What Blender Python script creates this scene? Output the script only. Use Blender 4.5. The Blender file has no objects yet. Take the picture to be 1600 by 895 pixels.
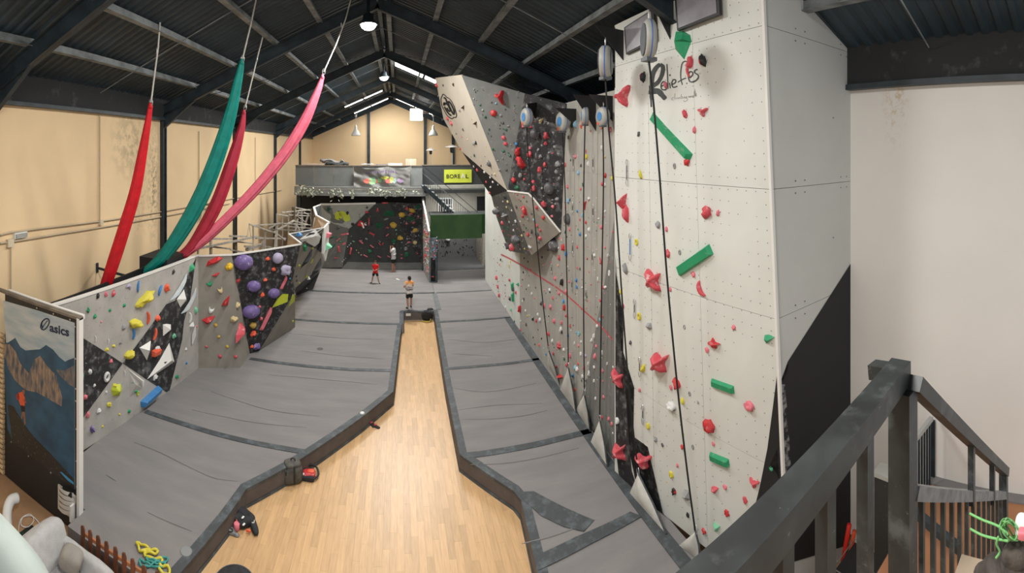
import bpy, bmesh, math, random
from mathutils import Vector, Matrix, noise
from mathutils.bvhtree import BVHTree
from mathutils.geometry import tessellate_polygon
sc = bpy.context.scene
COL = sc.collection
# ---------------------------------------------------------------- camera: a hand-swept cylindrical panorama
F = 700.0; CX = 622.0; CY = 235.0; W = 1600; H = 895
EYE = Vector((0, 0, 7.7))
cd = bpy.data.cameras.new('camera'); cam = bpy.data.objects.new('camera', cd); COL.objects.link(cam)
cam.location = EYE; cam.rotation_euler = (math.pi/2, 0, 0)
cd.type = 'PANO'; cd.panorama_type = 'CENTRAL_CYLINDRICAL'
cd.central_cylindrical_range_u_min = (0-CX)/F; cd.central_cylindrical_range_u_max = (W-CX)/F
cd.central_cylindrical_range_v_min = (CY-H)/F; cd.central_cylindrical_range_v_max = CY/F
cd.central_cylindrical_radius = 1
sc.camera = cam
# ---------------------------------------------------------------- world (soft fill added through the end left open behind), lamps, exposure
wd = bpy.data.worlds.new('world'); sc.world = wd; wd.use_nodes = True
wd.node_tree.nodes['Background'].inputs[0].default_value = (.93, .97, 1, 1)
wd.node_tree.nodes['Background'].inputs[1].default_value = .75
sc.view_settings.view_transform = 'Standard'; sc.view_settings.look = 'None'
sc.view_settings.gamma = 1; sc.view_settings.use_curve_mapping = False
sc.view_settings.exposure = 0.28
sc.cycles.max_bounces = 8; sc.cycles.diffuse_bounces = 5; sc.cycles.use_denoising = True
sc.cycles.sample_clamp_indirect = 6
def lamp(name, loc, power, size, kind='DISK', rot=(0, 0, 0), color=(1, .985, .95), size_y=None):
    l = bpy.data.lights.new(name, 'AREA'); l.energy = power; l.shape = kind; l.size = size
    if size_y: l.size_y = size_y
    l.color = color
    o = bpy.data.objects.new(name, l); COL.objects.link(o); o.location = loc; o.rotation_euler = rot
    return o
HIGHBAYS = [(-.85, 2, 11.6), (-.85, 8, 11.6), (-.93, 14, 11.66), (-.82, 26, 11.95)]
for x, y, z in HIGHBAYS: lamp('highbay_light', (x, y, z-.12), (430, 430, 560, 800)[HIGHBAYS.index((x, y, z))], 1.8 if y < 10 else .8)
TUBES = [(1.5, 25.6, 3.4, 1), (-2.7, 35, 3.0, -1), (-2.5, 41.5, 3.2, -1), (1.5, 40.6, 3.4, 1)]   # x centre, y, length, slope side
def roof_z(x): return 13.1 - .432*abs(x+.7)
for x, y, L, s in TUBES:
    a = math.atan(.432)*s
    lamp('tube_light', (x, y, roof_z(x)-.62), 230 if y > 30 else 620, L, 'RECTANGLE', (0, a, 0), size_y=.12 if y > 30 else 1.7)
lamp('floodlight_light', (1.63, 39.8, 10.9), 160, .4, 'SQUARE', (math.radians(50), 0, 0))
lamp('added_alcove_fill', (3.6, 28.9, 4.93), 90, 1.5, 'RECTANGLE', size_y=.12)  # fill light added out of sight to brighten the alcove and stair wall
# ---------------------------------------------------------------- helpers
R = random.Random(7)
WL = {}                                            # world location of every object that can be a parent
def plane3(a, b, c): n = (b-a).cross(c-a).normalized(); return a, n
def PP(x, y, pl): d = D(x, y); return EYE + d*(pl[1].dot(pl[0]-EYE)/pl[1].dot(d))
def P(x, y, r): th = (x-CX)/F; return Vector((r*math.sin(th), r*math.cos(th), EYE.z+(CY-y)/F*r))
def D(x, y): th = (x-CX)/F; return Vector((math.sin(th), math.cos(th), (CY-y)/F))
def PZ(x, y, z): d = D(x, y); return EYE + d*((z-EYE.z)/d.z)
def PX(x, y, X): d = D(x, y); return EYE + d*(X/d.x)
def PY(x, y, Y): d = D(x, y); return EYE + d*(Y/d.y)
def adopt(o, parent):
    if parent is None: return
    o.parent = parent; o.matrix_parent_inverse = Matrix.Translation(-WL[parent.name])
def link(name, me, loc, mat, parent=None, smooth=False):
    o = bpy.data.objects.new(name, me); COL.objects.link(o); o.location = loc; WL[o.name] = Vector(loc)
    if mat is not None: me.materials.append(mat)
    if smooth:
        for p in me.polygons: p.use_smooth = True
    adopt(o, parent)
    return o
def mesh(name, vs, fs, mat, parent=None, smooth=False, normals=True):
    vs = [Vector(v) for v in vs]
    lo = Vector([min(v[i] for v in vs) for i in range(3)]); hi = Vector([max(v[i] for v in vs) for i in range(3)])
    c = Vector(((lo.x+hi.x)/2, (lo.y+hi.y)/2, lo.z))
    me = bpy.data.meshes.new(name); me.from_pydata([v-c for v in vs], [], fs)
    if normals:
        bm = bmesh.new(); bm.from_mesh(me); bmesh.ops.recalc_face_normals(bm, faces=bm.faces); bm.to_mesh(me); bm.free()
    return link(name, me, c, mat, parent, smooth)
def frombm(name, bm, mat, parent=None, smooth=False):
    bm.verts.ensure_lookup_table()
    vs = [v.co.copy() for v in bm.verts]; bm.verts.index_update()
    fs = [[v.index for v in f.verts] for f in bm.faces]; bm.free()
    return mesh(name, vs, fs, mat, parent, smooth)
def tag(o, label=None, cat=None, group=None, kind=None):
    if label: o['label'] = label
    if cat: o['category'] = cat
    if group: o['group'] = group
    if kind: o['kind'] = kind
    return o
def thing(name, loc, label, cat, group=None, kind=None):
    o = bpy.data.objects.new(name, None); COL.objects.link(o); o.location = loc; o.empty_display_size = .1
    WL[o.name] = Vector(loc); return tag(o, label, cat, group, kind)
def struct(o): o['kind'] = 'structure'; return o
BOXF = [(0,1,3,2),(4,6,7,5),(0,4,5,1),(2,3,7,6),(0,2,6,4),(1,5,7,3)]
def boxv(lo, hi): return [(x, y, z) for x in (lo[0], hi[0]) for y in (lo[1], hi[1]) for z in (lo[2], hi[2])]
def box(name, lo, hi, mat, parent=None): return mesh(name, boxv(lo, hi), BOXF, mat, parent)
class MB:
    def __init__(s): s.v = []; s.f = []
    def add(s, vs, fs): n = len(s.v); s.v += [Vector(v) for v in vs]; s.f += [tuple(i+n for i in f) for f in fs]; return s
    def box(s, lo, hi): return s.add(boxv(lo, hi), BOXF)
    def beam(s, p, q, w, h, up=(0, 0, 1)):
        p, q = Vector(p), Vector(q); d = (q-p).normalized(); u = Vector(up)
        if abs(d.dot(u)) > .98: u = Vector((1, 0, 0))
        sd = d.cross(u).normalized(); u = sd.cross(d).normalized()
        vs = [e + sd*a*w/2 + u*b*h/2 for e in (p, q) for a in (-1, 1) for b in (-1, 1)]
        return s.add(vs, BOXF)
    def tube(s, pts, r, seg=8, caps=True, flat=None):
        pts = [Vector(p) for p in pts]; n = len(pts); rr = r if isinstance(r, (list, tuple)) else [r]*n
        vs = []; up = Vector((0, 0, 1)); last = None
        for i, p in enumerate(pts):
            d = (pts[min(i+1, n-1)]-pts[max(i-1, 0)]).normalized()
            if last is None:
                a = d.cross(up if abs(d.z) < .9 else Vector((1, 0, 0))).normalized()
            else:
                a = (last - d*last.dot(d)).normalized()
            last = a; b = d.cross(a)
            for k in range(seg):
                t = 2*math.pi*k/seg; vs.append(p + (a*math.cos(t)+b*math.sin(t))*rr[i])
        fs = [(i*seg+k, i*seg+(k+1) % seg, (i+1)*seg+(k+1) % seg, (i+1)*seg+k) for i in range(n-1) for k in range(seg)]
        if caps: fs += [tuple(range(seg))[::-1], tuple(range((n-1)*seg, n*seg))]
        return s.add(vs, fs)
    def ring(s, c, ax, R_, r, n=14, seg=6, sx=1, sy=1):
        ax = Vector(ax).normalized(); a = ax.orthogonal().normalized()
        if abs(ax.z) < .9: a = ax.cross(Vector((0, 0, 1))).normalized()
        b = ax.cross(a); vs = []
        for i in range(n):
            t = 2*math.pi*i/n; d = a*math.cos(t)*sx+b*math.sin(t)*sy
            for k in range(seg):
                u = 2*math.pi*k/seg; vs.append(Vector(c)+d*R_+(d.normalized()*math.cos(u)+ax*math.sin(u))*r)
        return s.add(vs, [(i*seg+k, i*seg+(k+1) % seg, ((i+1) % n)*seg+(k+1) % seg, ((i+1) % n)*seg+k) for i in range(n) for k in range(seg)])
    def lathe(s, prof, c, ax=(0, 0, 1), seg=16):
        ax = Vector(ax).normalized(); a = ax.orthogonal().normalized(); b = ax.cross(a); c = Vector(c); vs = []
        for r_, z_ in prof:
            for k in range(seg):
                t = 2*math.pi*k/seg; vs.append(c+ax*z_+(a*math.cos(t)+b*math.sin(t))*max(r_, 1e-4))
        n = len(prof)
        fs = [(i*seg+k, i*seg+(k+1) % seg, (i+1)*seg+(k+1) % seg, (i+1)*seg+k) for i in range(n-1) for k in range(seg)]
        fs += [tuple(range(seg))[::-1], tuple(range((n-1)*seg, n*seg))]
        return s.add(vs, fs)
    def prism(s, poly, z0, z1):
        n = len(poly); vs = [(p[0], p[1], z0) for p in poly]+[(p[0], p[1], z1) for p in poly]
        return s.add(vs, [tuple(range(n))[::-1], tuple(range(n, 2*n))]+[(i, (i+1) % n, n+(i+1) % n, n+i) for i in range(n)])
    def blob(s, c, rx, ry, rz, amp=.0, seed=0, seg=12, rings=8, rot=None):
        vs = []
        for i in range(rings+1):
            ph = math.pi*i/rings
            for k in range(seg):
                t = 2*math.pi*k/seg; d = Vector((math.sin(ph)*math.cos(t), math.sin(ph)*math.sin(t), math.cos(ph)))
                m = 1+amp*noise.noise(d*2.2+Vector((seed, seed*.7, 0)))
                v = Vector((d.x*rx*m, d.y*ry*m, d.z*rz*m))
                if rot: v.rotate(rot)
                vs.append(Vector(c)+v)
        return s.add(vs, [(i*seg+k, (i+1)*seg+k, (i+1)*seg+(k+1) % seg, i*seg+(k+1) % seg) for i in range(rings) for k in range(seg)])
    def slab(s, poly, n, t):
        poly = [Vector(p) for p in poly]; k = len(poly); b = [p - Vector(n)*t for p in poly]
        return s.add(poly+b, [tuple(range(k)), tuple(range(k, 2*k))[::-1]]+[(i, k+i, k+(i+1) % k, (i+1) % k) for i in range(k)])
    def obj(s, name, mat, parent=None, smooth=False): return mesh(name, s.v, s.f, mat, parent, smooth)
# ---------------------------------------------------------------- materials
def L(c):
    if isinstance(c, str): c = [int(c[i:i+2], 16)/255 for i in (0, 2, 4)]; return tuple(((x+.055)/1.055)**2.4 if x > .04 else x/12.92 for x in c)
    return tuple(c)
def mat(name, col, rough=.7, var=0, vscale=3.0, col2=None, spots=None, bump=0, bscale=20, metal=0, rnd=0, stretch=None, bmix=None, emit=0, spec=None, alpha=None):
    """var: soft noise variation; spots=(colour, scale, threshold, softness): marks; rnd: per-object tint"""
    m = bpy.data.materials.new(name); m.use_nodes = True; nt = m.node_tree; N = nt.nodes; K = nt.links
    b = N['Principled BSDF']; c = L(col); b.inputs['Base Color'].default_value = (*c, 1); b.inputs['Roughness'].default_value = rough
    b.inputs['Metallic'].default_value = metal
    if spec is not None: b.inputs['Specular IOR Level'].default_value = spec
    if emit: b.inputs['Emission Color'].default_value = (*c, 1); b.inputs['Emission Strength'].default_value = emit
    m.diffuse_color = (*c, 1)
    geo = N.new('ShaderNodeNewGeometry'); vec = geo.outputs['Position']
    if stretch:
        mp = N.new('ShaderNodeMapping'); mp.inputs['Scale'].default_value = stretch; K.new(vec, mp.inputs[0]); vec = mp.outputs[0]
    out = None
    if var or col2:
        n = N.new('ShaderNodeTexNoise'); n.inputs['Scale'].default_value = vscale; n.inputs['Detail'].default_value = 6; K.new(vec, n.inputs['Vector'])
        rp = N.new('ShaderNodeValToRGB'); rp.color_ramp.elements[0].position = .35; rp.color_ramp.elements[1].position = .65
        c2 = L(col2) if col2 else tuple(x*(1-var) for x in c); c1 = c if col2 else tuple(min(1, x*(1+var)) for x in c)
        rp.color_ramp.elements[0].color = (*c2, 1); rp.color_ramp.elements[1].color = (*c1, 1)
        K.new(n.outputs['Fac'], rp.inputs[0]); out = rp.outputs[0]
    if spots:
        for sp in (spots if isinstance(spots[0][0], tuple) else [spots]):
            n = N.new('ShaderNodeTexNoise'); n.inputs['Scale'].default_value = sp[1]; n.inputs['Detail'].default_value = 8; n.inputs['Roughness'].default_value = .65; K.new(vec, n.inputs['Vector'])
            mr = N.new('ShaderNodeMapRange'); mr.inputs[1].default_value = sp[2]; mr.inputs[2].default_value = sp[2]+sp[3]; K.new(n.outputs['Fac'], mr.inputs[0])
            fac = mr.outputs[0]
            if len(sp) > 4:
                mu = N.new('ShaderNodeMath'); mu.operation = 'MULTIPLY'; mu.inputs[1].default_value = sp[4]; K.new(fac, mu.inputs[0]); fac = mu.outputs[0]
            mx = N.new('ShaderNodeMix'); mx.data_type = 'RGBA'; K.new(fac, mx.inputs[0])
            if out: K.new(out, mx.inputs[6])
            else: mx.inputs[6].default_value = (*c, 1)
            mx.inputs[7].default_value = (*L(sp[0]), 1); out = mx.outputs[2]
    if rnd:
        oi = N.new('ShaderNodeObjectInfo'); ad = N.new('ShaderNodeMath'); ad.operation = 'ADD'; K.new(oi.outputs['Random'], ad.inputs[0]); K.new(geo.outputs['Random Per Island'], ad.inputs[1])
        fr = N.new('ShaderNodeMath'); fr.operation = 'FRACT'; K.new(ad.outputs[0], fr.inputs[0])
        mr = N.new('ShaderNodeMapRange'); mr.inputs[3].default_value = 1-rnd; mr.inputs[4].default_value = 1+rnd*.6; K.new(fr.outputs[0], mr.inputs[0])
        hs = N.new('ShaderNodeHueSaturation'); K.new(mr.outputs[0], hs.inputs['Value'])
        if out: K.new(out, hs.inputs['Color'])
        else: hs.inputs['Color'].default_value = (*c, 1)
        out = hs.outputs[0]
    if out: K.new(out, b.inputs['Base Color'])
    if bump:
        n = N.new('ShaderNodeTexNoise'); n.inputs['Scale'].default_value = bscale; n.inputs['Detail'].default_value = 5; K.new(vec, n.inputs['Vector'])
        bp = N.new('ShaderNodeBump'); bp.inputs['Strength'].default_value = bump; bp.inputs['Distance'].default_value = .02; K.new(n.outputs['Fac'], bp.inputs['Height']); K.new(bp.outputs[0], b.inputs['Normal'])
    return m
M = dict(
 yellow=mat('warm_yellow_paint', (.80, .60, .36), .85, var=.05, vscale=.5, bump=.15, bscale=6),
 stain=mat('damp_stain', (.48, .36, .22), .9, var=.25, vscale=3),
 gable=mat('gable_paint', (.84, .62, .37), .85, var=.03, vscale=.5),
 white_wall=mat('white_wall_paint', (.80, .775, .735), .8, var=.025, vscale=.7, bump=.1, bscale=5),
 black_band=mat('black_concrete', (.022, .023, .025), .9, spots=((.10, .10, .10), 2.0, .58, .1, .5), bump=.4, bscale=12),
 black_steel=mat('black_steel', (.024, .036, .044), .5, var=.3, vscale=3),
 roof=mat('black_roof_sheet', (.021, .038, .050), .5, var=.25, vscale=1.0),
 purlin=mat('dusty_purlin', (.19, .21, .215), .6, var=.35, vscale=2.5),
 mat_grey=mat('grey_carpet', (.235, .22, .215), .95, col2=(.20, .19, .187), vscale=2.0, spots=((.42, .42, .42), 4.2, .73, .06, .5), bump=.9, bscale=5, stretch=(.35, 1.3, 1)),
 mat_far=mat('far_grey_carpet', (.19, .185, .185), .95, var=.05, vscale=1.2),
 vinyl=mat('black_vinyl', (.055, .062, .066), .6, spots=((.19, .23, .25), 4.0, .48, .2, .45), bump=.3, bscale=14),
 skirt=mat('mat_side_cloth', (.115, .098, .092), .85, var=.1, vscale=4, bump=.3, bscale=10),
 plank=mat('beech_plank', (.66, .42, .215), .36, col2=(.58, .36, .175), vscale=2.6, stretch=(9, 1.0, 1), rnd=.13),
 floor=mat('floor_screed', (.40, .24, .13), .6, var=.1),
 ply_light=mat('light_grey_ply', (.44, .42, .39), .8, col2=(.37, .355, .33), vscale=2.2, spots=((.20, .19, .18), 6, .64, .06, .5), bump=.15, bscale=25),
 ply_brown=mat('brown_grey_ply', (.29, .265, .225), .8, col2=(.24, .222, .19), vscale=2.2, spots=((.14, .13, .11), 7, .66, .05, .4), bump=.15, bscale=25),
 ply_grey=mat('mid_grey_ply', (.16, .165, .155), .8, col2=(.13, .134, .128), vscale=2, spots=((.34, .34, .33), 6, .60, .10, .5)),
 ply_greige=mat('greige_ply', (.40, .385, .345), .8, col2=(.34, .33, .30), vscale=1.4, spots=((.50, .48, .44), 5, .6, .1, .4)),
 ply_beige=mat('beige_ply', (.58, .53, .44), .75, col2=(.54, .49, .41), vscale=1.5),
 black_ply=mat('chalky_black_ply', (.018, .018, .019), .75, spots=(((.24, .24, .24), 4.5, .50, .18, .55), ((.42, .42, .42), 9, .62, .08, .6)), bump=.15, bscale=20),
 black_clean=mat('black_ply', (.012, .012, .013), .7, spots=((.2, .2, .2), 12, .70, .05, .4)),
 dark_ply=mat('dark_grey_ply', (.042, .046, .044), .8, col2=(.033, .036, .036), vscale=2, spots=((.16, .16, .16), 5, .6, .12, .35)),
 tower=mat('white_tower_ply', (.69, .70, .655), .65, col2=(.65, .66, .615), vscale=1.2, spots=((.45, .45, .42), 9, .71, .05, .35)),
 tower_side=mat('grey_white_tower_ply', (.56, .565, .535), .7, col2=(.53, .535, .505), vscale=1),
 edge=mat('white_edge', (.75, .74, .70), .6),
 wood_in=mat('raw_plywood', (.56, .43, .31), .8, var=.12, vscale=3, stretch=(1, 1, 5)),
 timber=mat('galvanised_frame', (.44, .41, .36), .6, var=.25, vscale=4, metal=.1),
 timber_dark=mat('dark_frame', (.16, .13, .10), .7, var=.25, vscale=4),
 steel=mat('bright_steel', (.6, .6, .6), .35, metal=.85),
 black=mat('black_plastic', (.015, .015, .016), .5), rope=mat('black_webbing', (.012, .012, .013), .8),
 canvas=mat('canvas', (.56, .545, .50), .9, var=.08, vscale=6, bump=.2, bscale=12),
 cream=mat('cream_paint', (.66, .56, .40), .7), conduit=mat('conduit', (.50, .41, .28), .6),
 white=mat('white_plastic', (.75, .75, .73), .5), offwhite=mat('offwhite_plastic', (.62, .58, .50), .6),
 glow=mat('lit_lamp', (1, .98, .94), .5, emit=14), tube_glow=mat('lit_tube', (1, .99, .97), .5, emit=9),
 device=mat('grey_device', (.36, .355, .325), .5, var=.06), device_dark=mat('grey_device_back', (.10, .11, .12), .5), blue=mat('blue_strip', (.05, .16, .50), .5),
 grn_panel=mat('green_painted_board', (.030, .080, .026), .85, col2=(.045, .105, .036), vscale=1.4),
)
HC = dict(red=(.55, .030, .035), pinkred=(.60, .07, .09), pink=(.72, .18, .22), orange=(.78, .11, .045), yellow=(.66, .57, .05), mustard=(.60, .40, .06),
          gold=(.78, .50, .02), cream=(.62, .50, .26), green=(.02, .30, .13), mint=(.18, .52, .32), dgreen=(.012, .12, .055), blue=(.05, .22, .50), lblue=(.25, .45, .58),
          purple=(.16, .11, .30), lilac=(.42, .38, .52), white=(.66, .66, .64), grey=(.28, .28, .28), black=(.02, .02, .022), lime=(.50, .56, .03), dgrey=(.09, .09, .095), brown=(.10, .05, .03), dpurple=(.035, .03, .06))
HNAME = dict(red='red', pinkred='chalky red', pink='pink', orange='orange', yellow='yellow', mustard='mustard yellow', gold='bright yellow', cream='cream', green='green', mint='pale green',
             dgreen='dark green', blue='blue', lblue='pale blue', purple='purple', lilac='lilac', white='white', grey='grey', black='black', lime='lime green', dgrey='dark grey', brown='brown', dpurple='dark violet')
CHALK = {'red': .5, 'pinkred': .9, 'purple': .8, 'dgrey': .7, 'mustard': .4}
HM = {k: mat('hold_'+HNAME[k].replace(' ', '_'), v, .55, spots=((.7, .66, .64), 9, .56, .16, CHALK.get(k, .25)) if k not in ('white', 'black') else None, var=.06 if k in ('white', 'black') else 0) for k, v in HC.items()}
# ---------------------------------------------------------------- climbing holds: unit templates, flat back on z=0, outward +z
def tmpl(name, fn, smooth=True):
    mb = MB(); fn(mb); me = bpy.data.meshes.new(name); me.from_pydata(mb.v, [], mb.f)
    bm = bmesh.new(); bm.from_mesh(me); bmesh.ops.recalc_face_normals(bm, faces=bm.faces); bm.to_mesh(me); bm.free()
    me.materials.append(None)
    for p in me.polygons: p.use_smooth = smooth
    return me
def dome(seed, amp, rings=5, seg=12, pw=1.0, prof=None):
    def fn(mb):
        vs = []
        for i in range(rings+1):
            ph = math.pi/2*i/rings
            for k in range(seg):
                t = 2*math.pi*k/seg; d = Vector((math.sin(ph)*math.cos(t), math.sin(ph)*math.sin(t), math.cos(ph)))
                m = 1+amp*noise.noise(d*1.8+Vector((seed*3.1, seed, 0))); rr = prof(t) if prof else 1
                vs.append(Vector((d.x*m*rr*.5, d.y*m*rr*.5, d.z**pw*m*.5)))
        mb.add(vs, [(i*seg+k, (i+1)*seg+k, (i+1)*seg+(k+1) % seg, i*seg+(k+1) % seg) for i in range(rings) for k in range(seg)])
        mb.add([vs[rings*seg+k] for k in range(seg)], [tuple(range(seg))])
    return fn
def shard(pts, apex, h=.55):
    def fn(mb):
        n = len(pts); a = [(apex[0]-.12, apex[1], h), (apex[0]+.14, apex[1]+.05, h*.9)]
        vs = [(x, y, 0) for x, y in pts]+a
        fs = [tuple(range(n))]
        for i in range(n):
            x = (pts[i][0]+pts[(i+1) % n][0])/2; t = n if x < apex[0] else n+1; fs.append((i, (i+1) % n, t))
        for i in range(n):
            x0 = (pts[i-1][0]+pts[i][0])/2; x1 = (pts[i][0]+pts[(i+1) % n][0])/2
            if (x0 < apex[0]) != (x1 < apex[0]): fs.append((i, n, n+1))
        mb.add(vs, fs)
    return fn
def crescent(mb):
    pts = []; rr = []
    for i in range(9):
        t = math.radians(-70+140*i/8); pts.append(Vector((math.cos(t)*.55-.28, math.sin(t)*.53, .10))); rr.append(.05+.17*math.sin(math.pi*i/8))
    mb.tube(pts, rr, 8)
def donut(mb): mb.ring((0, 0, .14), (0, 0, 1), .34, .16, 18, 8)
def bar(mb):
    v = [(-.5, -.5, 0), (.5, -.5, 0), (.5, .5, 0), (-.5, .5, 0), (-.44, -.38, .5), (.44, -.42, .5), (.46, .30, .62), (-.40, .34, .62)]
    mb.add(v, [(0, 1, 2, 3), (4, 5, 6, 7), (0, 1, 5, 4), (1, 2, 6, 5), (2, 3, 7, 6), (3, 0, 4, 7)])
def starp(n, k=.42, ph=0): return lambda t: 1.15*(k+(1-k)*max(0, math.cos(n*(t-ph)))**1.3)
TM = dict(blob=[tmpl('hold_blob_shape', dome(i, .55)) for i in range(5)], ball=[tmpl('hold_ball_shape', dome(9, .12, 6, 16, .8))],
          star=[tmpl('hold_star_shape', dome(20+i, .22, 5, 24, 1, starp(4, .36, .26*i))) for i in range(2)]+[tmpl('hold_tristar_shape', dome(23, .2, 5, 24, 1, starp(3, .36, .52)))],
          shard=[tmpl('hold_shard_shape', shard([(-.5, -.4), (.1, -.5), (.5, -.1), (.3, .5), (-.3, .3)], (0, 0)), False), tmpl('hold_wedge_shape', shard([(-.5, .1), (-.1, -.5), (.5, .5), (-.1, .4)], (-.05, .05)), False)],
          cres=[tmpl('hold_crescent_shape', crescent)], ring=[tmpl('hold_ring_shape', donut)], bar=[tmpl('hold_bar_shape', bar, False)],
          chip=[tmpl('hold_chip_shape', dome(30+i, .6, 2, 6)) for i in range(4)])
class Surf:
    """the faces of a wall, for setting holds and paint on it"""
    def __init__(s, faces):
        vs = []; fs = []
        for f in faces: fs.append(tuple(range(len(vs), len(vs)+len(f)))); vs += [Vector(p) for p in f]
        s.t = BVHTree.FromPolygons(vs, fs)
    def hit(s, x, y):
        d = D(x, y).normalized(); p, n, i, _ = s.t.ray_cast(EYE, d, 200)
        if p is None: return None, None
        if n.dot(d) > 0: n = -n
        return p, n
SHAPE = dict(blob='rounded', ball='dome-shaped', star='star-shaped', shard='faceted', cres='crescent-shaped', ring='ring-shaped', bar='bar-shaped', chip='small')
def hold(surf, parent, col, x, y, w, h, kind='blob', ang=0, depth=None, label=True, name='climbing_hold'):
    p, n = surf.hit(x, y)
    if p is None: return None
    r = (p-EYE).xy.length; sx = w*r/F; sy = h*r/F
    d = D(x, y); right = Vector((d.y, -d.x, 0)).normalized()
    up = Vector((0, 0, 1)); up = (up-n*up.dot(n)).normalized(); rt = up.cross(n).normalized()
    if rt.dot(right) < 0: rt = -rt
    fs = abs(rt.dot(right)); 
    if kind in ('bar', 'ball', 'shard') or w > 14: sx /= max(fs, .45)
    sz = depth*r/F if depth else min(max(sx, sy)*.55, min(sx, sy)*1.0+.02)
    if kind == 'chip' or max(w, h) < 7: sz = max(sz, .03)
    me = R.choice(TM[kind])
    m3 = Matrix((rt*1.0, up, n if rt.cross(up).dot(n) > 0 else n)).transposed()
    if rt.cross(up).dot(n) < 0: m3 = Matrix((-rt, up, n)).transposed(); ang = -ang
    m = Matrix.Translation(p-n*.004) @ m3.to_4x4() @ Matrix.Rotation(math.radians(ang), 4, 'Z') @ Matrix.Diagonal((sx, sy, sz*1.6, 1))
    o = bpy.data.objects.new(name, me); COL.objects.link(o)
    o.material_slots[0].link = 'OBJECT'; o.material_slots[0].material = HM[col]
    o.parent = parent; o.matrix_parent_inverse = Matrix.Translation(-WL[parent.name]); o.matrix_basis = m
    if label and max(w, h) >= 9: o['label'] = (HNAME[col]+' '+SHAPE[kind]+' hold')
    return o
def holds(surf, parent, crop, items, defk='blob'):
    """items 'colour x y w h [kind] [angle]' in the pixels of a magnified crop (x0, y0, scale)"""
    x0, y0, s = crop
    for it in items.strip().split(';'):
        f = it.split()
        if len(f) < 5: continue
        hold(surf, parent, f[0], x0+float(f[1])/s, y0+float(f[2])/s, float(f[3])/s, float(f[4])/s, f[5] if len(f) > 5 else defk, float(f[6]) if len(f) > 6 else R.uniform(-25, 25) if len(f) < 6 else 0)
def project(surf, pts2, fs, off):
    vs = []; last = None
    for x, y in pts2:
        p, n = surf.hit(x, y)
        if p is None: p, n = last if last else (None, None)
        else: last = (p, n)
        if p is None: return None
        vs.append(p+n*off)
    return vs
def paint(surf, parent, poly, m, name='painted_area', off=.006, cuts=2, label=None):
    """a flat painted area, laid on the surface of its wall"""
    bm = bmesh.new(); vv = [bm.verts.new((x, y, 0)) for x, y in poly]; tri = tessellate_polygon([[Vector((x, y, 0)) for x, y in poly]])
    for t in tri:
        try: bm.faces.new([vv[i] for i in t])
        except ValueError: pass
    for _ in range(cuts): bmesh.ops.subdivide_edges(bm, edges=bm.edges[:], cuts=1, use_grid_fill=True)
    bm.verts.index_update(); vs = project(surf, [(v.co.x, v.co.y) for v in bm.verts], None, off)
    fs = [[v.index for v in f.verts] for f in bm.faces]; bm.free()
    if vs is None: print('paint missed', name, poly[:1]); return None
    o = mesh(name, vs, fs, m, parent, normals=False)
    if label: o['label'] = label
    return o
def stroke2(pts, w, closed=False):
    """2D ribbon around a polyline (quads)"""
    n = len(pts); out = []; ws = w if isinstance(w, (list, tuple)) else [w]*n
    for i, (x, y) in enumerate(pts):
        a = pts[(i-1) % n] if closed else pts[max(i-1, 0)]; b = pts[(i+1) % n] if closed else pts[min(i+1, n-1)]
        dx, dy = b[0]-a[0], b[1]-a[1]; l = math.hypot(dx, dy) or 1; nx, ny = -dy/l*ws[i]/2, dx/l*ws[i]/2
        out += [(x+nx, y+ny), (x-nx, y-ny)]
    m = n if closed else n-1
    return out, [(2*i, 2*i+1, 2*((i+1) % n)+1, 2*((i+1) % n)) for i in range(m)]
def smooth2(pts, k=4):
    """Catmull-Rom through 2D or 3D points"""
    pts = [tuple(p) for p in pts]; out = []
    for i in range(len(pts)-1):
        p0, p1, p2, p3 = pts[max(i-1, 0)], pts[i], pts[i+1], pts[min(i+2, len(pts)-1)]
        for j in range(k):
            t = j/k; out.append(tuple(.5*((2*b)+(-a+c)*t+(2*a-5*b+4*c-d)*t*t+(-a+3*b-3*c+d)*t**3) for a, b, c, d in zip(p0, p1, p2, p3)))
    out.append(pts[-1]); return out
def strokes(surf, parent, lines, m, name, off=.008, label=None):
    """lines = [(points, width)] in photograph pixels, laid on the wall as one mesh"""
    V = []; Fc = []
    for pts, w in lines:
        s2, f2 = stroke2(pts, w); vs = project(surf, s2, None, off)
        if vs is None: continue
        Fc += [tuple(i+len(V) for i in f) for f in f2]; V += vs
    if not V: return None
    o = mesh(name, V, Fc, m, parent, normals=False)
    if label: o['label'] = label
    return o
def volume(surf, parent, col_m, poly, apex, h, name='volume', label=None):
    """a faceted hollow volume screwed to a wall: base outline and raised apex points, in pixels"""
    base = []
    for x, y in poly:
        p, n = surf.hit(x, y)
        if p is None: return None
        base.append(p-n*.01)
    aps = []
    for ax in (apex if isinstance(apex, list) else [apex]):
        p, n = surf.hit(*ax)
        # raise the apex along the wall's normal, keeping its place in the picture
        q = p+n*h; aps.append(q)
    k = len(base); vs = base+aps; fs = [tuple(range(k))]
    if len(aps) == 1: fs += [(i, (i+1) % k, k) for i in range(k)]
    else:
        near = [min(range(len(aps)), key=lambda j: (aps[j]-b).length) for b in base]
        for i in range(k):
            j = (i+1) % k; fs.append((i, j, k+near[i]) if near[i] == near[j] else (i, j, k+near[j], k+near[i]))
    o = mesh(name, vs, fs, col_m, parent)
    if label: o['label'] = label
    return o
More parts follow.
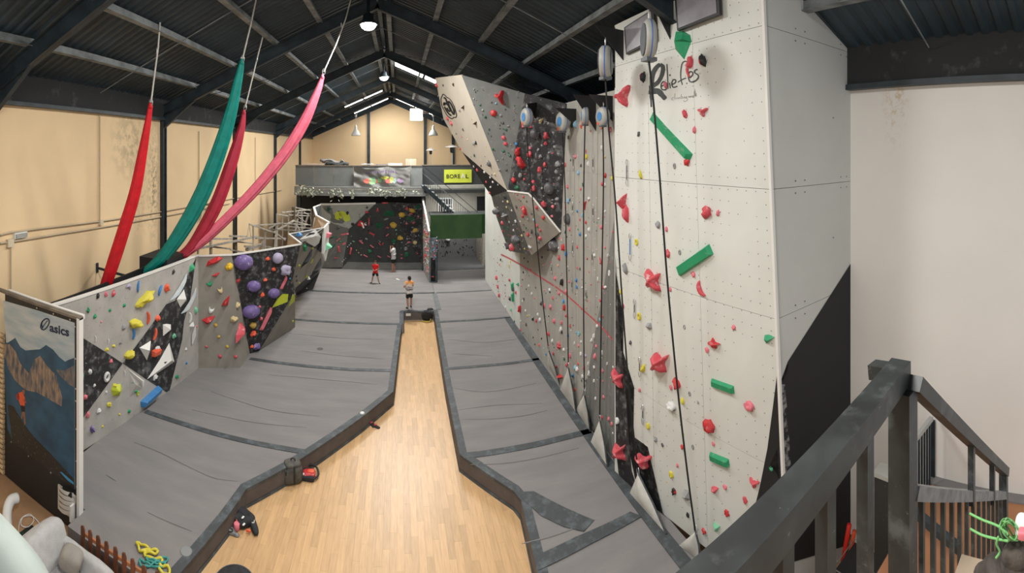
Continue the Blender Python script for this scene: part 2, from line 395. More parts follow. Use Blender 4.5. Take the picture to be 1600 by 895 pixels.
def slabs(name_parent, facets, thick=.05):
    """plywood facets {key: (pts, material)} as panels of a wall; returns Surf"""
    polys = []
    for pts, m, lab in facets:
        pts = [Vector(p) for p in pts]; n = Vector((0, 0, 0))
        for i in range(len(pts)): n += pts[i].cross(pts[(i+1) % len(pts)])
        n.normalize(); c = sum(pts, Vector())/len(pts)
        if n.dot(c-EYE) > 0: n = -n
        ax = n.orthogonal().normalized(); ay = n.cross(ax); tri = tessellate_polygon([[Vector((p.dot(ax), p.dot(ay), 0)) for p in pts]])
        k = len(pts); b = [p-n*thick for p in pts]; mb = MB()
        mb.add(pts+b, [tuple(t) for t in tri]+[tuple(i+k for i in t)[::-1] for t in tri]+[(i, k+i, k+(i+1) % k, (i+1) % k) for i in range(k)])
        o = mb.obj('panel', m, name_parent)
        if lab: o['label'] = lab
        for t in tri: polys.append([pts[i] for i in t])
    return Surf(polys)
def text_mesh(body, size=1.0, shear=0, res=3, offset=0.0):
    cu = bpy.data.curves.new('lettering', 'FONT'); cu.body = body; cu.size = size; cu.shear = shear; cu.resolution_u = res; cu.offset = offset
    o = bpy.data.objects.new('lettering', cu); COL.objects.link(o); dg = bpy.context.evaluated_depsgraph_get(); dg.update()
    me = bpy.data.meshes.new_from_object(o.evaluated_get(dg)); vs = [v.co.copy() for v in me.vertices]; fs = [tuple(p.vertices) for p in me.polygons]
    bpy.data.objects.remove(o); bpy.data.curves.remove(cu); bpy.data.meshes.remove(me); return vs, fs
# ================================================================ the hall
XL, XR, YB = -8.8, 7.4, 45.0
fl = struct(box('floor', (XL-.2, -4, -.25), (XR+.2, YB+.2, -.018), M['floor']))
wl = struct(box('wall_left', (XL-.25, -4, -.2), (XL, YB, 8.9), M['yellow']))
wr = struct(box('wall_right', (XR, -4, -.2), (XR+.25, YB, 8.9), M['white_wall']))
mb = MB(); g = [(XL, -.2), (XR, -.2), (XR, 9.6), (-.7, 13.0), (XL, 9.6)]
mb.add([(x, YB, z) for x, z in g]+[(x, YB+.25, z) for x, z in g], [(0, 1, 2, 3, 4), (9, 8, 7, 6, 5)]+[(i, i+5, (i+1) % 5+5, (i+1) % 5) for i in range(5)])
wb = struct(mb.obj('wall_back', M['gable']))
for k, (x0, x1) in enumerate(((XL-.05, XL+.12), (XR-.12, XR+.05))):
    w_ = (wl, wr)[k]
    box('eaves_band', (x0, -4, 8.95), (x1, YB, 9.75), M['black_band'], w_)
    mb = MB().box((x0 if k else x0, -4, 8.86), (x1+(.06 if k == 0 else 0), YB, 8.96)) if k == 0 else MB().box((x0-.06, -4, 8.86), (x1, YB, 8.96))
    mb.obj('eaves_flange', M['black_steel'], w_)
# corrugated roof
mb = MB(); ys = []; y = -4.0; i = 0
prof = [(0, 0), (.10, 0), (.14, .045), (.24, .045), (.28, 0)]
while y < YB+.2:
    for dy, dz in prof[:-1]: ys.append((y+dy, dz))
    y += .28
vs = []; fs = []
for yy, dz in ys:
    for x in (XL-.1, -.7, XR+.1): vs.append((x, yy, roof_z(x)+dz))
for i in range(len(ys)-1):
    for k in (0, 1): fs.append((i*3+k, i*3+k+1, (i+1)*3+k+1, (i+1)*3+k))
ceiling = struct(mesh('ceiling', vs, fs, M['roof'], normals=False))
for x in (-7.35, -5.8, -4.22, -2.65, -1.05, -.35, 1.25, 2.82, 4.4, 5.95):
    z = roof_z(x)-.10; mb = MB().box((x-.035, -4, z-.09), (x+.035, YB, z+.08)).box((x-.09, -4, z-.10), (x+.09, YB, z-.085)); mb.obj('purlin', M['purlin'], ceiling)
MB().box((-.78, -4, 12.9), (-.62, YB, 13.02)).obj('ridge_beam', M['black_steel'], ceiling)
FRAMES = [-1.0, 6.85, 15.1, 22.9, 31.0, 39.2]
for y in FRAMES:
    for s in (-1, 1):
        x0 = -.7; x1 = XL if s < 0 else XR
        mb = MB()
        a = Vector((x0, y, roof_z(x0)-.42)); b = Vector((x1, y, roof_z(x1)-.42))
        mb.beam(a, b, .04, .42, up=(0, 0, 1)); up = Vector((0, 0, .21)); mb.beam(a+up, b+up, .2, .03); mb.beam(a-up, b-up, .2, .03)
        q = Vector((x1-s*1.5, y, roof_z(x1-s*1.5)-.63)); mb.beam(q, Vector((x1-s*.1, y, 8.55)), .14, .03)   # haunch
        mb.add([(x1-s*1.5, y-.02, q.z), (x1-s*.1, y-.02, 9.1), (x1-s*.1, y-.02, 8.55), (x1-s*1.5, y+.02, q.z), (x1-s*.1, y+.02, 9.1), (x1-s*.1, y+.02, 8.55)], [(0, 1, 2), (3, 5, 4), (0, 3, 4, 1), (1, 4, 5, 2), (0, 2, 5, 3)])
        mb.obj('rafter', M['black_steel'], ceiling)
for i in range(len(FRAMES)-1):                 # bracing rods and tie rods between the purlins
    ya, yb = FRAMES[i], FRAMES[i+1]; ym = (ya+yb)/2
    for s in (-1, 1):
        x1 = XL if s < 0 else XR
        mb = MB().tube([(x1-s*.2, ym, roof_z(x1-s*.2)-.2), (-.7, ym, 12.9)], .014, 6); mb.obj('tie_rod', M['purlin'], ceiling)
        if i in (2, 4): MB().tube([(x1-s*.3, ya+.2, roof_z(x1-s*.3)-.3), (-.7+s*.3, yb-.2, 12.65)], .014, 6).obj('brace_rod', M['black_steel'], ceiling)
for y in FRAMES[1:]:
    MB().box((XL, y-.13, -.02), (XL+.16, y-.10, 8.9)).box((XL, y+.10, -.02), (XL+.16, y+.13, 8.9)).box((XL, y-.1, 0), (XL+.09, y+.1, 8.9)).obj('column', M['black_steel'], wl)
for x in (-2.96, 2.72, 5.55):
    box('column', (x-.14, YB-.2, 0), (x+.14, YB, roof_z(x)-.5), M['black_steel'], wb)
MB().add([(XL, YB-.12, 8.98), (-.7, YB-.12, 12.44), (XR, YB-.12, 8.98), (XR, YB-.12, 9.7), (-.7, YB-.12, 13.1), (XL, YB-.12, 9.7)]+[(XL, YB, 8.98), (-.7, YB, 12.44), (XR, YB, 8.98), (XR, YB, 9.7), (-.7, YB, 13.1), (XL, YB, 9.7)],
    [(0, 1, 4, 5), (1, 2, 3, 4), (6, 11, 10, 7), (7, 10, 9, 8), (0, 6, 7, 1), (1, 7, 8, 2)]).obj('gable_rafter', M['black_steel'], wb)
# damp stains, conduits and boxes on the yellow wall
SL = Surf([[(XL, -4, 0), (XL, YB, 0), (XL, YB, 9), (XL, -4, 9)]])
def ragged(cx, cy, rx, ry, n=26, seed=1, a=.35): return [(cx+rx*math.cos(t)*(1+a*noise.noise(Vector((math.cos(t)*2, math.sin(t)*2, seed)))*2), cy+ry*math.sin(t)*(1+a*noise.noise(Vector((math.cos(t)*2, math.sin(t)*2, seed+9)))*2)) for t in [2*math.pi*i/n for i in range(n)]]
def stain_mat(name, ctr, rad, col, scale, strength):
    m = mat(name, (.80, .60, .36), .85); nt = m.node_tree; N = nt.nodes; K = nt.links; b = N['Principled BSDF']; geo = N.new('ShaderNodeNewGeometry')
    return m
def add_stain(m, ctr, rad, col, scale, lo, strength):
    """a stain with its own place on the wall: noise inside an ellipsoid"""
    nt = m.node_tree; N = nt.nodes; K = nt.links; b = N['Principled BSDF']; src = b.inputs['Base Color'].links[0].from_socket
    geo = N.new('ShaderNodeNewGeometry'); su = N.new('ShaderNodeVectorMath'); su.operation = 'SUBTRACT'; su.inputs[1].default_value = ctr; K.new(geo.outputs['Position'], su.inputs[0])
    dv = N.new('ShaderNodeVectorMath'); dv.operation = 'DIVIDE'; dv.inputs[1].default_value = rad; K.new(su.outputs[0], dv.inputs[0])
    ln = N.new('ShaderNodeVectorMath'); ln.operation = 'LENGTH'; K.new(dv.outputs[0], ln.inputs[0])
    fall = N.new('ShaderNodeMapRange'); fall.inputs[1].default_value = 1; fall.inputs[2].default_value = .1; K.new(ln.outputs['Value'], fall.inputs[0])
    n = N.new('ShaderNodeTexNoise'); n.inputs['Scale'].default_value = scale; n.inputs['Detail'].default_value = 9; n.inputs['Roughness'].default_value = .7; K.new(geo.outputs['Position'], n.inputs['Vector'])
    mr = N.new('ShaderNodeMapRange'); mr.inputs[1].default_value = lo; mr.inputs[2].default_value = lo+.12; K.new(n.outputs['Fac'], mr.inputs[0])
    mu = N.new('ShaderNodeMath'); mu.operation = 'MULTIPLY'; K.new(fall.outputs[0], mu.inputs[0]); K.new(mr.outputs[0], mu.inputs[1])
    m2 = N.new('ShaderNodeMath'); m2.operation = 'MULTIPLY'; m2.use_clamp = True; m2.inputs[1].default_value = strength; K.new(mu.outputs[0], m2.inputs[0])
    mx = N.new('ShaderNodeMix'); mx.data_type = 'RGBA'; K.new(m2.outputs[0], mx.inputs[0]); K.new(src, mx.inputs[6]); mx.inputs[7].default_value = (*col, 1); K.new(mx.outputs[2], b.inputs['Base Color'])
c = PX(208, 225, XL); add_stain(M['yellow'], c, (1, 1.6, 1.6), (.42, .33, .20), 2.6, .45, .9)
c = PX(240, 290, XL); add_stain(M['yellow'], c, (1, .55, 2.6), (.32, .25, .15), 5, .46, 1.1)
c = PX(218, 300, XL); add_stain(M['yellow'], c, (1, .9, 2.0), (.45, .34, .2), 6, .5, .8)
c = PX(322, 340, XL); add_stain(M['yellow'], c, (1, .8, .9), (.42, .34, .2), 5, .45, 1.2)
c = PX(1400, 150, XR); add_stain(M['white_wall'], c, (1, .35, 1.2), (.62, .52, .36), 9, .50, 1.0)
def onL(pts, r, name, m): return MB().tube([PX(x, y, XL+.05) for x, y in pts], r, 6).obj(name, m, wl)
onL([(0, 367), (16, 363), (70, 356), (155, 346), (244, 332), (295, 323), (359, 311), (399, 304), (440, 297)], .025, 'conduit', M['conduit'])
onL([(0, 380), (21, 377), (95, 365), (188, 350), (244, 340), (292, 331), (359, 318)], .025, 'conduit', M['conduit'])
for pts in ([(156, 180), (156, 346)], [(17, 380), (17, 462)], [(311, 205), (311, 322)], [(366, 312), (366, 400)], [(399, 215), (399, 304)]): onL(pts, .022, 'conduit', M['conduit'])
for x, y, s in ((156, 347, .16), (14, 379, .2), (256, 338, .14)):
    c = PX(x, y, XL); box('junction_box', (XL, c.y-s/2, c.z-s/2), (XL+.09, c.y+s/2, c.z+s/2), M['cream'], wl)
c = PX(30, 367, XL); t = thing('emergency_light', (XL, c.y, c.z), 'grey and white emergency light bar on the yellow wall between two conduits', 'light')
box('housing', (XL, c.y-.22, c.z-.08), (XL+.08, c.y+.22, c.z+.08), M['white'], t); box('diffuser', (XL+.08, c.y-.19, c.z-.06), (XL+.12, c.y+.19, c.z+.05), M['device'], t)
c = PX(318, 324, XL); t = thing('wall_floodlight', (XL, c.y, c.z), 'small grey floodlight on the yellow wall beside the teal silk', 'light')
MB().beam((XL, c.y, c.z+.1), (XL+.35, c.y-.1, c.z+.15), .04, .04).obj('bracket', M['timber_dark'], t)
MB().beam((XL+.28, c.y-.2, c.z+.05), (XL+.5, c.y-.1, c.z-.1), .3, .34).obj('lamp_head', M['device'], t)
c0 = PX(151, 418, XL); c1 = PX(208, 434, -7.6)
MB().beam(c0, c1, .05, .07).beam(c0+Vector((0, 0, -.15)), c0+Vector((0, 0, .15)), .08, .1).obj('wall_strut', M['black_steel'], wl)
# planks
PW, PL = .14, 1.2
me0 = bpy.data.meshes.new('plank_shape'); me0.from_pydata([(x, y, z) for x in (0, PW-.0016) for y in (0, PL-.0016) for z in (0, .018)], [], BOXF)
bm = bmesh.new(); bm.from_mesh(me0); bmesh.ops.recalc_face_normals(bm, faces=bm.faces); bm.to_mesh(me0); bm.free(); me0.materials.append(M['plank'])
LIN = [PZ(x, y, 0) for x, y in ((631, 500), (623, 560), (615, 632), (560, 668), (455, 739), (388, 778), (312, 893))]
RIN = [PZ(x, y, 0) for x, y in ((679, 501), (690, 570), (700, 640), (715, 725), (800, 786), (832, 878))]
def inner_x(line, y):
    line = sorted(line, key=lambda p: p.y)
    if y <= line[0].y: a, b = line[0], line[1]
    elif y >= line[-1].y: return line[-1].x
    else:
        for a, b in zip(line, line[1:]):
            if a.y <= y <= b.y: break
    return a.x+(b.x-a.x)*(y-a.y)/((b.y-a.y) or 1)
cand = []
i = 0; x = -6.6
while x < 3.4:
    y = 4.0+(i*.37 % PL) - PL
    while y < 20.6:
        xl = min(inner_x(LIN, y), inner_x(LIN, y+PL)); xr = max(inner_x(RIN, y), inner_x(RIN, y+PL))
        if x+PW > xl-.05 and x < xr+.05 and y+PL > 6: cand.append((y+PL/2, x, y))
        y += PL
    x += PW; i += 1
cand.sort(); rest = MB()
for k, (_, x, y) in enumerate(cand):
    z = R.uniform(-.0182, -.0176)
    if k < 300:
        o = bpy.data.objects.new('plank', me0); COL.objects.link(o); o.parent = fl; o.matrix_parent_inverse = Matrix.Translation(-WL['floor']); o.location = (x, y, z)
    else: rest.box((x, y, z), (x+PW-.0016, y+PL-.0016, z+.018))
o = rest.obj('plank', M['plank'], fl); o['kind'] = 'stuff'
# landing corner floor of the lounge, seen behind the fence: the same floor screed shows there
# ================================================================ crash mats
ZM = .40
LT = [PZ(x, y, ZM) for x, y in ((629.5, 488), (622, 545), (614, 612), (566, 651), (455, 726), (384, 764), (371, 784), (354, 808), (283, 893))]
RT = [PZ(x, y, ZM) for x, y in ((679, 489), (688, 545), (697, 600), (719, 710), (803, 767), (815, 782), (840, 890))]
def cut(line, y0, y1):
    line = sorted(line, key=lambda p: p.y); out = [(inner_x(line, y0), y0)]
    out += [(p.x, p.y) for p in line if y0+.02 < p.y < y1-.02]; out.append((inner_x(line, y1), y1)); return out
def ltop(y): return [(x, yy) for x, yy in ()]
def crash_mat(y0, y1, side, outer, inner, label, m=None, group='crash mats'):
    t = thing('crash_mat', ((outer+inner[0][0])/2, (y0+y1)/2, 0), label, 'crash mat', group)
    poly = [(outer, y0)]+inner+[(outer, y1)]
    if side < 0 and y0 < 6.6: poly = [(-5.86, y0)]+inner+[(outer, y1), (outer, 6.98), (-5.86, 6.98)]
    MB().prism(poly, 0, ZM).obj('foam_pad', m or M['mat_grey'], t)
    return t
LO = lambda y: -7.3 if y < 13.6 else (-5.2 if y < 14 else -6.0)
rows = [(6.45, 10.6, 'nearest'), (10.6, 14.85, 'second'), (14.85, 18.85, 'third')]
W_ = .17
def border(t, inner, side):
    """black vinyl edging along the inner rim, and the cloth skirt below it"""
    n = len(inner); mb = MB(); sk = MB(); lo = MB()
    off = []
    for i, (x, y) in enumerate(inner):
        a = inner[max(i-1, 0)]; b = inner[min(i+1, n-1)]; d = Vector((b[0]-a[0], b[1]-a[1])).normalized(); nn = Vector((-d.y, d.x))*(-1 if (d.y > 0) == (side > 0) else 1)
        if side > 0 and nn.x < 0: nn = -nn
        if side < 0 and nn.x > 0: nn = -nn
        off.append(Vector((x, y))+nn*W_)
    for i in range(n-1):
        a, b = Vector(inner[i]), Vector(inner[i+1]); c, d = off[i+1], off[i]; e = (d-a).normalized()*.012; a2, b2 = a-e, b-e
        z0, z1 = ZM+.001, ZM+.012
        mb.add([(*a2, z0), (*b2, z0), (*c, z0), (*d, z0), (*a2, z1), (*b2, z1), (*c, z1), (*d, z1), (*a2, ZM-.05), (*b2, ZM-.05)], [(4, 5, 6, 7), (0, 3, 7, 4), (1, 5, 6, 2), (2, 6, 7, 3), (8, 9, 5, 4)])
        lo.add([(*(a2), .0), (*(b2), .0), (*(b2), .06), (*(a2), .06), (*(a2-e*1.5), .0), (*(b2-e*1.5), .0)], [(0, 1, 2, 3), (4, 5, 2, 3)])
        sk.add([(*(a-e*.5), .06), (*(b-e*.5), .06), (*(b-e*.5), ZM-.05), (*(a-e*.5), ZM-.05)], [(0, 1, 2, 3)])
    mb.obj('edge_binding', M['vinyl'], t); sk.obj('skirt', M['skirt'], t); lo.obj('lower_binding', M['vinyl'], t)
def seam(t, x0, x1, y, w=.17):
    k = 14; mb = MB(); pr = []
    for i in range(k+1):
        x = x0+(x1-x0)*i/k; dy = .035*noise.noise(Vector((x*.9, y, 2))); pr.append((x, y+dy))
    for i in range(k):
        (xa, ya), (xb, yb) = pr[i], pr[i+1]
        mb.add([(xa, ya-w/2, ZM+.002), (xb, yb-w/2, ZM+.002), (xb, yb+w/2, ZM+.002), (xa, ya+w/2, ZM+.002), (xa, ya-w/2, ZM+.014), (xb, yb-w/2, ZM+.014), (xb, yb+w/2, ZM+.014), (xa, ya+w/2, ZM+.014)], [(4, 5, 6, 7), (0, 1, 5, 4), (3, 2, 6, 7)])
    mb.obj('seam_strip', M['vinyl'], t)
LLAB = ['large grey crash mat at the lower left behind the picket fence', 'grey crash mat beside the black and white painted boulder wall', 'grey crash mat in front of the purple-hold boulder panel']
for (y0, y1, _), lab in zip(rows, LLAB):
    inn = cut(LT, y0, y1); t = crash_mat(y0, y1, -1, -7.0 if y0 < 14 else -6.2, inn, lab); border(t, inn, -1)
    seam(t, -6.7 if y1 < 12 else (-5.1 if y1 < 16 else -4.9), inn[-1][0]-.03, y1)
# near-most left mat covers the strip in front as well; far mats run to the back boulder wall
t = crash_mat(18.85, 22.9, -1, -6.4, [(.23, 18.85), (.23, 20.3), (1.86, 20.3), (1.86, 22.9)], 'grey crash mat where the person in the orange and white shirt stands')
border(t, [(.23, 18.85), (.23, 20.3)], -1); seam(t, -4.9, 1.86, 22.9); 
MB().add([(.23, 20.285, .05), (1.72, 20.285, .05), (1.72, 20.285, ZM-.05), (.23, 20.285, ZM-.05)], [(0, 1, 2, 3)]).obj('skirt', M['skirt'], t)
MB().add([(.10, 20.28, ZM-.06), (1.8, 20.28, ZM-.06), (1.8, 20.28, ZM+.012), (.10, 20.28, ZM+.012), (1.8, 20.44, ZM+.012), (.10, 20.44, ZM+.012)], [(0, 1, 2, 3), (3, 2, 4, 5)]).obj('edge_binding', M['vinyl'], t)
box('side_strip', (1.74, 20.45, ZM), (1.98, 22.9, ZM+.014), mat('worn_grey_strip', (.13, .14, .14), .8, spots=((.25, .27, .27), 5, .5, .2, .5)), t)
t = crash_mat(22.9, 27.9, -1, -6.6, [(1.86, 22.9), (1.86, 27.9)], 'grey crash mat where the boy in the red shirt stands'); seam(t, -4.4, 1.6, 27.45, .1)
RLAB = ['grey crash mat with dark tape strips at the foot of the white tower', 'grey crash mat right of the corridor widening, second mat along the right wall', 'grey crash mat midway along the right of the narrow corridor', 'grey crash mat right of the far end of the corridor', 'grey crash mat in front of the dark alcove under the green board']
RR = [(3.0, 6.5), (6.5, 10.6)]
for (y0, y1), lab in zip([(3.6, 10.6), (10.6, 14.9), (14.9, 19.0), ], [RLAB[0], RLAB[1], RLAB[2]]):
    inn = cut(RT, y0, y1); t = crash_mat(y0, y1, 1, 5.05, inn, lab); border(t, inn, 1); seam(t, inn[-1][0]+.03, 4.85, y1, .2 if y1 < 12 else .15)
    box('wall_strip', (4.60, y0, ZM), (4.86, y1, ZM+.014), M['vinyl'], t)
    if y0 < 5:
        tp = lambda pts, z=.016: MB().add([(*PZ(x, y, ZM+z).xy, ZM+z) for x, y in pts], [tuple(range(len(pts)))]).obj('tape_strip', M['vinyl'], t)
        tp([(806, 768), (834, 767), (880, 791), (928, 812), (912, 830), (880, 822), (845, 805)])
        tp([(836, 868), (900, 838), (985, 799), (1003, 806), (925, 848), (842, 890)], .020)
def creases(lines):
    for pts, par in lines:
        t = bpy.data.objects[{'RM0': 'crash_mat.005', 'RM1': 'crash_mat.006', 'RM2': 'crash_mat.007'}.get(par, par)]; q = [PZ(x, y, ZM+.002) for x, y in pts]; q = [Vector(p) for p in smooth2(q, 5)]
        q = [p+Vector((0, .03*noise.noise(p*1.3), 0)) for p in q]; n = len(q)
        MB().tube(q, [.004+.013*math.sin(math.pi*i/(n-1)) for i in range(n)], 6).obj('crease', M['mat_grey'], t, True)
creases([([(712, 640), (780, 633), (848, 630)], 'RM1'), ([(706, 606), (760, 612), (838, 598)], 'RM1'), ([(722, 655), (800, 652), (855, 641)], 'RM1'), ([(815, 850), (860, 838), (930, 812)], 'RM0'), ([(735, 725), (800, 722), (905, 700)], 'RM0'),
         ([(420, 585), (500, 592), (590, 600)], 'crash_mat.001'), ([(300, 640), (400, 660), (480, 668)], 'crash_mat.001'), ([(330, 612), (420, 640), (500, 650)], 'crash_mat.001'), ([(210, 690), (262, 712), (318, 740)], 'crash_mat'), ([(165, 742), (182, 752)], 'crash_mat'), ([(282, 722), (330, 745), (372, 752)], 'crash_mat'), ([(230, 800), (300, 830)], 'crash_mat'),
         ([(450, 520), (530, 528), (600, 530)], 'crash_mat.002'), ([(470, 548), (540, 556), (600, 560)], 'crash_mat.002'), ([(700, 530), (760, 535), (815, 528)], 'RM2'), ([(705, 552), (770, 556)], 'RM2')])
y0, y1 = 19.0, 22.9; inn = cut(RT, y0, 20.3)+[(1.87, 20.31), (1.87, 22.9)]
t = crash_mat(y0, y1, 1, 5.05, inn, RLAB[3]); border(t, cut(RT, y0, 20.3), 1); seam(t, 1.98, 4.85, 22.9, .12)
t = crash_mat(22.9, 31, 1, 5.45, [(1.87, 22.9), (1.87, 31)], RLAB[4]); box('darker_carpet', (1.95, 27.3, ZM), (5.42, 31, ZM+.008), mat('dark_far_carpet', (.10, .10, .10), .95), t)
box('seam_strip', (1.95, 27.15, ZM), (5.3, 27.3, ZM+.014), M['vinyl'], t)
# ================================================================ left boulder walls
TOPZ = 4.17
A1b = PZ(310, 575, ZM); A0b = A1b+(Vector((-7.36, 5.45, ZM))-A1b)*((A1b.y-6.98)/(A1b.y-5.45))
A1t = Vector((A1b.x, A1b.y, TOPZ)); A0t = Vector((A0b.x, A0b.y, TOPZ-.05))
t = thing('boulder_wall', ((A0b+A1b)/2).xy.to_3d(), 'light grey boulder wall painted with black triangles and white pyramid volumes', 'climbing wall')
bwA = t
S = slabs(t, [([A0b, A1b, A1t, A0t], M['ply_light'], None)])
MB().beam(A0t+Vector((-.03, 0, .02)), A1t+Vector((-.03, 0, .02)), .1, .05).obj('top_edge', M['edge'], t)
MB().slab([A0t+Vector((-.35, 0, -.1)), A1t+Vector((-.9, -.2, -.05)), A1t+Vector((-.9, -.2, -3.7)), A0t+Vector((-.35, 0, -3.7))], Vector((1, 0, 0)), .05).obj('rear_panel', M['black_clean'], t)
MB().box((-7.75, 11.9, 3.6), (-6.75, 13.1, 4.35)).obj('rear_box', M['black_clean'], t)
C = (80, 380, 2.796)
c2 = lambda pts, C: [(C[0]+x/C[2], C[1]+y/C[2]) for x, y in pts]
paint(S, t, c2([(120, 402), (222, 465), (312, 524), (232, 635), (133, 770), (100, 810)], C), M['black_ply'], label='black painted triangle')
paint(S, t, c2([(312, 524), (400, 408), (478, 300), (502, 266), (540, 250), (585, 160), (633, 62), (606, 250), (580, 340), (572, 420), (530, 590), (517, 642), (503, 650), (412, 592), (395, 580)], C), M['black_ply'], cuts=3, label='black painted zigzag')
vol = lambda pts, ap, h, m='edge', lab='white faceted volume': volume(S, t, M[m], c2(pts, C), c2([ap], C)[0], h, label=lab)
vol([(382, 455), (437, 421), (418, 516)], (412, 462), .16)
vol([(485, 352), (503, 349), (524, 352), (524, 378), (486, 409)], (506, 372), .14)
vol([(410, 602), (470, 510), (516, 428), (541, 518), (480, 560)], (505, 505), .18)
vol([(329, 544), (411, 602), (403, 637)], (385, 596), .10)
vol([(336, 560), (404, 607), (402, 636), (339, 682)], (360, 615), .08, 'ply_light', 'grey faceted volume')
vol([(545, 245), (570, 212), (580, 196), (593, 250), (563, 284)], (572, 240), .16)
for pts, w in (([(515, 250), (548, 218), (578, 165), (588, 132)], [2, 20, 16, 2]), ([(564, 306), (592, 282), (620, 228), (629, 192)], [2, 18, 14, 2]), ([(612, 440), (620, 400), (627, 360)], [3, 18, 3])):
    pp = smooth2(pts, 3); ws = [w[min(int(i/3), len(w)-1)]*(1-(i/3 % 1))+w[min(int(i/3)+1, len(w)-1)]*(i/3 % 1) for i in range(len(pp))]
    strokes(S, t, [(c2(pp, C), [max(.5, a/C[2]) for a in ws])], HM['white'] if w[0] == 3 else mat('feather_blue_white', (.55, .66, .72), .6, col2=(.72, .74, .74), vscale=6), 'feather_volume', .035, 'white and pale blue feather-shaped volume')
holds(S, t, C, """black 202 230 15 24;pink 238 222 16 22;pinkred 270 218 14 28;lilac 335 195 38 30 cres 60;blue 380 188 20 48 cres 170;yellow 405 242 68 38;blue 475 205 24 44 cres 150;orange 503 195 29 33;
black 533 125 12 24 shard;green 612 108 22 38 shard;green 160 292 20 26 star;green 190 318 16 20;green 256 292 15 13;green 318 270 17 13;pink 218 343 11 9;grey 316 366 22 22;orange 418 325 26 52 cres;orange 463 328 28 28;
yellow 363 350 48 38;blue 355 395 24 46 cres;orange 449 396 26 48 cres -20;yellow 337 484 40 30;yellow 242 464 20 14;yellow 272 448 18 12;white 190 418 15 28 cres;white 247 428 15 22 cres;grey 302 434 15 13;
pink 260 514 17 19;white 168 560 22 24;white 240 582 38 46 ring;green 137 578 13 15;white 188 620 15 13;pink 147 670 24 22;white 240 650 13 13;yellow 275 620 22 16;white 318 568 14 24 cres;green 352 605 20 13;green 368 645 22 13;
lime 378 655 17 20 ring;white 452 584 28 22;blue 430 667 78 26 bar 8;yellow 252 704 26 18;white 207 731 24 20;pink 158 748 19 25;purple 178 812 20 32;yellow 224 800 12 10;yellow 298 747 11 10;green 340 732 17 14;green 548 582 22 13;
blue 590 522 13 13;white 588 462 13 13;mint 535 405 22 20;mint 630 292 18 28;white 602 325 30 44 cres;white 612 360 18 26 shard;pink 635 362 10 10;orange 452 474 28 26 bar;white 462 458 30 18;
black 450 345 7 12;black 488 515 26 26 shard;green 350 640 12 8""")
volume(S, t, HM['lime'], c2([(260, 640), (268, 615), (305, 612), (312, 640), (300, 668), (268, 670)], C), c2([(283, 640)], C)[0], .14, label='pale yellow pyramid volume')
# T-nut dots on the light panel
def dots(surf, parent, pts3, r=.012, m=None, name='bolt_hole'):
    mb = MB()
    for p, n in pts3:
        a = n.orthogonal().normalized(); b = n.cross(a)
        mb.add([p+n*.003+(a*math.cos(k*math.pi/3)+b*math.sin(k*math.pi/3))*r for k in range(6)], [(0, 1, 2, 3, 4, 5)])
    o = mesh(name, mb.v, mb.f, m or M['black_clean'], parent, normals=False); o['kind'] = 'stuff'; return o
dv = (A1b-A0b); L_ = dv.xy.length; dv = dv/L_; nA = Vector((dv.y, -dv.x, 0)); 
dots(S, t, [(A0b+dv*(.3+i*.3)+Vector((0, 0, .3+j*.3)), nA if nA.x > 0 else -nA) for i in range(28) for j in range(12)], .008)
# ---- brown-grey panel with red shards, black panel with purple domes
t = thing('boulder_wall', (-5.3, 14.2, 0), 'brown-grey and black boulder wall with red shards and big purple dome holds', 'climbing wall')
Cb0 = PZ(310, 575, ZM); Cb1 = PZ(376, 574, ZM); Cb2 = PZ(394, 552, ZM); Ct0 = A1t.copy(); Ct1 = P(362, 398, 15.2)
Dtr = P(469.5, 381.5, 16.9); Db = PZ(405, 548, ZM); plD = plane3(Ct1, Dtr, Db); Dc = PP(391, 556, plD); Dm = PP(461, 456, plD); Dn = PP(457, 436, plD); print('D', Dc, Dm, Dn)
S = slabs(t, [([Cb0, Cb1, Dc, Ct1, Ct0], M['ply_brown'], None), ([Ct1, Dc, Db, Dm, Dn, Dtr], M['black_ply'], 'chalk-marked black panel'),
              ([Db, PZ(461, 511, ZM), Dm], M['ply_brown'], None)])
MB().beam(Ct0, Ct1, .06, .05).beam(Ct1, Dtr, .06, .05).obj('top_edge', M['edge'], t)
C = (300, 380, 4.067)
paint(S, t, c2([(508, 410), (540, 355), (575, 322), (612, 322), (606, 372)], C), HM['lime'], label='lime green painted patch')
paint(S, t, c2([(630, 345), (640, 322), (655, 332), (650, 368), (612, 405)], C), HM['lime'], label='lime green painted patch')
holds(S, t, C, """red 140 112 122 42 shard 18;gold 238 148 50 46;red 155 200 62 22 shard 15;green 108 247 56 34 cres -60;cream 176 288 66 30 cres -70;red 222 372 90 44 shard 40;cream 286 392 44 34;white 124 413 68 34 cres -110;
red 105 490 90 56 shard;cream 267 480 50 34;mustard 151 520 26 22;mustard 171 593 20 18;pinkred 92 657 18 16;mustard 224 656 22 20;pinkred 178 717 28 18;pinkred 277 719 28 16;pinkred 295 560 72 50 shard 25;
purple 325 118 112 102 ball;lilac 543 93 62 72 ball;purple 390 270 84 72 ball;lilac 595 170 58 62;purple 518 315 68 64 ball;purple 372 430 104 86 ball;mustard 386 519 48 38;orange 480 98 28 26;orange 518 165 28 26;
orange 465 232 28 22;orange 447 327 28 30;pinkred 430 403 20 20;pinkred 440 478 22 22;orange 388 572 44 36;red 292 240 34 34 shard;orange 380 655 26 20;purple 408 655 52 40;blue 622 225 13 13;black 545 462 16 12;lime 640 494 14 14""")
hold(S, t, 'pink', 300+470/4.067, 380+480/4.067, 4, 38, 'bar', -28, depth=4); hold(S, t, 'pink', 300+582/4.067, 380+250/4.067, 3, 22, 'bar', -28, depth=3)
